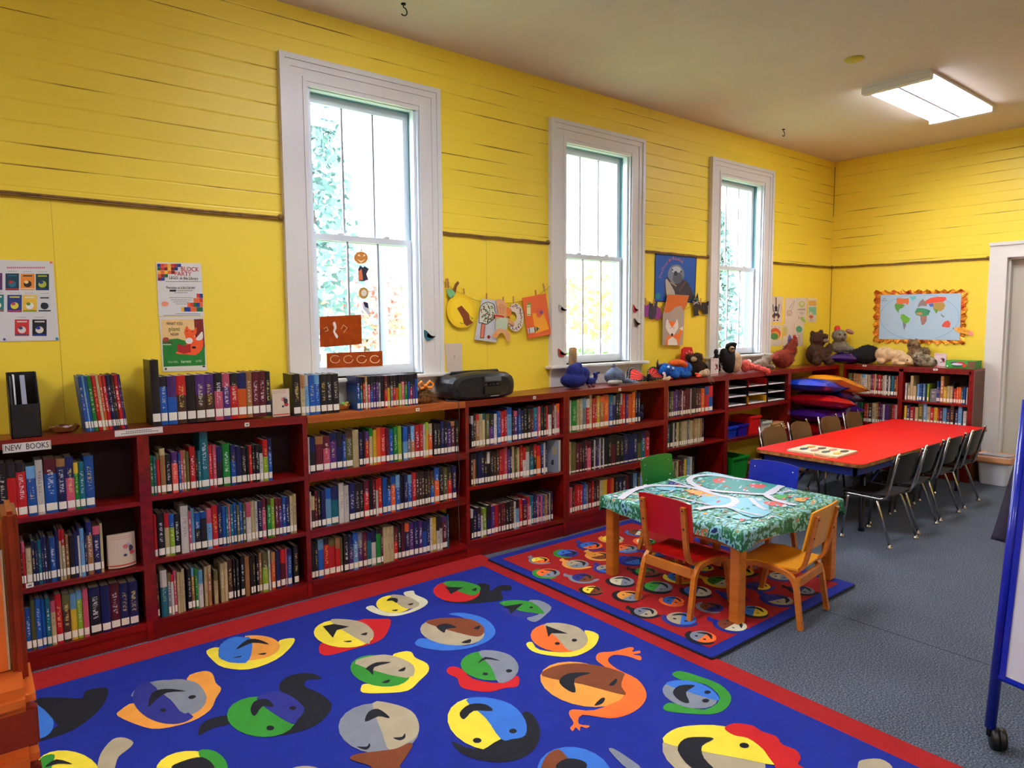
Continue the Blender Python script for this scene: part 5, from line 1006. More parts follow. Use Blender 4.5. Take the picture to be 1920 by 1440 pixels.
s.done('paper_bear_craft', 'paper teddy bear cut-out with pale green shirt on the string', 'craft', G)
s = Sheet(OX, OY, KK, -.022); n_ = 24; o1, i1 = ell(1055, 612, 112, 190, 0, n_), ell(1010, 605, 62, 72, 0, n_)
for i in range(n_): s.add((228, 212, 190), [o1[i], o1[(i+1) % n_], i1[(i+1) % n_], i1[i]], 0)
for i in range(70):
    a, b = rr.uniform(0, 6.28), rr.uniform(.68, .95); s.oval(rr.choice([(30, 60, 70), (190, 40, 60), (60, 120, 90), (90, 50, 110)]), 1048+108*b*math.cos(a), 610+182*b*math.sin(a), 6, 9, 1)
s.done('paper_doughnut_craft', 'speckled paper doughnut ring hanging on the string', 'craft', G)
s = Sheet(OX, OY, KK, -.026).base((232, 100, 40), [(1145, 350), (1465, 290), (1535, 840), (1222, 900)]); s.add((246, 160, 30), [(1280, 560), (1430, 540), (1510, 770), (1330, 830)], 1)
s.rect((216, 220, 170), 1206, 440, 1258, 590, 2, 2).add((100, 150, 50), [(1204, 452), (1242, 400), (1270, 440)], 2).line((90, 150, 60), [(1206, 470), (1262, 470)], 8, 3).line((90, 150, 60), [(1206, 570), (1258, 575)], 8, 3)
s.add((216, 216, 206), [(1218, 762), (1318, 740), (1328, 812), (1232, 830)], 2).add((20, 100, 110), [(1335, 736), (1376, 762), (1335, 808)], 2).line((24, 40, 70), [(1238, 760), (1246, 826)], 10, 3).line((24, 40, 70), [(1312, 742), (1322, 812)], 14, 3).add((230, 90, 60), [(1335, 520), (1360, 490), (1420, 490), (1436, 545), (1390, 600), (1350, 610)], 2, True).oval((120, 80, 140), 1402, 545, 24, 22, 3)
s.done('crayon_collage', 'orange paper collage with cut-out crayons at the right of the string', 'craft', G)
# second string
OX, OY, KK = 1180, 460, .152801; G = 'childrens crafts pegged on the right string'
line_of([(178, 660), (260, 700), (350, 760), (430, 790), (620, 800), (740, 760), (860, 710), (960, 665)], OX, OY, KK, 'yellow string of pegged crafts between the second and third window')
s = Sheet(OX, OY, KK, -.004).base((14, 22, 40), [(316, 86), (828, 132), (806, 704), (305, 692)]).add((18, 84, 168), [(326, 96), (815, 140), (795, 692), (312, 682)])
s.add((60, 50, 60), [(440, 420), (520, 400), (690, 430), (760, 540), (790, 640), (700, 690), (460, 690)], 2, True).add((120, 130, 146), [(500, 270), (560, 238), (620, 248), (665, 310), (670, 380), (630, 440), (560, 470), (500, 430), (470, 360)], 3, True).add((186, 176, 160), [(450, 410), (500, 470), (560, 600), (470, 640), (445, 500)], 3, True).oval((80, 90, 104), 590, 400, 60, 70, 4).oval((190, 196, 200), 575, 300, 60, 42, 4).oval((16, 18, 26), 566, 345, 22, 30, 5).oval((12, 14, 20), 526, 300, 9, 12, 5).oval((12, 14, 20), 632, 322, 9, 12, 5).line((170, 150, 110), [(500, 450), (575, 500)], 14, 5).line((140, 80, 60), [(690, 440), (610, 560)], 8, 5).oval((30, 130, 130), 350, 620, 30, 40, 2)
s.done('otter_poster', 'blue poster of a sea otter between the second and third window', 'poster')
for ch, u, v, rt in [('Y', 376, 390, 1.25), ('o', 384, 358, 1.2), ('u', 394, 330, 1.15), ('O', 408, 292, 1.05), ('t', 424, 266, .95), ('t', 436, 248, .9), ('e', 450, 226, .8), ('r', 464, 208, .7), ('B', 488, 186, .5), ('e', 508, 172, .4), ('R', 538, 162, .15), ('e', 562, 162, .0), ('a', 582, 166, -.1), ('d', 602, 172, -.2), ('i', 618, 178, -.3), ('n', 632, 188, -.35), ('g', 648, 200, -.45), ('!', 658, 182, -.4)]: s.text(ch, u, v, 48, (230, 120, 90), 3, .9, rt)
s = Sheet(OX, OY, KK, -.020).base((148, 50, 130), [(172, 700), (200, 740), (240, 720), (300, 760), (340, 740), (380, 780), (402, 870), (345, 920), (318, 880), (268, 906), (230, 870), (195, 880), (172, 840)], False).add((50, 40, 62), [(245, 690), (262, 712), (300, 715), (345, 690), (335, 780), (320, 880), (270, 908), (232, 872), (240, 780)], 1, True)
s.done('paper_bat_craft', 'purple and black paper bat on the right string', 'craft', G)
s = Sheet(OX, OY, KK, -.030).base((176, 158, 140), [(470, 600), (735, 615), (680, 760), (655, 1225), (405, 1225), (412, 860), (440, 740)])
s.add((214, 104, 30), [(472, 604), (730, 620), (690, 770), (660, 800), (640, 740), (560, 760), (500, 820), (430, 830), (445, 720)], 1).add((240, 120, 40), [(660, 1000), (655, 1050), (600, 1225), (440, 1225), (460, 1120), (520, 1100), (600, 1080), (612, 1040)], 1).add((236, 226, 210), [(660, 995), (655, 1052), (612, 1020)], 2)
s.add((236, 226, 210), [(462, 905), (500, 950), (560, 950), (585, 905), (600, 1000), (560, 1080), (525, 1112), (480, 1070), (445, 1000)], 2, True).add((240, 116, 36), [(478, 935), (572, 935), (525, 1015)], 3).oval((24, 20, 20), 523, 1097, 15, 18, 4).oval((60, 40, 30), 502, 1016, 4, 6, 4).oval((60, 40, 30), 545, 1016, 4, 6, 4).add((236, 228, 214), [(470, 1225), (475, 1160), (530, 1120), (580, 1160), (592, 1225)], 2)
s.done('paper_bag_fox_craft', 'grey paper bag craft with an orange paper fox below otter poster', 'craft', G)
s = Sheet(OX, OY, KK, -.022).base((38, 30, 30), [(785, 660), (790, 620), (810, 650), (840, 582), (850, 660), (862, 700), (940, 700), (1060, 636), (1082, 652), (1070, 680), (960, 740), (962, 840), (905, 846), (900, 790), (850, 780), (845, 830), (862, 860), (790, 870), (790, 740), (770, 690)])
s.oval((60, 190, 130), 805, 658, 9, 6, 1).oval((60, 190, 130), 830, 658, 9, 6, 1).line((220, 210, 200), [(775, 690), (860, 720)], 5, 1).line((220, 210, 200), [(775, 720), (860, 690)], 5, 1).line((220, 210, 200), [(780, 740), (850, 670)], 5, 1)
s.done('paper_cat_craft', 'black paper cat with raised tail at the right end of the string', 'craft', G)
for u, v, tl, lb in [(200, 690, -.1, 'dark wooden peg at left of the paper bat'), (300, 700, .05, 'pale wooden peg in the middle of the paper bat'), (415, 770, -.9, 'wooden peg holding the left edge of fox bag'), (690, 745, .7, 'wooden peg holding the right edge of fox bag'), (876, 690, -.05, 'wooden peg clipping the black paper cat')]: peg(u, v, tl, OX, OY, KK, lb, 'wooden pegs on the right craft string', y=-.03)
# colouring pages right of the last window
OX, OY, KK = 1430, 540, .125; G = 'colouring pages right of the last window'
def page(pts, lb, fn):
    s = Sheet(OX, OY, KK, -.003).base((224, 208, 186), pts); fn(s); s.done('colouring_page', lb, 'drawing', G)
def f1(s):
    K_ = (34, 28, 40); s.line(K_, [(200, 140), (200, 290)], 14).oval(K_, 200, 300, 22, 34).line(K_, [(155, 250), (160, 330), (180, 380)], 12).line(K_, [(248, 240), (240, 320), (222, 380)], 12).rect(K_, 180, 325, 222, 350).add((60, 50, 60), [(165, 380), (238, 380), (262, 420), (230, 470), (215, 420), (190, 420), (175, 470), (140, 420)], 1).oval((150, 40, 50), 165, 430, 8, 22, 2).oval((150, 40, 50), 228, 430, 8, 22, 2).oval(K_, 172, 486, 14, 10).oval(K_, 222, 484, 14, 10)
    for v in range(230, 380, 22): s.line(K_, [(125, v), (140, v+3)], 3).line(K_, [(262, v), (280, v-3)], 3)
page([(118, 125), (305, 130), (290, 520), (110, 515)], 'black ink colouring page of a tower, top left of the group', f1)
def f2(s): s.line((120, 120, 140), [(395, 310), (470, 190)], 5).line((120, 120, 140), [(430, 330), (480, 200)], 5).line((120, 120, 140), [(480, 190), (470, 200)], 5).oval((206, 160, 140), 400, 370, 44, 40).oval((216, 190, 170), 400, 370, 30, 24, 2).line((180, 110, 100), [(360, 410), (440, 420)], 5)
page([(340, 150), (512, 150), (510, 530), (330, 530)], 'pale pencil colouring page, second in the top row', f2)
def f3(s): s.oval((190, 200, 110), 585, 245, 50, 48, 1).oval((222, 214, 190), 590, 235, 26, 22, 2).rect((170, 160, 140), 530, 310, 640, 335).line((90, 90, 90), ell(572, 375, 14, 16), 4).line((90, 90, 90), ell(602, 375, 14, 16), 4).add((160, 190, 90), [(560, 440), (600, 430), (650, 500), (630, 520), (580, 490)], 1).line((200, 60, 50), [(540, 420), (550, 470)], 8)
page([(514, 145), (668, 148), (650, 530), (512, 528)], 'colouring page with yellow-green ring and stripes, third in top row', f3)
def f4(s): s.rect((226, 170, 70), 690, 190, 800, 265).rect((120, 190, 150), 690, 285, 800, 400).oval((222, 200, 170), 720, 390, 26, 34, 2).oval((200, 90, 50), 725, 430, 32, 22, 3).line((190, 90, 50), [(715, 450), (715, 490), (740, 490), (740, 450)], 6, 3)
page([(685, 150), (812, 155), (805, 518), (675, 512)], 'orange and green colouring page, right end of top row', f4)
def f5(s): s.oval((226, 90, 40), 185, 690, 86, 92).oval((230, 160, 60), 185, 715, 66, 66, 2).oval((80, 140, 70), 170, 725, 60, 48, 3).rect((224, 208, 186), 95, 780, 285, 840, 4).line((50, 50, 50), [(120, 590), (140, 572)], 5).line((50, 50, 50), [(180, 575), (200, 585)], 5).line((50, 50, 50), [(240, 590), (256, 604)], 5)
page([(98, 548), (285, 548), (270, 866), (88, 868)], 'rainbow turkey-fan colouring page, left in the bottom row', f5)
def f6(s): s.oval((206, 196, 110), 335, 640, 34, 70).oval((236, 190, 70), 325, 700, 26, 24, 2).add((110, 110, 170), [(400, 690), (430, 740), (445, 880), (365, 880), (380, 740)], 1).line((70, 70, 140), [(368, 780), (440, 780)], 6, 2)
page([(306, 542), (470, 530), (455, 900), (300, 915)], 'colouring page of a blue tower shape, middle of the bottom row', f6)
def f7(s): s.oval((80, 160, 120), 545, 620, 48, 50).line((190, 150, 130), [(520, 670), (545, 740), (520, 820)], 8).line((190, 150, 130), [(570, 680), (550, 760), (560, 820)], 8)
page([(478, 528), (615, 532), (600, 870), (465, 880)], 'colouring page of a green tree figure, right in the bottom row', f7)
# world map on the end wall
OX, OY, KK = 1620, 530, .119792
t = thing('world_map', 'world map poster with scalloped foil border on the end wall', 'map', (XE, -.95, 1.6)); inv = t.matrix_basis.inverted() if False else Matrix.Translation(-t.location)
def under(o, par): o.parent = par; o.matrix_parent_inverse = inv; return o
s = Sheet(OX, OY, KK, -.010, True); s.base((176, 204, 222), [(262, 192), (1525, 165), (1495, 900), (232, 882)])
s.line((120, 170, 214), [s_ for s_ in ell(870, 540, 620, 360, 0, 30, 110, 430)][:31], 7, 1)
L = lambda c, p, l=2: s.add(c, p, l)
L((226, 118, 60), [(510, 250), (560, 240), (640, 250), (700, 240), (705, 300), (690, 350), (640, 320), (600, 340), (510, 325)]); L((96, 160, 60), [(500, 325), (600, 340), (640, 350), (600, 400), (560, 410), (540, 450), (555, 480), (520, 450), (490, 400), (480, 350)]); L((110, 190, 200), [(710, 215), (820, 212), (810, 250), (750, 285), (735, 250)])
L((110, 180, 60), [(580, 500), (620, 490), (660, 520), (725, 560), (700, 620), (660, 640), (640, 690), (630, 740), (615, 690), (605, 610), (570, 550)]); L((130, 120, 150), [(605, 610), (640, 640), (660, 660), (630, 745), (615, 690)], 3)
L((236, 84, 56), [(950, 290), (1040, 240), (1150, 220), (1280, 225), (1290, 260), (1240, 300), (1100, 315), (990, 330)]); L((150, 130, 120), [(850, 340), (880, 290), (920, 255), (950, 290), (990, 330), (980, 370), (900, 360), (840, 390)]); L((186, 150, 70), [(1080, 320), (1240, 305), (1270, 350), (1255, 410), (1200, 450), (1140, 430), (1080, 400)]); L((90, 110, 190), [(1010, 335), (1080, 320), (1090, 370), (1040, 380)], 3); L((120, 160, 70), [(1080, 400), (1170, 425), (1130, 490), (1100, 430)], 3)
L((70, 150, 100), [(795, 460), (830, 400), (920, 400), (1000, 420), (1040, 440), (1010, 510), (960, 520), (880, 520), (820, 510)]); L((170, 120, 110), [(880, 520), (985, 520), (980, 600), (945, 650), (905, 665), (885, 580)]); L((200, 140, 80), [(820, 470), (900, 460), (920, 500), (840, 505)], 3); L((30, 130, 110), [(985, 430), (1045, 440), (1005, 475)], 3); L((230, 84, 64), [(1220, 660), (1260, 610), (1320, 588), (1358, 640), (1340, 700), (1300, 700), (1220, 690)]); L((130, 140, 120), [(1200, 480), (1240, 520), (1270, 520), (1240, 545), (1210, 520)]); L((130, 150, 120), [(1340, 545), (1370, 560), (1365, 570)])
for v in (335, 535, 715): s.line((196, 214, 226), [(250, v+5), (1500, v-2)], 3, 1)
s.o = s.m.build('map_sheet'); s.text('The', 320, 250, 24, (30, 50, 90)).text('World', 320, 280, 24, (30, 50, 90)); under(s.o, t)
FOIL = mat('gold_foil', (236, 160, 40), .25, metal=.7, noise=.3, nscale=22, c2=(190, 60, 20), bump=.4, bscale=60)
b = MB(); q = Sheet(OX, OY, KK, -.006, True)
ring_o = [(170, 130), (1620, 115), (1570, 960), (150, 930)]; ring_i = [(262, 192), (1525, 165), (1495, 900), (232, 882)]
out, inn = [], []
for k in range(4):
    a, c = ring_o[k], ring_o[(k+1) % 4]; ai, ci = ring_i[k], ring_i[(k+1) % 4]; nseg = 44 if k % 2 == 0 else 26
    dx, dy = c[0]-a[0], c[1]-a[1]; L_ = math.hypot(dx, dy); nx, ny = dy/L_, -dx/L_
    for i in range(nseg):
        f_ = i/nseg; w = 18*math.sin(i*2*math.pi/ (nseg/ (11 if k % 2 == 0 else 6.5))); out.append((a[0]+dx*f_+nx*w, a[1]+dy*f_+ny*w)); inn.append((ai[0]+(ci[0]-ai[0])*f_, ai[1]+(ci[1]-ai[1])*f_))
O3 = [q.P(*p) for p in out]; I3 = [q.P(*p) for p in inn]; n_ = len(out)
vs = [(XE-.010-.008*math.sin(i*1.3), a, c) for i, (a, c) in enumerate(O3)]+[(XE-.006, a, c) for a, c in I3]
b.add(vs, [(i, (i+1) % n_, n_+(i+1) % n_, n_+i) for i in range(n_)], None, False); under(b.build('foil_border', FOIL), t)
s = Sheet(OX, OY, KK, -.016, True).base((236, 160, 40), [(1395, 712), (1470, 692), (1660, 748), (1700, 790), (1690, 830), (1450, 772)]).add((240, 180, 110), [(1395, 712), (1470, 692), (1455, 772)], 1).add((246, 150, 150), [(1655, 750), (1702, 768), (1696, 830), (1645, 815)], 1).oval((40, 30, 20), 1398, 712, 8, 8, 2); s.line((190, 110, 30), [(1470, 725), (1650, 775)], 5, 1)
s.done('paper_pencil_cutout', 'orange paper pencil cut-out stuck over the map corner', 'cut-out')
# creature stickers on the window casings
def sticker(u, v, shapes, lb, y=-.034):
    s = Sheet(u, v, 1.0, y); s.base((232, 228, 220), shapes[0][1], True, .001)
    for c, p in shapes: s.add(c, p, 1, True)
    s.done('bird_cutout', lb, 'cut-out', 'bird cut-outs stuck on the window casings')
def bird(u, v, c1, c2, lb, f=1, sc=1.0): sticker(u, v, [(c1, [(x*sc*f, y*sc) for x, y in [(-9, -8), (-4, -6), (2, 0), (9, 1), (3, 5), (-3, 8), (-8, 3)]]), (c2, [(x*sc*f, y*sc) for x, y in [(-3, -4), (3, 1), (8, 2), (2, 4), (-4, 2)]])], lb)
bird(1056, 579, (180, 170, 160), (70, 50, 50), 'brown-grey bird cut-out on left casing of the middle window'); bird(1055, 662, (170, 50, 50), (120, 60, 50), 'red bird cut-out low on left casing of the middle window'); bird(1192, 579, (190, 24, 50), (150, 20, 40), 'red bird cut-out on right casing of the middle window', .6); bird(1195, 605, (70, 50, 44), (210, 180, 100), 'brown and yellow bird cut-out on right casing', .7, 1.0); bird(806, 629, (30, 96, 110), (220, 90, 50), 'teal and orange bird cut-out on right casing of nearest window', 1, 1.25)
# things stuck on the nearest window's lower pane
OX, OY, KK = 520, 80, .451389; yy = .046
COP = (196, 84, 30)
s = Sheet(OX, OY, KK, yy).base(COP, [(176, 1138), (348, 1130), (352, 1252), (178, 1266)]); s.add((236, 226, 214), [(230, 1165), (240, 1160), (246, 1185), (240, 1200), (252, 1218), (246, 1228), (232, 1200), (236, 1185)], 1, True).line((230, 170, 120), [(192, 1190), (205, 1180), (212, 1195), (198, 1200)], 3).line((230, 170, 120), [(265, 1190), (275, 1172), (290, 1185), (275, 1205)], 3).done('copper_foil_sheet', 'square orange copper foil craft sheet on the nearest window', 'foil craft', 'copper foil crafts on the window'); s.o.data.materials[0] = mat('copper_foil', COP, .3, metal=.6, noise=.3, nscale=20)
s = Sheet(OX, OY, KK, yy).base(COP, [(204, 1290), (436, 1280), (438, 1342), (206, 1352)])
for cx in (240, 295, 350, 405): s.line((240, 190, 150), ell(cx, 1315, 20, 16, 0, 9), 3)
s.done('copper_foil_strip', 'long copper foil strip with embossed outlines on the nearest window', 'foil craft', 'copper foil crafts on the window'); s.o.data.materials[0] = MATS['copper_foil']
def dang(lb, fn): s = Sheet(OX, OY, KK, yy); fn(s); s.done('halloween_cutout', lb, 'cut-out', 'halloween cut-outs on the nearest window')
dang('orange pumpkin cut-out at top of the hanging row in the window', lambda s: s.base((206, 130, 40), ell(348, 893, 29, 26)).line((80, 60, 30), [(348, 866), (350, 858)], 6).add((250, 236, 200), [(332, 885), (340, 878), (346, 888)]).add((250, 236, 200), [(354, 888), (362, 878), (366, 886)]).add((250, 236, 200), [(330, 898), (348, 908), (366, 898), (348, 916)]))
dang('orange and black cat cut-out second in the hanging row', lambda s: s.base((30, 30, 60), [(338, 990), (336, 940), (345, 925), (356, 935), (362, 928), (380, 940), (370, 960), (378, 985), (360, 990)]).add((226, 120, 70), [(338, 988), (336, 950), (350, 940), (356, 985)]))
dang('yellow-brown pumpkin ring cut-out third in the hanging row', lambda s: s.base((190, 140, 60), ell(358, 1040, 20, 24)).oval((240, 230, 210), 360, 1040, 12, 14))
dang('white and dark ghost cut-out lowest in the hanging row', lambda s: s.base((226, 226, 236), [(350, 1080), (372, 1090), (388, 1125), (376, 1130), (356, 1105)]).add((40, 40, 80), [(356, 1076), (376, 1080), (380, 1104), (364, 1098)]))
# ================================================================ THINGS ON AND IN THE BOOKCASES
def fur(nm, c, c2=None, sc=70, b=.9): return mat(nm, c, .95, bump=b, bscale=sc, noise=.35, nscale=25, c2=c2)
def blob(name, balls, m, parent=None, vox=.007, **k):
    q = MB()
    for b in balls:
        c, r = b[0], b[1]; rot = Matrix.Rotation(b[2], 3, b[3]) if len(b) > 3 else None; q.ball(c, r, None, seg=14, rot=rot)
    o = q.build(name, m, parent); md = o.modifiers.new('merge', 'REMESH'); md.mode = 'VOXEL'; md.voxel_size = vox; md.use_smooth_shade = True
    s2 = o.modifiers.new('soft', 'SMOOTH'); s2.iterations = 4
    L_ = FURL.get(m.name)
    if L_ and name == 'body':
        R_ = random.Random(len(balls)*7+int(balls[0][1][0]*1000)); q = MB(); tot = sum(b[1][0]*b[1][2] for b in balls)
        for b in balls:
            for i in range(int(900*b[1][0]*b[1][2]/tot)):
                d = Vector((R_.gauss(0, 1), R_.gauss(0, 1), R_.gauss(0, 1))).normalized(); p0 = Vector(b[0])+Vector((d.x*b[1][0], d.y*b[1][1], d.z*b[1][2]))*.94
                if any(c is not b and sum(((p0[k]-c[0][k])/c[1][k])**2 for k in range(3)) < .9 for c in balls) or p0.z < .004: continue
                p1 = p0+(d+Vector((R_.gauss(0, .3), R_.gauss(0, .3), -.5))).normalized()*L_*R_.uniform(.6, 1.1); p1.z = max(p1.z, .002); sd = d.cross(Vector((R_.gauss(0, 1), R_.gauss(0, 1), R_.gauss(0, 1)))).normalized()*L_*.16; q.add([p0-sd, p0+sd, p1], [(0, 1, 2)])
        q.build('fur', m, parent)
    return o
FURL = {'navy_plush': .012, 'dark_brown_fur': .02, 'brown_bear_plush': .018, 'rust_plush': .018, 'grey_brown_plush': .014, 'black_shaggy': .018, 'polar_cream_fur': .010, 'tabby_fur': .016, 'mottled_fur': .015, 'pale_grey_fur': .015, 'salmon_ruffle': .014}
def dots(nm, pts, r, m, parent): 
    q = MB()
    for p in pts: q.ball(p, r, None, seg=8)
    return q.build(nm, m, parent)
EYE_M = mat('toy_eye_black', (14, 12, 14), .15); GT = 'soft toys along the bookcase tops'
# magazine file and its papers
t = thing('magazine_file', 'black magazine file standing on the left bookcase top', 'magazine file', (.19, -.11, 1.0705)); BK = mat('black_card', (16, 16, 20), .5)
m = MB(); pr = [(-.085, 0), (.085, 0), (.085, .285), (.02, .285), (-.085, .15)]
for x in (-.055, .052): m.prism([(a, b) for a, b in pr], x, x+.003, axis='x')
m.box(-.055, .055, -.085, -.082, 0, .15); m.box(-.055, .055, .082, .085, 0, .285); m.box(-.055, .055, -.085, .085, 0, .003); m.build('case', BK, t)
m = MB(); m.prism([(-.07, .006), (.075, .006), (.075, .27), (-.0, .27)], -.048, -.040, PC((60, 60, 70)), 'x'); m.prism([(-.07, .006), (.075, .006), (.075, .275), (.0, .275)], -.034, -.028, PC((220, 222, 230)), 'x'); m.prism([(-.072, .05), (-.05, .05), (.07, .26), (.045, .272)], -.006, .012, PC((150, 154, 170)), 'x')
o = m.build('folded_papers', None, None, (.19, -.11, 1.0705)); tag(o, 'grey and white papers inside the black magazine file', 'papers')
# wooden leaf dishes with shells
def dish(x, y, z, r, lb, seed, bowlc, grp):
    t = thing('shell_dish', lb, 'dish', (x, y, z), 0, grp); R_ = random.Random(seed); rings = []
    for k, (rr_, zz) in enumerate(((.35, 0), (.75, .008), (1.0, .030), (.94, .031), (.7, .012), (.05, .006))):
        rings.append([(rr_*r*(1+.13*math.sin(i*1.05+seed))*math.cos(i*math.pi/9)*1.25, rr_*r*(1+.13*math.sin(i*1.05+seed))*math.sin(i*math.pi/9)*.9, zz+(.006*math.sin(i*1.7) if rr_ > .9 else 0)) for i in range(18)])
    loft(rings).build('bowl', bowlc, t); return t, R_
t, R_ = dish(.335, -.13, 1.0705, .048, 'brown leaf-shaped dish with striped shells on left bookcase top', 3, mat('brown_dish', (128, 78, 30), .35), 'small dishes on the bookcase tops')
for k in range(6):
    p = (R_.uniform(-.045, .045), R_.uniform(-.03, .03), .022); rt = Matrix.Rotation(R_.uniform(0, 3), 3, 'Z')
    o = MB().ball((0, 0, 0), (.017, .009, .009), [PC((216, 212, 210)), PC((196, 170, 180)), PC((150, 190, 110)), PC((190, 180, 170)), PC((226, 226, 222)), PC((180, 140, 90))][k], rot=rt, seg=10).build('shell', None, None, (.335+p[0], -.13+p[1], 1.0705+p[2])); tag(o, 'small pale shell lying in the brown leaf-shaped dish', 'shell', 'shells in the brown dish')
t, R_ = dish(1.735, -.10, 1.0545, .04, 'tan dish holding green stones on the pine plank', 5, mat('tan_dish', (190, 130, 60), .4), 'small dishes on the bookcase tops')
for k in range(7):
    p = (R_.uniform(-.04, .04), R_.uniform(-.02, .02), .03+R_.uniform(0, .012)); rt = Matrix.Rotation(R_.uniform(0, 3), 3, 'Z')
    o = MB().ball((0, 0, 0), (.015, .008, .009), PC((120, 200, 90)) if k < 5 else PC((232, 190, 80)), rot=rt, seg=10).build('polished_stone', None, None, (1.735+p[0], -.10+p[1], 1.0545+p[2])); tag(o, 'green or yellow polished stone heaped in the tan dish', 'stone', 'stones in the tan dish')
# folded leaflets standing up
def leaflet(nm, x, y, z, w, h, lb, rz=0, c=(216, 198, 172), curve=0, grp='printed leaflets standing on the bookcases'):
    t = thing(nm, lb, 'leaflet', (x, y, z), rz, grp); m = MB(); n_ = 8; vs = []
    for k in range(n_+1): a = k/n_*2-1; vs += [(a*w/2, -curve*(1-a*a), 0), (a*w/2, -curve*(1-a*a), h)]
    m.add(vs, [(2*i, 2*i+2, 2*i+3, 2*i+1) for i in range(n_)]); vs2 = [(v[0], v[1]+.0015, v[2]) for v in vs]; m.add(vs2, [(2*i+1, 2*i+3, 2*i+2, 2*i) for i in range(n_)]); m.build('front_sheet', PC(c), t)
    MB().add([(-w/2, .002, h), (w/2, .002, h), (w/2, .05, 0), (-w/2, .05, 0), (-w/2, .004, h), (w/2, .004, h), (w/2, .052, 0), (-w/2, .052, 0)], [(0, 1, 2, 3), (7, 6, 5, 4)]).build('back_sheet', PC(c), t)
    m = MB(); f = lambda a: -curve*(1-(2*a/w)**2)-.0008
    def blot(cx, cz, rx, rz_, col): m.add([(cx+rx*math.cos(q*.7), f(cx)-.0002, cz+rz_*math.sin(q*.7)) for q in range(9)], [tuple(range(9))[::-1]], PC(col))
    blot(w*.12, h*.62, w*.1, h*.07, (206, 110, 110)); blot(w*.27, h*.55, w*.13, h*.1, (60, 50, 70)); blot(w*.3, h*.42, w*.13, h*.07, (190, 60, 60)); blot(w*.1, h*.36, w*.07, h*.04, (40, 60, 90)); blot(w*.22, h*.66, w*.08, h*.05, (170, 170, 190))
    for k in range(n_-1):
        a0, a1 = -w/2*.96+w*.96*k/(n_-1), -w/2*.96+w*.96*(k+1)/(n_-1); m.add([(a0, f(a0)-.0003, h*.05), (a1, f(a1)-.0003, h*.05), (a1, f(a1)-.0003, h*.09), (a0, f(a0)-.0003, h*.09)], [(0, 1, 2, 3)], PC((206, 60, 50)))
    for q in (.92, .86):
        x = -w*.42
        while x < w*.3: m.add([(x, f(x)-.0004, h*q), (x+.004, f(x)-.0004, h*q), (x+.004, f(x)-.0004, h*q+.003), (x, f(x)-.0004, h*q+.003)], [(0, 1, 2, 3)], PC((200, 120, 110))); x += .007
    m.build('printing', None, t); return t
leaflet('leaflet', .535, -.165, .3925, .12, .165, 'cream curved leaflet standing on middle shelf of the NEW BOOKS bookcase', 0, curve=.02)
leaflet('leaflet', 1.335, -.19, 1.0625, .095, .15, 'cream leaflet standing at the right end of the dark fantasy series')
leaflet('leaflet', 5.28, -.22, 1.081, .12, .155, 'white leaflet standing between brown toy and penguin', 0, (214, 206, 200))
o = leaflet('leaflet', 7.60, -1.235, 1.098, .105, .14, 'pink and white leaflet standing beside the green game box', -math.pi/2, (226, 206, 204))
# shaggy brown wig-like toy with an orange bow
t = thing('shaggy_toy', 'shaggy brown hair toy with orange bow on the pine plank end', 'soft toy', (2.275, -.13, 1.057), 0, GT); t.scale = (1.05, 1.15, 1.2)
HAIR = mat('shaggy_brown_hair', (168, 118, 62), .8, noise=.6, nscale=60); m = MB(); R_ = random.Random(6); blob('body', [((0, 0, .03), (.085, .05, .038))], HAIR, t)
for i in range(700):
    a, e = R_.uniform(0, 6.28), R_.uniform(.1, 1.5); d = Vector((math.cos(a)*math.cos(e)*1.0, math.sin(a)*math.cos(e)*.6, math.sin(e)*.6)); d = Vector((math.cos(a)*math.cos(e), math.sin(a)*math.cos(e), math.sin(e))); p0 = Vector((d.x*.07, d.y*.045, .03+d.z*.04)); p1 = p0+Vector((d.x*.055, d.y*.035, d.z*.02))+Vector((0, -.004, -.03*R_.random())); p1.z = max(p1.z, .003)
    sd = Vector((-d.y, d.x, 0)).normalized()*.0034; m.add([p0-sd, p0+sd, p1], [(0, 1, 2)])
m.build('hair', HAIR, t)
m = MB()
for s_ in (-1, 1): m.tube([(s_*.005, -.02, .09), (s_*.03, -.03, .118), (s_*.055, -.03, .10), (s_*.04, -.035, .082), (s_*.006, -.022, .085)], .007, n=8)
m.ball((0, -.03, .093), (.012, .010, .010)); m.build('bow', mat('orange_felt', (240, 140, 40), .8), t)
# portable stereo
t = thing('portable_stereo', 'black portable stereo with rounded ends on the bookcase top', 'stereo', (2.68, -.135, 1.062)); BS = mat('stereo_black_plastic', (20, 20, 24), .38, bump=.1, bscale=200)
pr = [(-.26, .035), (-.235, .010), (-.12, 0), (.12, 0), (.235, .010), (.262, .04), (.268, .09), (.25, .145), (.19, .172), (.06, .18), (-.06, .18), (-.19, .168), (-.25, .14), (-.266, .09)]
rings = []
for y, sx, sz, dz in ((-.118, .80, .72, .022), (-.105, .95, .90, .008), (-.07, 1, 1, 0), (.06, 1, 1, 0), (.095, .95, .93, .006), (.11, .85, .8, .018)): rings.append([(x*sx, y-(.018*(1-(x/.27)**2) if y < -.06 else 0), z*sz+dz) for x, z in smooth_loop(pr, 2)])
o = loft(rings); o.add(rings[-1], [tuple(range(len(rings[-1])))]); o.build('body', BS, t)
m = MB(); m.box(-.02, .115, -.150, -.118, .118, .150, bev=.003); m.build('display_panel', PC((92, 94, 98), .4), t)
m = MB()
for x in (.0, .03, .06, .09): m.lathe([(.010, 0), (.010, .012)], n=12, M=Matrix.Translation((x, -.125, .098)) @ Matrix.Rotation(math.pi/2, 4, 'X'))
m.build('knob', PC((60, 60, 66), .3), t)
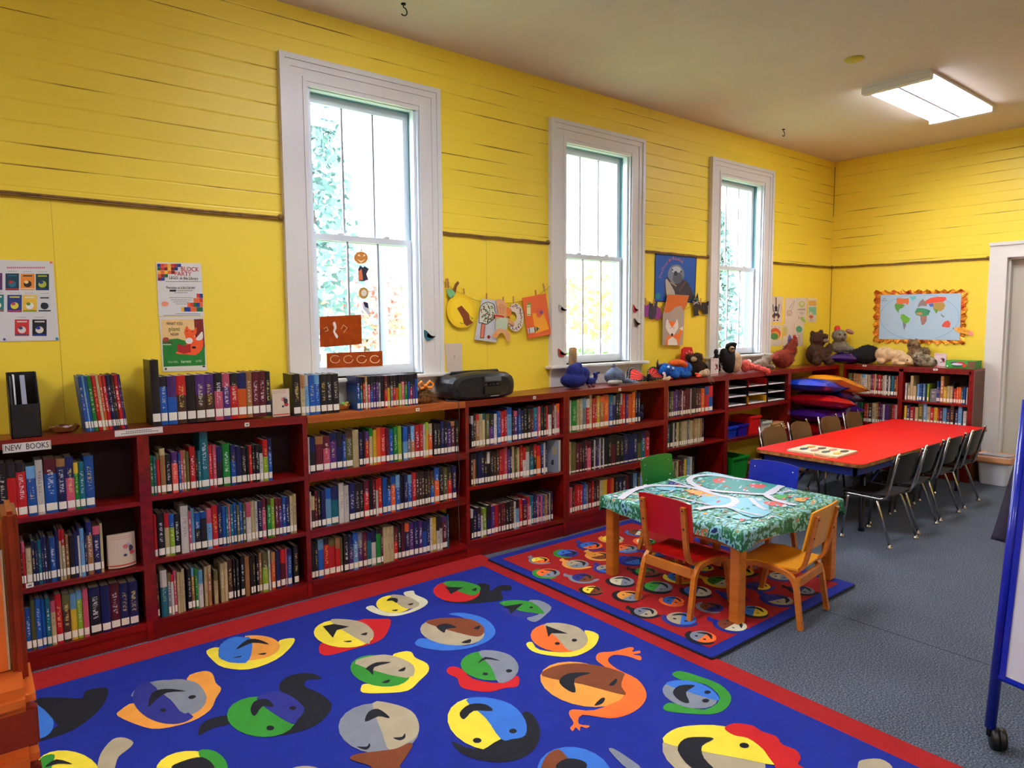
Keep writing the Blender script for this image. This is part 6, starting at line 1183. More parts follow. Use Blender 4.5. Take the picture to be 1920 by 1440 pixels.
MB().box(-.025, .12, -.147, -.11, .035, .085, bev=.004).build('cassette_door', PC((30, 30, 34), .25), t); MB().box(.03, .10, -.1385, -.137, .018, .023).build('nameplate', PC((170, 170, 176), .3), t)
for s_ in (-1, 1): MB().lathe([(.058, 0), (.058, .006), (.05, .012), (.02, .008)], n=24, M=Matrix.Translation((s_*.17, -.122+.012, .085)) @ Matrix.Rotation(math.pi/2, 4, 'X')).build('speaker_grille', PC((12, 12, 14), .6), t)
MB().tube([(-.2, 0, .165), (-.19, 0, .178), (.19, 0, .18), (.2, 0, .165)], .009, n=8).build('handle', BS, t)
tag(MB().tube([Vector(p) for p in smooth_open([(2.45, -.12, 1.075), (2.42, -.2, 1.066), (2.455, -.262, 1.062), (2.46, -.266, 1.0), (2.462, -.262, .9), (2.455, -.25, .76), (2.46, -.262, .60), (2.455, -.252, .44), (2.45, -.262, .3), (2.455, -.26, .13)], 4)], .0028, n=6).build('power_cord', PC((60, 54, 54), .5)), 'thin dark power cord hanging from the stereo down the bookcase post', 'cord')
# drink can on the middle window's stool
t = thing('drink_can', 'small tan and grey can on the middle window sill', 'can', (3.69, -.035, 1.2385)); MB().lathe([(.027, 0), (.033, .006), (.033, .125), (.027, .135), (.025, .131)], n=22).build('can_body', mat('can_print', (150, 140, 120), .3, metal=.4, noise=.5, nscale=40, c2=(190, 130, 60)), t); MB().lathe([(.028, .1325), (.0285, .136), (.024, .136)], n=22).build('rim', CHROME, t)
# ---- soft toys, left to right
NAVY = fur('navy_plush', (24, 36, 120))
t = thing('soft_toy', 'dark navy plush bird toy slumped under the middle window', 'soft toy', (3.64, -.15, 1.0715), 0, GT)
blob('body', [((-.05, 0, .06), (.125, .075, .06)), ((-.04, 0, .12), (.075, .06, .065)), ((-.01, 0, .165), (.035, .04, .03)), ((.04, 0, .10), (.07, .05, .06)), ((.12, -.01, .04), (.05, .035, .03)), ((.165, -.02, .075), (.02, .014, .03)), ((.15, -.02, .10), (.018, .012, .012)), ((.19, -.02, .105), (.026, .012, .010))], NAVY, t)
dots('foot', [(.05, -.065, .014), (.1, -.06, .012)], .014, PC((110, 40, 50)), t)
GREY = fur('grey_plush', (92, 104, 128), sc=120, b=.5)
t = thing('soft_toy', 'grey whale plush toy with flat tail left of butterfly', 'soft toy', (4.02, -.17, 1.0725), 0, GT); t.scale = (1.18,)*3
blob('body', [((0, 0, .055), (.088, .055, .055)), ((.0, .0, .085), (.05, .03, .035)), ((.09, -.02, .022), (.05, .03, .018)), ((.135, -.04, .014), (.045, .03, .009))], GREY, t); blob('belly', [((-.03, -.03, .02), (.07, .035, .018)), ((.145, -.055, .010), (.04, .016, .007))], fur('pale_grey_plush', (190, 186, 176), sc=120, b=.4), t); dots('eye', [(-.05, -.046, .06)], .005, EYE_M, t)
blob('fin', [((-.01, .0, .125), (.02, .008, .022))], GREY, t)
# monarch butterfly
t = thing('soft_toy', 'orange and black butterfly soft toy lying on the bookcase top', 'soft toy', (4.40, -.19, 1.0735), 0, GT); BLK = fur('black_plush', (18, 16, 20), sc=100, b=.6); ORG = mat('butterfly_orange', (232, 56, 40), .7)
for sx, pts in ((1, [(0, .01), (.05, .09), (.12, .125), (.19, .115), (.25, .075), (.27, .03), (.2, .012), (.1, .0)]), (-1, [(0, .01), (.06, .10), (.12, .13), (.17, .11), (.21, .06), (.24, .02), (.16, .004), (.07, .0)])):
    P = smooth_loop([(sx*a, b) for a, b in pts], 3); m = MB(); m.prism(P, -.010, .004, BLK, 'y'); r0 = Vector((sx*.015, .022)); n_ = len(P); K_ = [int(n_*f_) for f_ in (.10, .22, .34, .46, .58, .70, .82)]
    for k in range(6):
        i0, i1 = K_[k], K_[k+1]; cen = Vector((sum(P[i][0] for i in range(i0, i1+1)), sum(P[i][1] for i in range(i0, i1+1))))/(i1-i0+1)
        cell = [r0.lerp(cen, .12)]+[r0+(Vector(P[i])-r0)*.84+(cen-Vector(P[i]))*.12 for i in range(i0, i1+1)]
        m.add([(q.x, -.0106, q.y) for q in cell], [tuple(range(len(cell)))], ORG)
    for k in range(2, n_-2): m.ball((r0.x+(P[k][0]-r0.x)*.94, -.0108, r0.y+(P[k][1]-r0.y)*.94), (.0035, .001, .0035), PC((236, 230, 220)), seg=6)
    o = m.build('wing', None, t); o.rotation_euler = (math.radians(-38), 0, 0); o.location = (.01*sx, .0, .012)
blob('body', [((0, 0, .03), (.018, .018, .03)), ((.0, -.01, .055), (.016, .016, .016))], BLK, t, .004)
t = thing('soft_toy', 'small cream and red bird plush in front of butterfly wing', 'soft toy', (4.55, -.26, 1.0735), 0, GT); blob('body', [((0, 0, .018), (.045, .022, .018)), ((.035, 0, .028), (.018, .016, .014)), ((-.02, 0, .045), (.014, .01, .018))], fur('cream_plush', (216, 184, 146), sc=120, b=.4), t, .004); blob('beak', [((.06, -.005, .02), (.014, .010, .008))], PC((206, 40, 50)), t, .003)
# blue furry monster
BLUF = fur('blue_shaggy_fur', (14, 104, 190), (8, 60, 140), 60, 1.2)
t = thing('soft_toy', 'bright blue furry monster toy lying down with orange belly', 'soft toy', (4.78, -.17, 1.079), 0, GT); t.scale = (1.12,)*3
blob('body', [((-.02, 0, .055), (.16, .075, .055)), ((-.14, -.01, .075), (.065, .055, .05)), ((.10, 0, .075), (.085, .06, .055)), ((-.08, -.05, .03), (.05, .04, .028)), ((.06, -.05, .03), (.07, .035, .028))], BLUF, t)
m = MB(); R_ = random.Random(3)
for i in range(600):
    a, e = R_.uniform(0, 6.28), R_.uniform(-.2, 1.5); c0 = Vector((R_.uniform(-.17, .14), 0, .06)); d = Vector((math.cos(a)*math.cos(e)*.35, math.sin(a)*math.cos(e), math.sin(e))); p0 = c0+Vector((d.x*.05, d.y*.065, d.z*.05)); p1 = p0+d*.022; sd = Vector((-d.y, d.x, .2)).normalized()*.002; p1.z = max(.002, p1.z); m.add([p0-sd, p0+sd, p1], [(0, 1, 2)])
m.build('fur_tufts', BLUF, t)
blob('belly_patch', [((.0, -.015, .118), (.085, .055, .030)), ((.05, -.03, .105), (.05, .04, .025))], fur('orange_plush', (244, 100, 24), sc=100, b=.5), t)
dots('eye', [(-.155, -.058, .098), (-.105, -.062, .085)], .011, PC((190, 214, 240)), t); m = MB(); m.tube([(-.2, -.0, .08), (-.215, 0, .13), (-.205, 0, .155)], [.012, .007, .002], n=8); m.tube([(-.2, .0, .08), (-.185, -.02, .12)], [.010, .003], n=8); m.build('horn', PC((24, 20, 24)), t)
dots('button_nose', [(-.19, -.045, .05)], .012, PC((206, 180, 200)), t)
# brown moose-like toy with red paw bag
BRF = fur('dark_brown_fur', (70, 40, 22), (34, 18, 10), 60, 1.2)
t = thing('soft_toy', 'dark brown shaggy toy carrying the red paw-print pouch', 'soft toy', (5.13, -.125, 1.081), 0, GT)
blob('body', [((0, 0, .08), (.085, .07, .085)), ((-.06, -.01, .15), (.05, .045, .045)), ((.09, 0, .06), (.05, .06, .06)), ((.02, 0, .16), (.05, .05, .05)), ((-.11, 0, .17), (.025, .03, .03))], BRF, t); blob('muzzle', [((-.085, -.04, .155), (.036, .025, .024))], fur('tan_plush', (206, 176, 136), sc=100, b=.5), t); dots('eye', [(-.05, -.052, .175)], .007, EYE_M, t)
m = MB(); R_ = random.Random(13)
for i in range(500):
    a, e = R_.uniform(0, 6.28), R_.uniform(-.3, 1.5); d = Vector((math.cos(a)*math.cos(e), math.sin(a)*math.cos(e), math.sin(e))); p0 = Vector((R_.uniform(-.02, .06), 0, .08))+Vector((d.x*.08, d.y*.065, d.z*.08)); p1 = p0+d*.022+Vector((0, 0, -.01)); sd = Vector((-d.y, d.x, .2)).normalized()*.002; p1.z = max(.002, p1.z); m.add([p0-sd, p0+sd, p1], [(0, 1, 2)])
m.build('fur_tufts', BRF, t)
t = thing('paw_print_pouch', 'red pouch with a pale paw print propped behind brown toy', 'pouch', (5.11, -.055, 1.081)); MB().prism([(-.12, 0), (.12, 0), (.11, .1), (.045, .255), (-.05, .26), (-.09, .24)], -.008, .008).build('pouch', mat('red_felt', (216, 24, 20), .7), t)
for a, b, r in ((-.035, .20, .013), (.0, .215, .014), (.036, .205, .013), (0, .175, .02)): MB().lathe([(r, 0), (r, .002)], n=14, M=Matrix.Translation((a, -.008, b)) @ Matrix.Rotation(math.pi/2, 4, 'X')).build('paw_pad', PC((240, 120, 100)), t)
t = thing('soft_toy', 'cream goose head toy with orange feet hanging over the shelf edge', 'soft toy', (5.03, -.265, 1.081), 0, GT); blob('body', [((.02, 0, .032), (.05, .032, .03)), ((.06, -.005, .04), (.032, .03, .034)), ((-.03, 0, .025), (.03, .02, .018))], fur('cream_plush', (216, 184, 146)), t, .005); blob('foot', [((-.075, -.005, .03), (.034, .016, .012), .35, 'Y'), ((-.065, -.012, .012), (.038, .016, .011))], PC((238, 70, 30)), t, .004)
m = MB()
for k in range(5): m.tube([(.02+.012*k, -.03, .03), (.025+.014*k, -.05, .0), (.03+.02*k, -.056, -.05-.008*(k % 3))], .0012, n=4)
m.build('straggly_hair', PC((200, 190, 170)), t)
# penguins
t = thing('soft_toy', 'black and cream penguin soft toy sitting beside farthest window', 'soft toy', (5.60, -.16, 1.083), 0, GT); t.scale = (1.2,)*3
blob('body', [((0, 0, .09), (.078, .065, .092)), ((0, -.005, .20), (.045, .042, .042)), ((-.065, .01, .13), (.03, .04, .07)), ((.07, .01, .12), (.028, .035, .07), -.5, 'Y'), ((0, -.03, .245-.02), (.03, .03, .02))], BLK, t, .006); blob('belly', [((.03, -.035, .085), (.062, .042, .082)), ((-.02, -.03, .19), (.026, .022, .026))], fur('cream_plush', (216, 184, 146)), t, .006); dots('eye', [(-.0, -.046, .212)], .005, EYE_M, t); blob('beak', [((-.035, -.05, .195), (.014, .016, .008))], PC((60, 50, 40)), t, .004)
t = thing('soft_toy', 'small black speckled bird toy in front of the farthest window', 'soft toy', (5.48, -.10, 1.083), 0, GT)
blob('body', [((0, 0, .05), (.05, .04, .05)), ((.0, .0, .13), (.03, .03, .06)), ((-.01, -.0, .2), (.022, .022, .03))], BLK, t, .006); m = MB(); R_ = random.Random(4)
for i in range(50): a, z = R_.uniform(3.3, 6.1), R_.uniform(.02, .2); rr_ = .046*(1-z*1.9)+.014; m.ball((rr_*math.cos(a), rr_*math.sin(a), z), .0028, None, seg=6)
m.build('white_speckles', PC((220, 220, 224)), t)
# flamingo-pink scaly toy
PNK = fur('salmon_ruffle', (238, 110, 92), (200, 60, 60), 90, 1.3)
t = thing('soft_toy', 'salmon pink ruffled toy draped over the shelf edge', 'soft toy', (5.86, -.2, 1.085), 0, GT)
blob('body', [((-.06, 0, .06), (.05, .045, .06)), ((0, -.02, .05), (.05, .04, .035)), ((.05, -.06, .04), (.045, .035, .03)), ((.10, -.09, .022), (.045, .032, .028)), ((.14, -.115, .0), (.03, .028, .035))], PNK, t); blob('head', [((.03, .03, .09), (.04, .035, .028))], fur('white_plush', (216, 204, 196)), t)
# grey-brown monkey, rust hen, brown bear, grey mouse
t = thing('soft_toy', 'grey-brown puppy soft toy left of rust hen', 'soft toy', (6.16, -.15, 1.086), 0, GT); GB = fur('grey_brown_plush', (136, 116, 98)); blob('body', [((0, 0, .055), (.10, .06, .055)), ((.07, -.01, .10), (.055, .05, .048)), ((.11, -.03, .03), (.04, .035, .028)), ((-.09, 0, .05), (.05, .045, .045)), ((.045, .0, .14), (.022, .014, .022))], GB, t); blob('paw', [((.135, -.045, .022), (.024, .022, .02))], fur('tan_plush', (206, 176, 136)), t, .005); blob('ear', [((.115, -.01, .10), (.012, .022, .034))], fur('dark_brown_fur', (70, 40, 22)), t, .004)
HEN = fur('rust_plush', (150, 50, 22), (104, 28, 12))
t = thing('soft_toy', 'rust-red hen soft toy right of grey-brown puppy', 'soft toy', (6.60, -.15, 1.088), 0, GT); t.scale = (1.25,)*3; blob('body', [((-.03, 0, .075), (.12, .07, .075)), ((-.12, 0, .09), (.06, .045, .04)), ((.07, 0, .14), (.07, .05, .06)), ((.12, 0, .195), (.04, .035, .045)), ((.145, 0, .225), (.018, .022, .024))], HEN, t); blob('comb', [((.135, 0, .255), (.022, .01, .016)), ((.155, 0, .24), (.014, .008, .016))], PC((180, 30, 34)), t, .004)
t = thing('soft_toy', 'large brown teddy bear sitting in the bookcase corner', 'soft toy', (7.20, -.16, 1.092), -.3, GT); t.scale = (0.92,)*3
BR2 = fur('brown_bear_plush', (84, 50, 28), (46, 24, 12)); blob('body', [((0, 0, .13), (.12, .10, .13)), ((.02, -.01, .30), (.10, .09, .09)), ((.09, -.04, .33), (.04, .04, .04)), ((-.05, .01, .37), (.035, .02, .035)), ((.09, .02, .38), (.035, .02, .035)), ((.13, -.06, .17), (.05, .045, .09), .4, 'Y'), ((-.11, -.05, .15), (.04, .045, .08)), ((.10, -.10, .04), (.05, .07, .045)), ((-.08, -.10, .04), (.05, .06, .045))], BR2, t, .010); dots('eye', [(.01, -.095, .32), (.07, -.09, .33)], .008, EYE_M, t); blob('muzzle', [((.045, -.10, .285), (.035, .03, .026))], fur('grey_brown_plush', (136, 116, 98)), t)
PUR = mat('purple_vinyl', (54, 20, 110), .22, coat=.5)
def cushion(name, lb, loc, w, d, h, m, rot=(0, 0, 0), grp='shiny floor cushions in the corner bay', cat='cushion'):
    q = MB(); N_ = 14; vs = []
    for lay in (1, -1):
        for j in range(N_+1):
            for i in range(N_+1):
                a, b = i/N_*2-1, j/N_*2-1; e = (max(0, 1-abs(a)**2.6)*max(0, 1-abs(b)**2.6))**.5; pin = 1-.10*(1-abs(b)**2)*abs(a)**3 ; pin2 = 1-.10*(1-abs(a)**2)*abs(b)**3
                vs.append((a*w/2*pin, b*d/2*pin2, lay*h/2*e+.006*math.sin(a*7+b*5)*e))
    K = (N_+1)**2; F = [(j*(N_+1)+i, j*(N_+1)+i+1, (j+1)*(N_+1)+i+1, (j+1)*(N_+1)+i) for j in range(N_) for i in range(N_)]
    q.add(vs, F+[tuple(K+x for x in f[::-1]) for f in F], None, True); o = q.build(name, m, None, loc); o.rotation_euler = rot; return tag(o, lb, cat, grp)
cushion('cushion', 'purple cushion under the grey mouse on bookcase corner top', (7.62, -.30, 1.155), .30, .34, .11, PUR)
t = thing('soft_toy', 'pale grey mouse soft toy with pink ears on purple cushion', 'soft toy', (7.63, -.21, 1.215), -.5, GT); t.scale = (1.22,)*3; GM = fur('pale_grey_fur', (150, 142, 124), (120, 112, 96)); blob('body', [((0, 0, .06), (.075, .07, .07)), ((-.03, -.03, .155), (.068, .06, .055)), ((.06, -.05, .03), (.035, .05, .03))], GM, t, .008); blob('ear', [((-.045, -.02, .215), (.032, .016, .034))], PC((206, 40, 40)), t, .005); blob('ear', [((.075, -.03, .19), (.045, .02, .022), .4, 'Y')], PC((170, 120, 110)), t, .005); dots('eye', [(-.015, -.088, .165), (-.06, -.08, .165)], .008, EYE_M, t)
# end-wall top: black lump, polar bear, camouflage cats, box
t = thing('soft_toy', 'black plush toy lump left of polar bear', 'soft toy', (7.63, -.48, 1.098), -math.pi/2, GT); t.scale = (1.3,)*3; blob('body', [((0, 0, .07), (.115, .07, .07)), ((.03, 0, .10), (.09, .06, .06)), ((-.08, -.01, .06), (.05, .055, .05))], fur('black_shaggy', (26, 24, 26), (8, 8, 8)), t, .008)
t = thing('soft_toy', 'cream polar bear soft toy lying under the world map', 'soft toy', (7.62, -.78, 1.098), -math.pi/2, GT); PB = fur('polar_cream_fur', (232, 196, 146), sc=90, b=.6)
blob('body', [((-.08, 0, .11), (.105, .075, .085)), ((.03, 0, .105), (.10, .065, .065)), ((.12, -.01, .075), (.065, .05, .045)), ((.165, -.02, .05), (.055, .038, .032)), ((.20, -.025, .030), (.03, .022, .02)), ((-.10, -.03, .045), (.05, .05, .045)), ((.04, -.03, .045), (.035, .045, .045), .5, 'Y'), ((.10, -.03, .022), (.06, .03, .02)), ((.10, .03, .115), (.014, .012, .016))], PB, t, .007); dots('eye', [(.165, -.055, .062)], .007, EYE_M, t); dots('nose', [(.226, -.032, .032)], .010, EYE_M, t)
CAMO = fur('tabby_fur', (150, 120, 84), (70, 46, 26), 60, 1.0)
t = thing('soft_toy', 'brown tabby cat soft toy behind the polar bear head', 'soft toy', (7.70, -.98, 1.098), -math.pi/2, GT); t.scale = (1.15,)*3; blob('body', [((0, 0, .09), (.08, .05, .09)), ((-.03, -.0, .18), (.055, .045, .045)), ((-.06, 0, .225), (.016, .012, .018)), ((-.01, 0, .23), (.016, .012, .018)), ((.06, 0, .12), (.05, .04, .05))], CAMO, t, .008); dots('eye', [(-.045, -.043, .185), (-.015, -.045, .185)], .006, EYE_M, t)
t = thing('soft_toy', 'mottled grey-brown cat soft toy right of the polar bear nose', 'soft toy', (7.60, -1.09, 1.098), -math.pi/2, GT); t.scale = (1.15,)*3; blob('body', [((0, 0, .055), (.085, .045, .055)), ((-.045, -.01, .085), (.045, .04, .038)), ((.06, 0, .04), (.045, .045, .04)), ((-.07, 0, .12), (.012, .01, .016)), ((-.025, 0, .125), (.012, .01, .016))], fur('mottled_fur', (172, 158, 124), (60, 50, 40), 50, 1.0), t, .007); dots('eye', [(-.06, -.046, .092), (-.03, -.048, .092)], .006, PC((230, 226, 214)), t)
t = thing('game_box', 'green printed game box on the right end of end bookcase', 'box', (7.66, -1.43, 1.098), -math.pi/2); MB().box(-.135, .12, -.09, .09, 0, .075).build('box_body', PC((70, 150, 50)), t)
m = MB(); m.add([(-.125+.0, -.0915, .01), (.055, -.0915, .01), (.055, -.0915, .068), (-.125, -.0915, .068)], [(0, 1, 2, 3)], PC((60, 170, 60)))
for cx, cz, rx, rz_, c in ((-.04, .05, .055, .012, (90, 40, 120)), (-.03, .04, .05, .012, (226, 226, 236)), (.0, .056, .04, .008, (206, 30, 60)), (.03, .03, .022, .018, (214, 60, 30)), (-.115, .018, .008, .008, (230, 230, 230)), (-.03, .022, .05, .006, (20, 90, 60))): m.add([(cx+rx*math.cos(q*.6), -.092-.0002*len(m.v), cz+rz_*math.sin(q*.6)) for q in range(10)], [tuple(range(10))], PC(c))
m.add([(.06, -.0915, .006), (.118, -.0915, .006), (.118, -.0915, .07), (.06, -.0915, .07)], [(0, 1, 2, 3)], PC((120, 80, 50))); m.build('printing', None, t)
# ---- corner bay cushions
BLU = mat('blue_vinyl', (16, 60, 190), .22, coat=.5); YLW = mat('amber_vinyl', (236, 150, 16), .22, coat=.5); RDV = mat('red_vinyl', (206, 20, 18), .22, coat=.5); NVV = mat('navy_vinyl', (8, 20, 84), .22, coat=.5)
for nm_lb, x, y, z, m_, r_, w_ in (('blue shiny cushion at top left of the corner pile', 6.78, -.37, .905, BLU, (0, .10, .05), .60), ('amber shiny cushion sloping down on top of the corner pile', 7.13, -.40, .905, YLW, (0, .24, -.05), .62), ('navy cushion beneath the amber one in the corner pile', 7.16, -.36, .77, NVV, (0, .14, .02), .56),
                               ('upper red shiny cushion in the corner pile', 6.84, -.42, .745, RDV, (0, .14, .03), .62), ('upper purple cushion below the red one in the corner pile', 6.80, -.40, .605, PUR, (0, .06, -.04), .60), ('purple cushion at right of the corner pile', 7.16, -.38, .625, PUR, (0, .04, .03), .56),
                               ('lower red cushion in the corner pile', 6.86, -.38, .47, RDV, (0, -.02, .04), .64), ('lowest purple cushion in the corner pile', 6.88, -.38, .34, PUR, (0, 0, 0), .66), ('navy cushion at the bottom of the corner pile', 6.90, -.34, .205, NVV, (0, 0, .02), .64)):
    cushion('cushion', nm_lb, (x, y, z), w_, .50, .138, m_, r_)
# ---- letter trays and bins in the bay under the penguin
TRB = mat('black_tray_plastic', (18, 18, 22), .35)
def tray(x, y, z, m_, lb):
    t = thing('letter_tray', lb, 'letter tray', (x, y, z), 0, 'letter trays in the red bookcase'); w, d, h = .155, .24, .07; q = MB()
    q.box(-w, w, 0, d, 0, .003); q.box(-w, -w+.004, 0, d, 0, h); q.box(w-.004, w, 0, d, 0, h); q.box(-w, w, d-.004, d, 0, h); q.build('tray', m_, t)
    MB().box(-w+.012, w-.012, -.003, d-.02, .003, .010).build('paper_stack', PC((226, 226, 230)), t); return t
for i, x in enumerate((5.56, 5.90, 6.235)):
    for j in range(3):
        m_ = TRB if i != 1 or j == 1 else (mat('red_tray_plastic', (206, 24, 24), .35) if j == 2 else mat('yellow_tray_plastic', (232, 170, 30), .35))
        cn = 'red' if i == 1 and j == 2 else 'yellow' if i == 1 and j == 0 else 'black'
        tray(x, -.275, .785+j*.082, m_, '%s letter tray, %s of the %s stack of trays' % (cn, ('bottom', 'middle', 'top')[j], ('left', 'centre', 'right')[i]))
def bin_(nm, x, y, z, w, d, h, m_, lb, notch=False):
    t = thing(nm, lb, 'bin', (x, y, z), 0, 'plastic bins in the red bookcase'); q = []
    for s_, zz in ((.9, 0), (1, h), (1.03, h), (1.03, h-.012), (.985, h-.012)): q.append([(a*s_, b*s_, zz) for a, b in rrect(-w/2, w/2, -d/2, d/2, .012, 3)])
    q2 = [q[0], q[1], [(a*.96, b*.96, zz) for a, b, zz in q[1]], [(a*.96, b*.96, .006) for a, b, zz in q[0]]]
    loft(q2).build('bin', m_, t)
    if notch: MB().box(-w*.53, w*.53, -d*.53, -d*.47, h-.02, h+.004, bev=.003).build('rim', m_, t)
    return t
bin_('storage_bin', 5.49, -.17, .493, .17, .22, .105, mat('blue_bin_plastic', (14, 50, 170), .35), 'small blue bin at the left of middle shelf', True); bin_('storage_bin', 5.67, -.17, .493, .16, .22, .11, mat('indigo_bin_plastic', (36, 14, 140), .35), 'small indigo bin between the blue and red bins', True)
bin_('storage_bin', 5.865, -.17, .493, .19, .22, .17, mat('red_bin_plastic', (214, 20, 20), .35), 'taller red bin in the middle of the shelf', True); bin_('storage_basket', 6.07, -.18, .492, .17, .2, .10, mat('white_basket_plastic', (216, 216, 210), .35), 'white handled caddy right of the red bin', True)
bin_('storage_bin', 5.56, -.20, .105, .26, .26, .21, mat('green_bin_plastic', (16, 140, 40), .35), 'green notched bin on the bottom shelf', True)
WP = wood('puzzle_wood', (206, 160, 96), (170, 120, 64), .5)
def puzzle(x, y, z, rz, lb, cols, grp):
    t = thing('wooden_puzzle', lb, 'puzzle', (x, y, z), rz, grp); MB().box(-.15, .15, -.11, .11, 0, .012, bev=.001).build('board', WP, t)
    for i, c in enumerate(cols): p = MB().prism(smooth_loop([(-.11+i*.085, -.05), (-.06+i*.085, -.03), (-.07+i*.085, .05), (-.12+i*.085, .03)], 2), .012, .016, PC(c), 'z').build('puzzle_piece', None, t); MB().lathe([(.004, .016), (.008, .03), (.004, .034)], PC(c), n=8, c=(-.09+i*.085, 0, 0)).build('peg_knob', None, p)
for k in range(4): puzzle(6.30-.005*k, -.19+.006*k, .492+k*.0185 if k < 3 else .492+.0555, .05*k, ['lowest', 'second lowest', 'second highest', 'topmost'][k]+' wooden puzzle of the stack right of the white caddy', [(110, 60, 40), (190, 60, 40), (214, 60, 50)] if k == 3 else [], 'wooden puzzles stacked on the middle shelf')
for k in range(6): puzzle(5.93+.01*(k % 2), -.19, .105+k*.0185, .04*(k % 3), ['lowest', 'second', 'third', 'fourth', 'fifth', 'topmost'][k]+' wooden puzzle of the stack beside the green bin', [(190, 60, 40), (60, 110, 60), (220, 190, 120)] if k == 5 else [], 'wooden puzzles stacked on the bottom shelf')
for k in range(4): puzzle(6.28, -.19, .105+k*.0185, .05*(k % 2), ['lowest', 'second', 'third', 'topmost'][k]+' wooden puzzle of the short stack in the bottom right corner', [(60, 90, 150), (220, 190, 90), (190, 70, 60)] if k == 3 else [], 'wooden puzzles stacked on the bottom shelf')
# dark blue figurine on the shelf under the middle window
t = thing('figurine', 'small dark blue spiky figurine right of the orange books', 'figurine', (4.30, -.2, .763)); blob('body', [((0, 0, .04), (.03, .025, .04)), ((0, 0, .10), (.028, .025, .03)), ((-.02, 0, .135), (.008, .008, .018)), ((.02, 0, .135), (.008, .008, .018))], PC((16, 30, 80), .3), t, .004)
# ================================================================ EASEL AT THE RIGHT EDGE
EB = mat('easel_blue_enamel', (10, 34, 170), .28, coat=.3); BOARD = mat('whiteboard', (226, 226, 232), .12, coat=.4)
t = thing('whiteboard_easel', 'blue-framed double-sided whiteboard easel on casters at the right edge', 'easel', (2.85, -3.12, 0)); D_ = Vector((-.24, -.971, 0)); N_ = Vector((.971, -.24, 0))
def E3(a, b, z): p = D_*a+N_*b; return (p.x, p.y, z)   # a along the board, b away from the viewer, z up
lean = .105
for side in (0, 1):
    g = (lambda z: lean*z/1.13) if side == 0 else (lambda z: .50-(.50-2*.12)*z/1.3)
    for a in (0, .80):
        MB().tube([E3(a, g(.07), .075), E3(a, g(1.28), 1.28)], .0185, n=14).build('frame_tube', EB, t)
        c = MB(); c.lathe([(.036, -.012), (.040, -.006), (.040, .006), (.036, .012)], n=20, M=Matrix.Translation(E3(a+.012, g(0)+.012, .040)) @ Matrix.Rotation(.5, 4, 'Z') @ Matrix.Rotation(math.pi/2, 4, 'X')); c.lathe([(.036, -.012), (.040, -.006), (.040, .006), (.036, .012)], n=20, M=Matrix.Translation(E3(a+.028, g(0)+.03, .040)) @ Matrix.Rotation(.5, 4, 'Z') @ Matrix.Rotation(math.pi/2, 4, 'X')); c.tube([E3(a, g(.07), .09), E3(a, g(.07), .045)], .012, n=8); c.build('caster', mat('caster_black', (14, 14, 16), .4), t)
    z0, z1 = .275, 1.24
    MB().tube([E3(0, g(z0), z0), E3(.80, g(z0), z0)], .016, n=12).build('frame_tube', EB, t); MB().tube([E3(0, g(1.27), 1.27), E3(.80, g(1.27), 1.27)], .016, n=12).build('frame_tube', EB, t)
    o_ = -.012 if side == 0 else .012
    def quad(a0, a1, za, zb, off): return [E3(a0, g(za)+off, za), E3(a1, g(za)+off, za), E3(a1, g(zb)+off, zb), E3(a0, g(zb)+off, zb)]
    q = MB(); A1, B1 = quad(.035, .765, z0+.012, z1, o_), quad(.035, .765, z0+.012, z1, o_+.008); q.add(A1+B1, [(3, 2, 1, 0), (4, 5, 6, 7), (0, 1, 5, 4), (1, 2, 6, 5), (2, 3, 7, 6), (3, 0, 4, 7)]); q.build('board', BOARD, t)
    q = MB(); A1, B1 = quad(.018, .037, z0, z1+.01, o_-.004), quad(.018, .037, z0, z1+.01, o_+.012); q.add(A1+B1, [(3, 2, 1, 0), (4, 5, 6, 7), (0, 1, 5, 4), (1, 2, 6, 5), (2, 3, 7, 6), (3, 0, 4, 7)]); q.build('board_edge', EB, t)
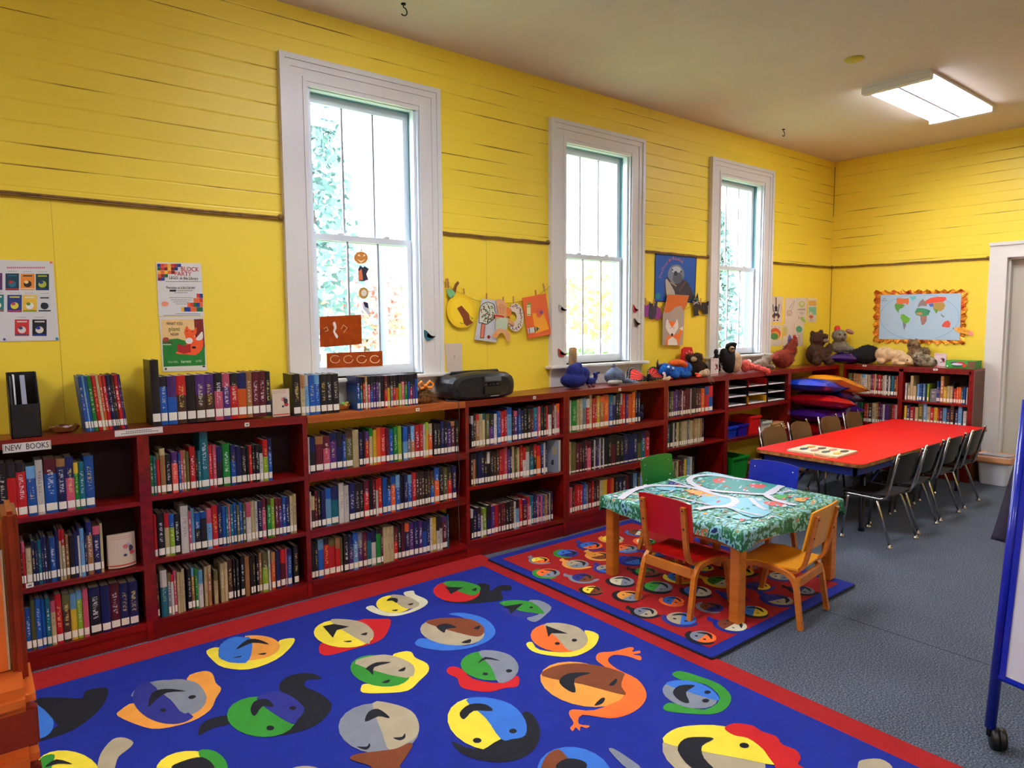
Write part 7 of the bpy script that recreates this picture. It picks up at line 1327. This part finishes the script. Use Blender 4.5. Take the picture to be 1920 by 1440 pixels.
# dark garment hanging behind the easel
m = MB(); nx, nz = 14, 20; vs = []
for j in range(nz+1):
    for i in range(nx+1):
        f_, h_ = i/nx, j/nz; z = 1.06-.36*h_; w_ = .09+.085*h_; a = .28-(.28+w_)*f_; b = .23-.02*h_+.014*math.sin(f_*11+h_*3)+.05*math.sin(f_*2.6); vs.append(E3(a, b, z))
m.add([(v[0]+2.85, v[1]-3.12, v[2]) for v in vs], [(j*(nx+1)+i, j*(nx+1)+i+1, (j+1)*(nx+1)+i+1, (j+1)*(nx+1)+i) for j in range(nz) for i in range(nx)], None, True)
o = m.build('hanging_smock', mat('dark_plum_cloth', (44, 34, 58), .6, noise=.4, nscale=12)); md = o.modifiers.new('cloth', 'SOLIDIFY'); md.thickness = .006; tag(o, 'dark plum smock hanging behind the blue easel frame', 'smock', 'smocks hung on the easel back')
m = MB(); vs = []
for j in range(nz+1):
    for i in range(nx+1):
        f_, h_ = i/nx, j/nz; z = .72-.46*h_; w_ = .165-.05*h_; a = .25-(.25+w_)*f_; vs.append(E3(a, .33+.02*math.sin(f_*8), z))
m.add([(v[0]+2.85, v[1]-3.12, v[2]) for v in vs], [(j*(nx+1)+i, j*(nx+1)+i+1, (j+1)*(nx+1)+i+1, (j+1)*(nx+1)+i) for j in range(nz) for i in range(nx)], None, True)
o = m.build('hanging_smock', mat('grey_cream_cloth', (150, 150, 140), .6, noise=.3, nscale=12)); md = o.modifiers.new('cloth', 'SOLIDIFY'); md.thickness = .006; tag(o, 'grey-cream smock showing below the dark plum one behind the easel', 'smock', 'smocks hung on the easel back')
# ================================================================ WOODEN DISPLAY STAND AT THE LEFT EDGE
OW = wood('orange_stand_wood', (222, 110, 40), (196, 84, 26), .35, (2, 2, 10)); OWD = wood('red_stand_wood', (150, 44, 20), (116, 28, 12), .35, (2, 2, 10))
t = thing('display_stand', 'orange wooden book display stand cut off by the left edge', 'display stand', (0, -3.0, 0)); X1_ = .038
MB().box(X1_-.019, X1_-.006, -.02, .05, 0, 1.372, bev=.004).build('side_panel', OWD, t); MB().box(-.62, X1_-.020, .0, .02, .1, 1.36, bev=.003).build('front_panel', OW, t)
for z in (1.172, 1.108, .80, .50, .2):
    MB().box(-.62, X1_-.003, -.070, .03, z, z+.026, bev=.009).build('ledge', OW, t); MB().box(-.62, X1_-.002, -.06, -.045, z-.04, z+.002, bev=.002).build('ledge_lip', OWD, t)
MB().box(-.64, -.615, -.02, .28, 0, 1.375, bev=.004).build('side_panel', OWD, t)
o = MB().box(-.25, X1_-.021, -.012, -.006, 1.2, 1.33).build('picture_book', PC((214, 190, 170)), None, (0, -3.0, 0)); tag(o, 'cream-edged picture book standing in the orange wooden display stand', 'book')
MB().box(-.248, X1_-.023, -.0125, -.012, 1.2, 1.329).build('front_cover', PC((226, 112, 40)), o)
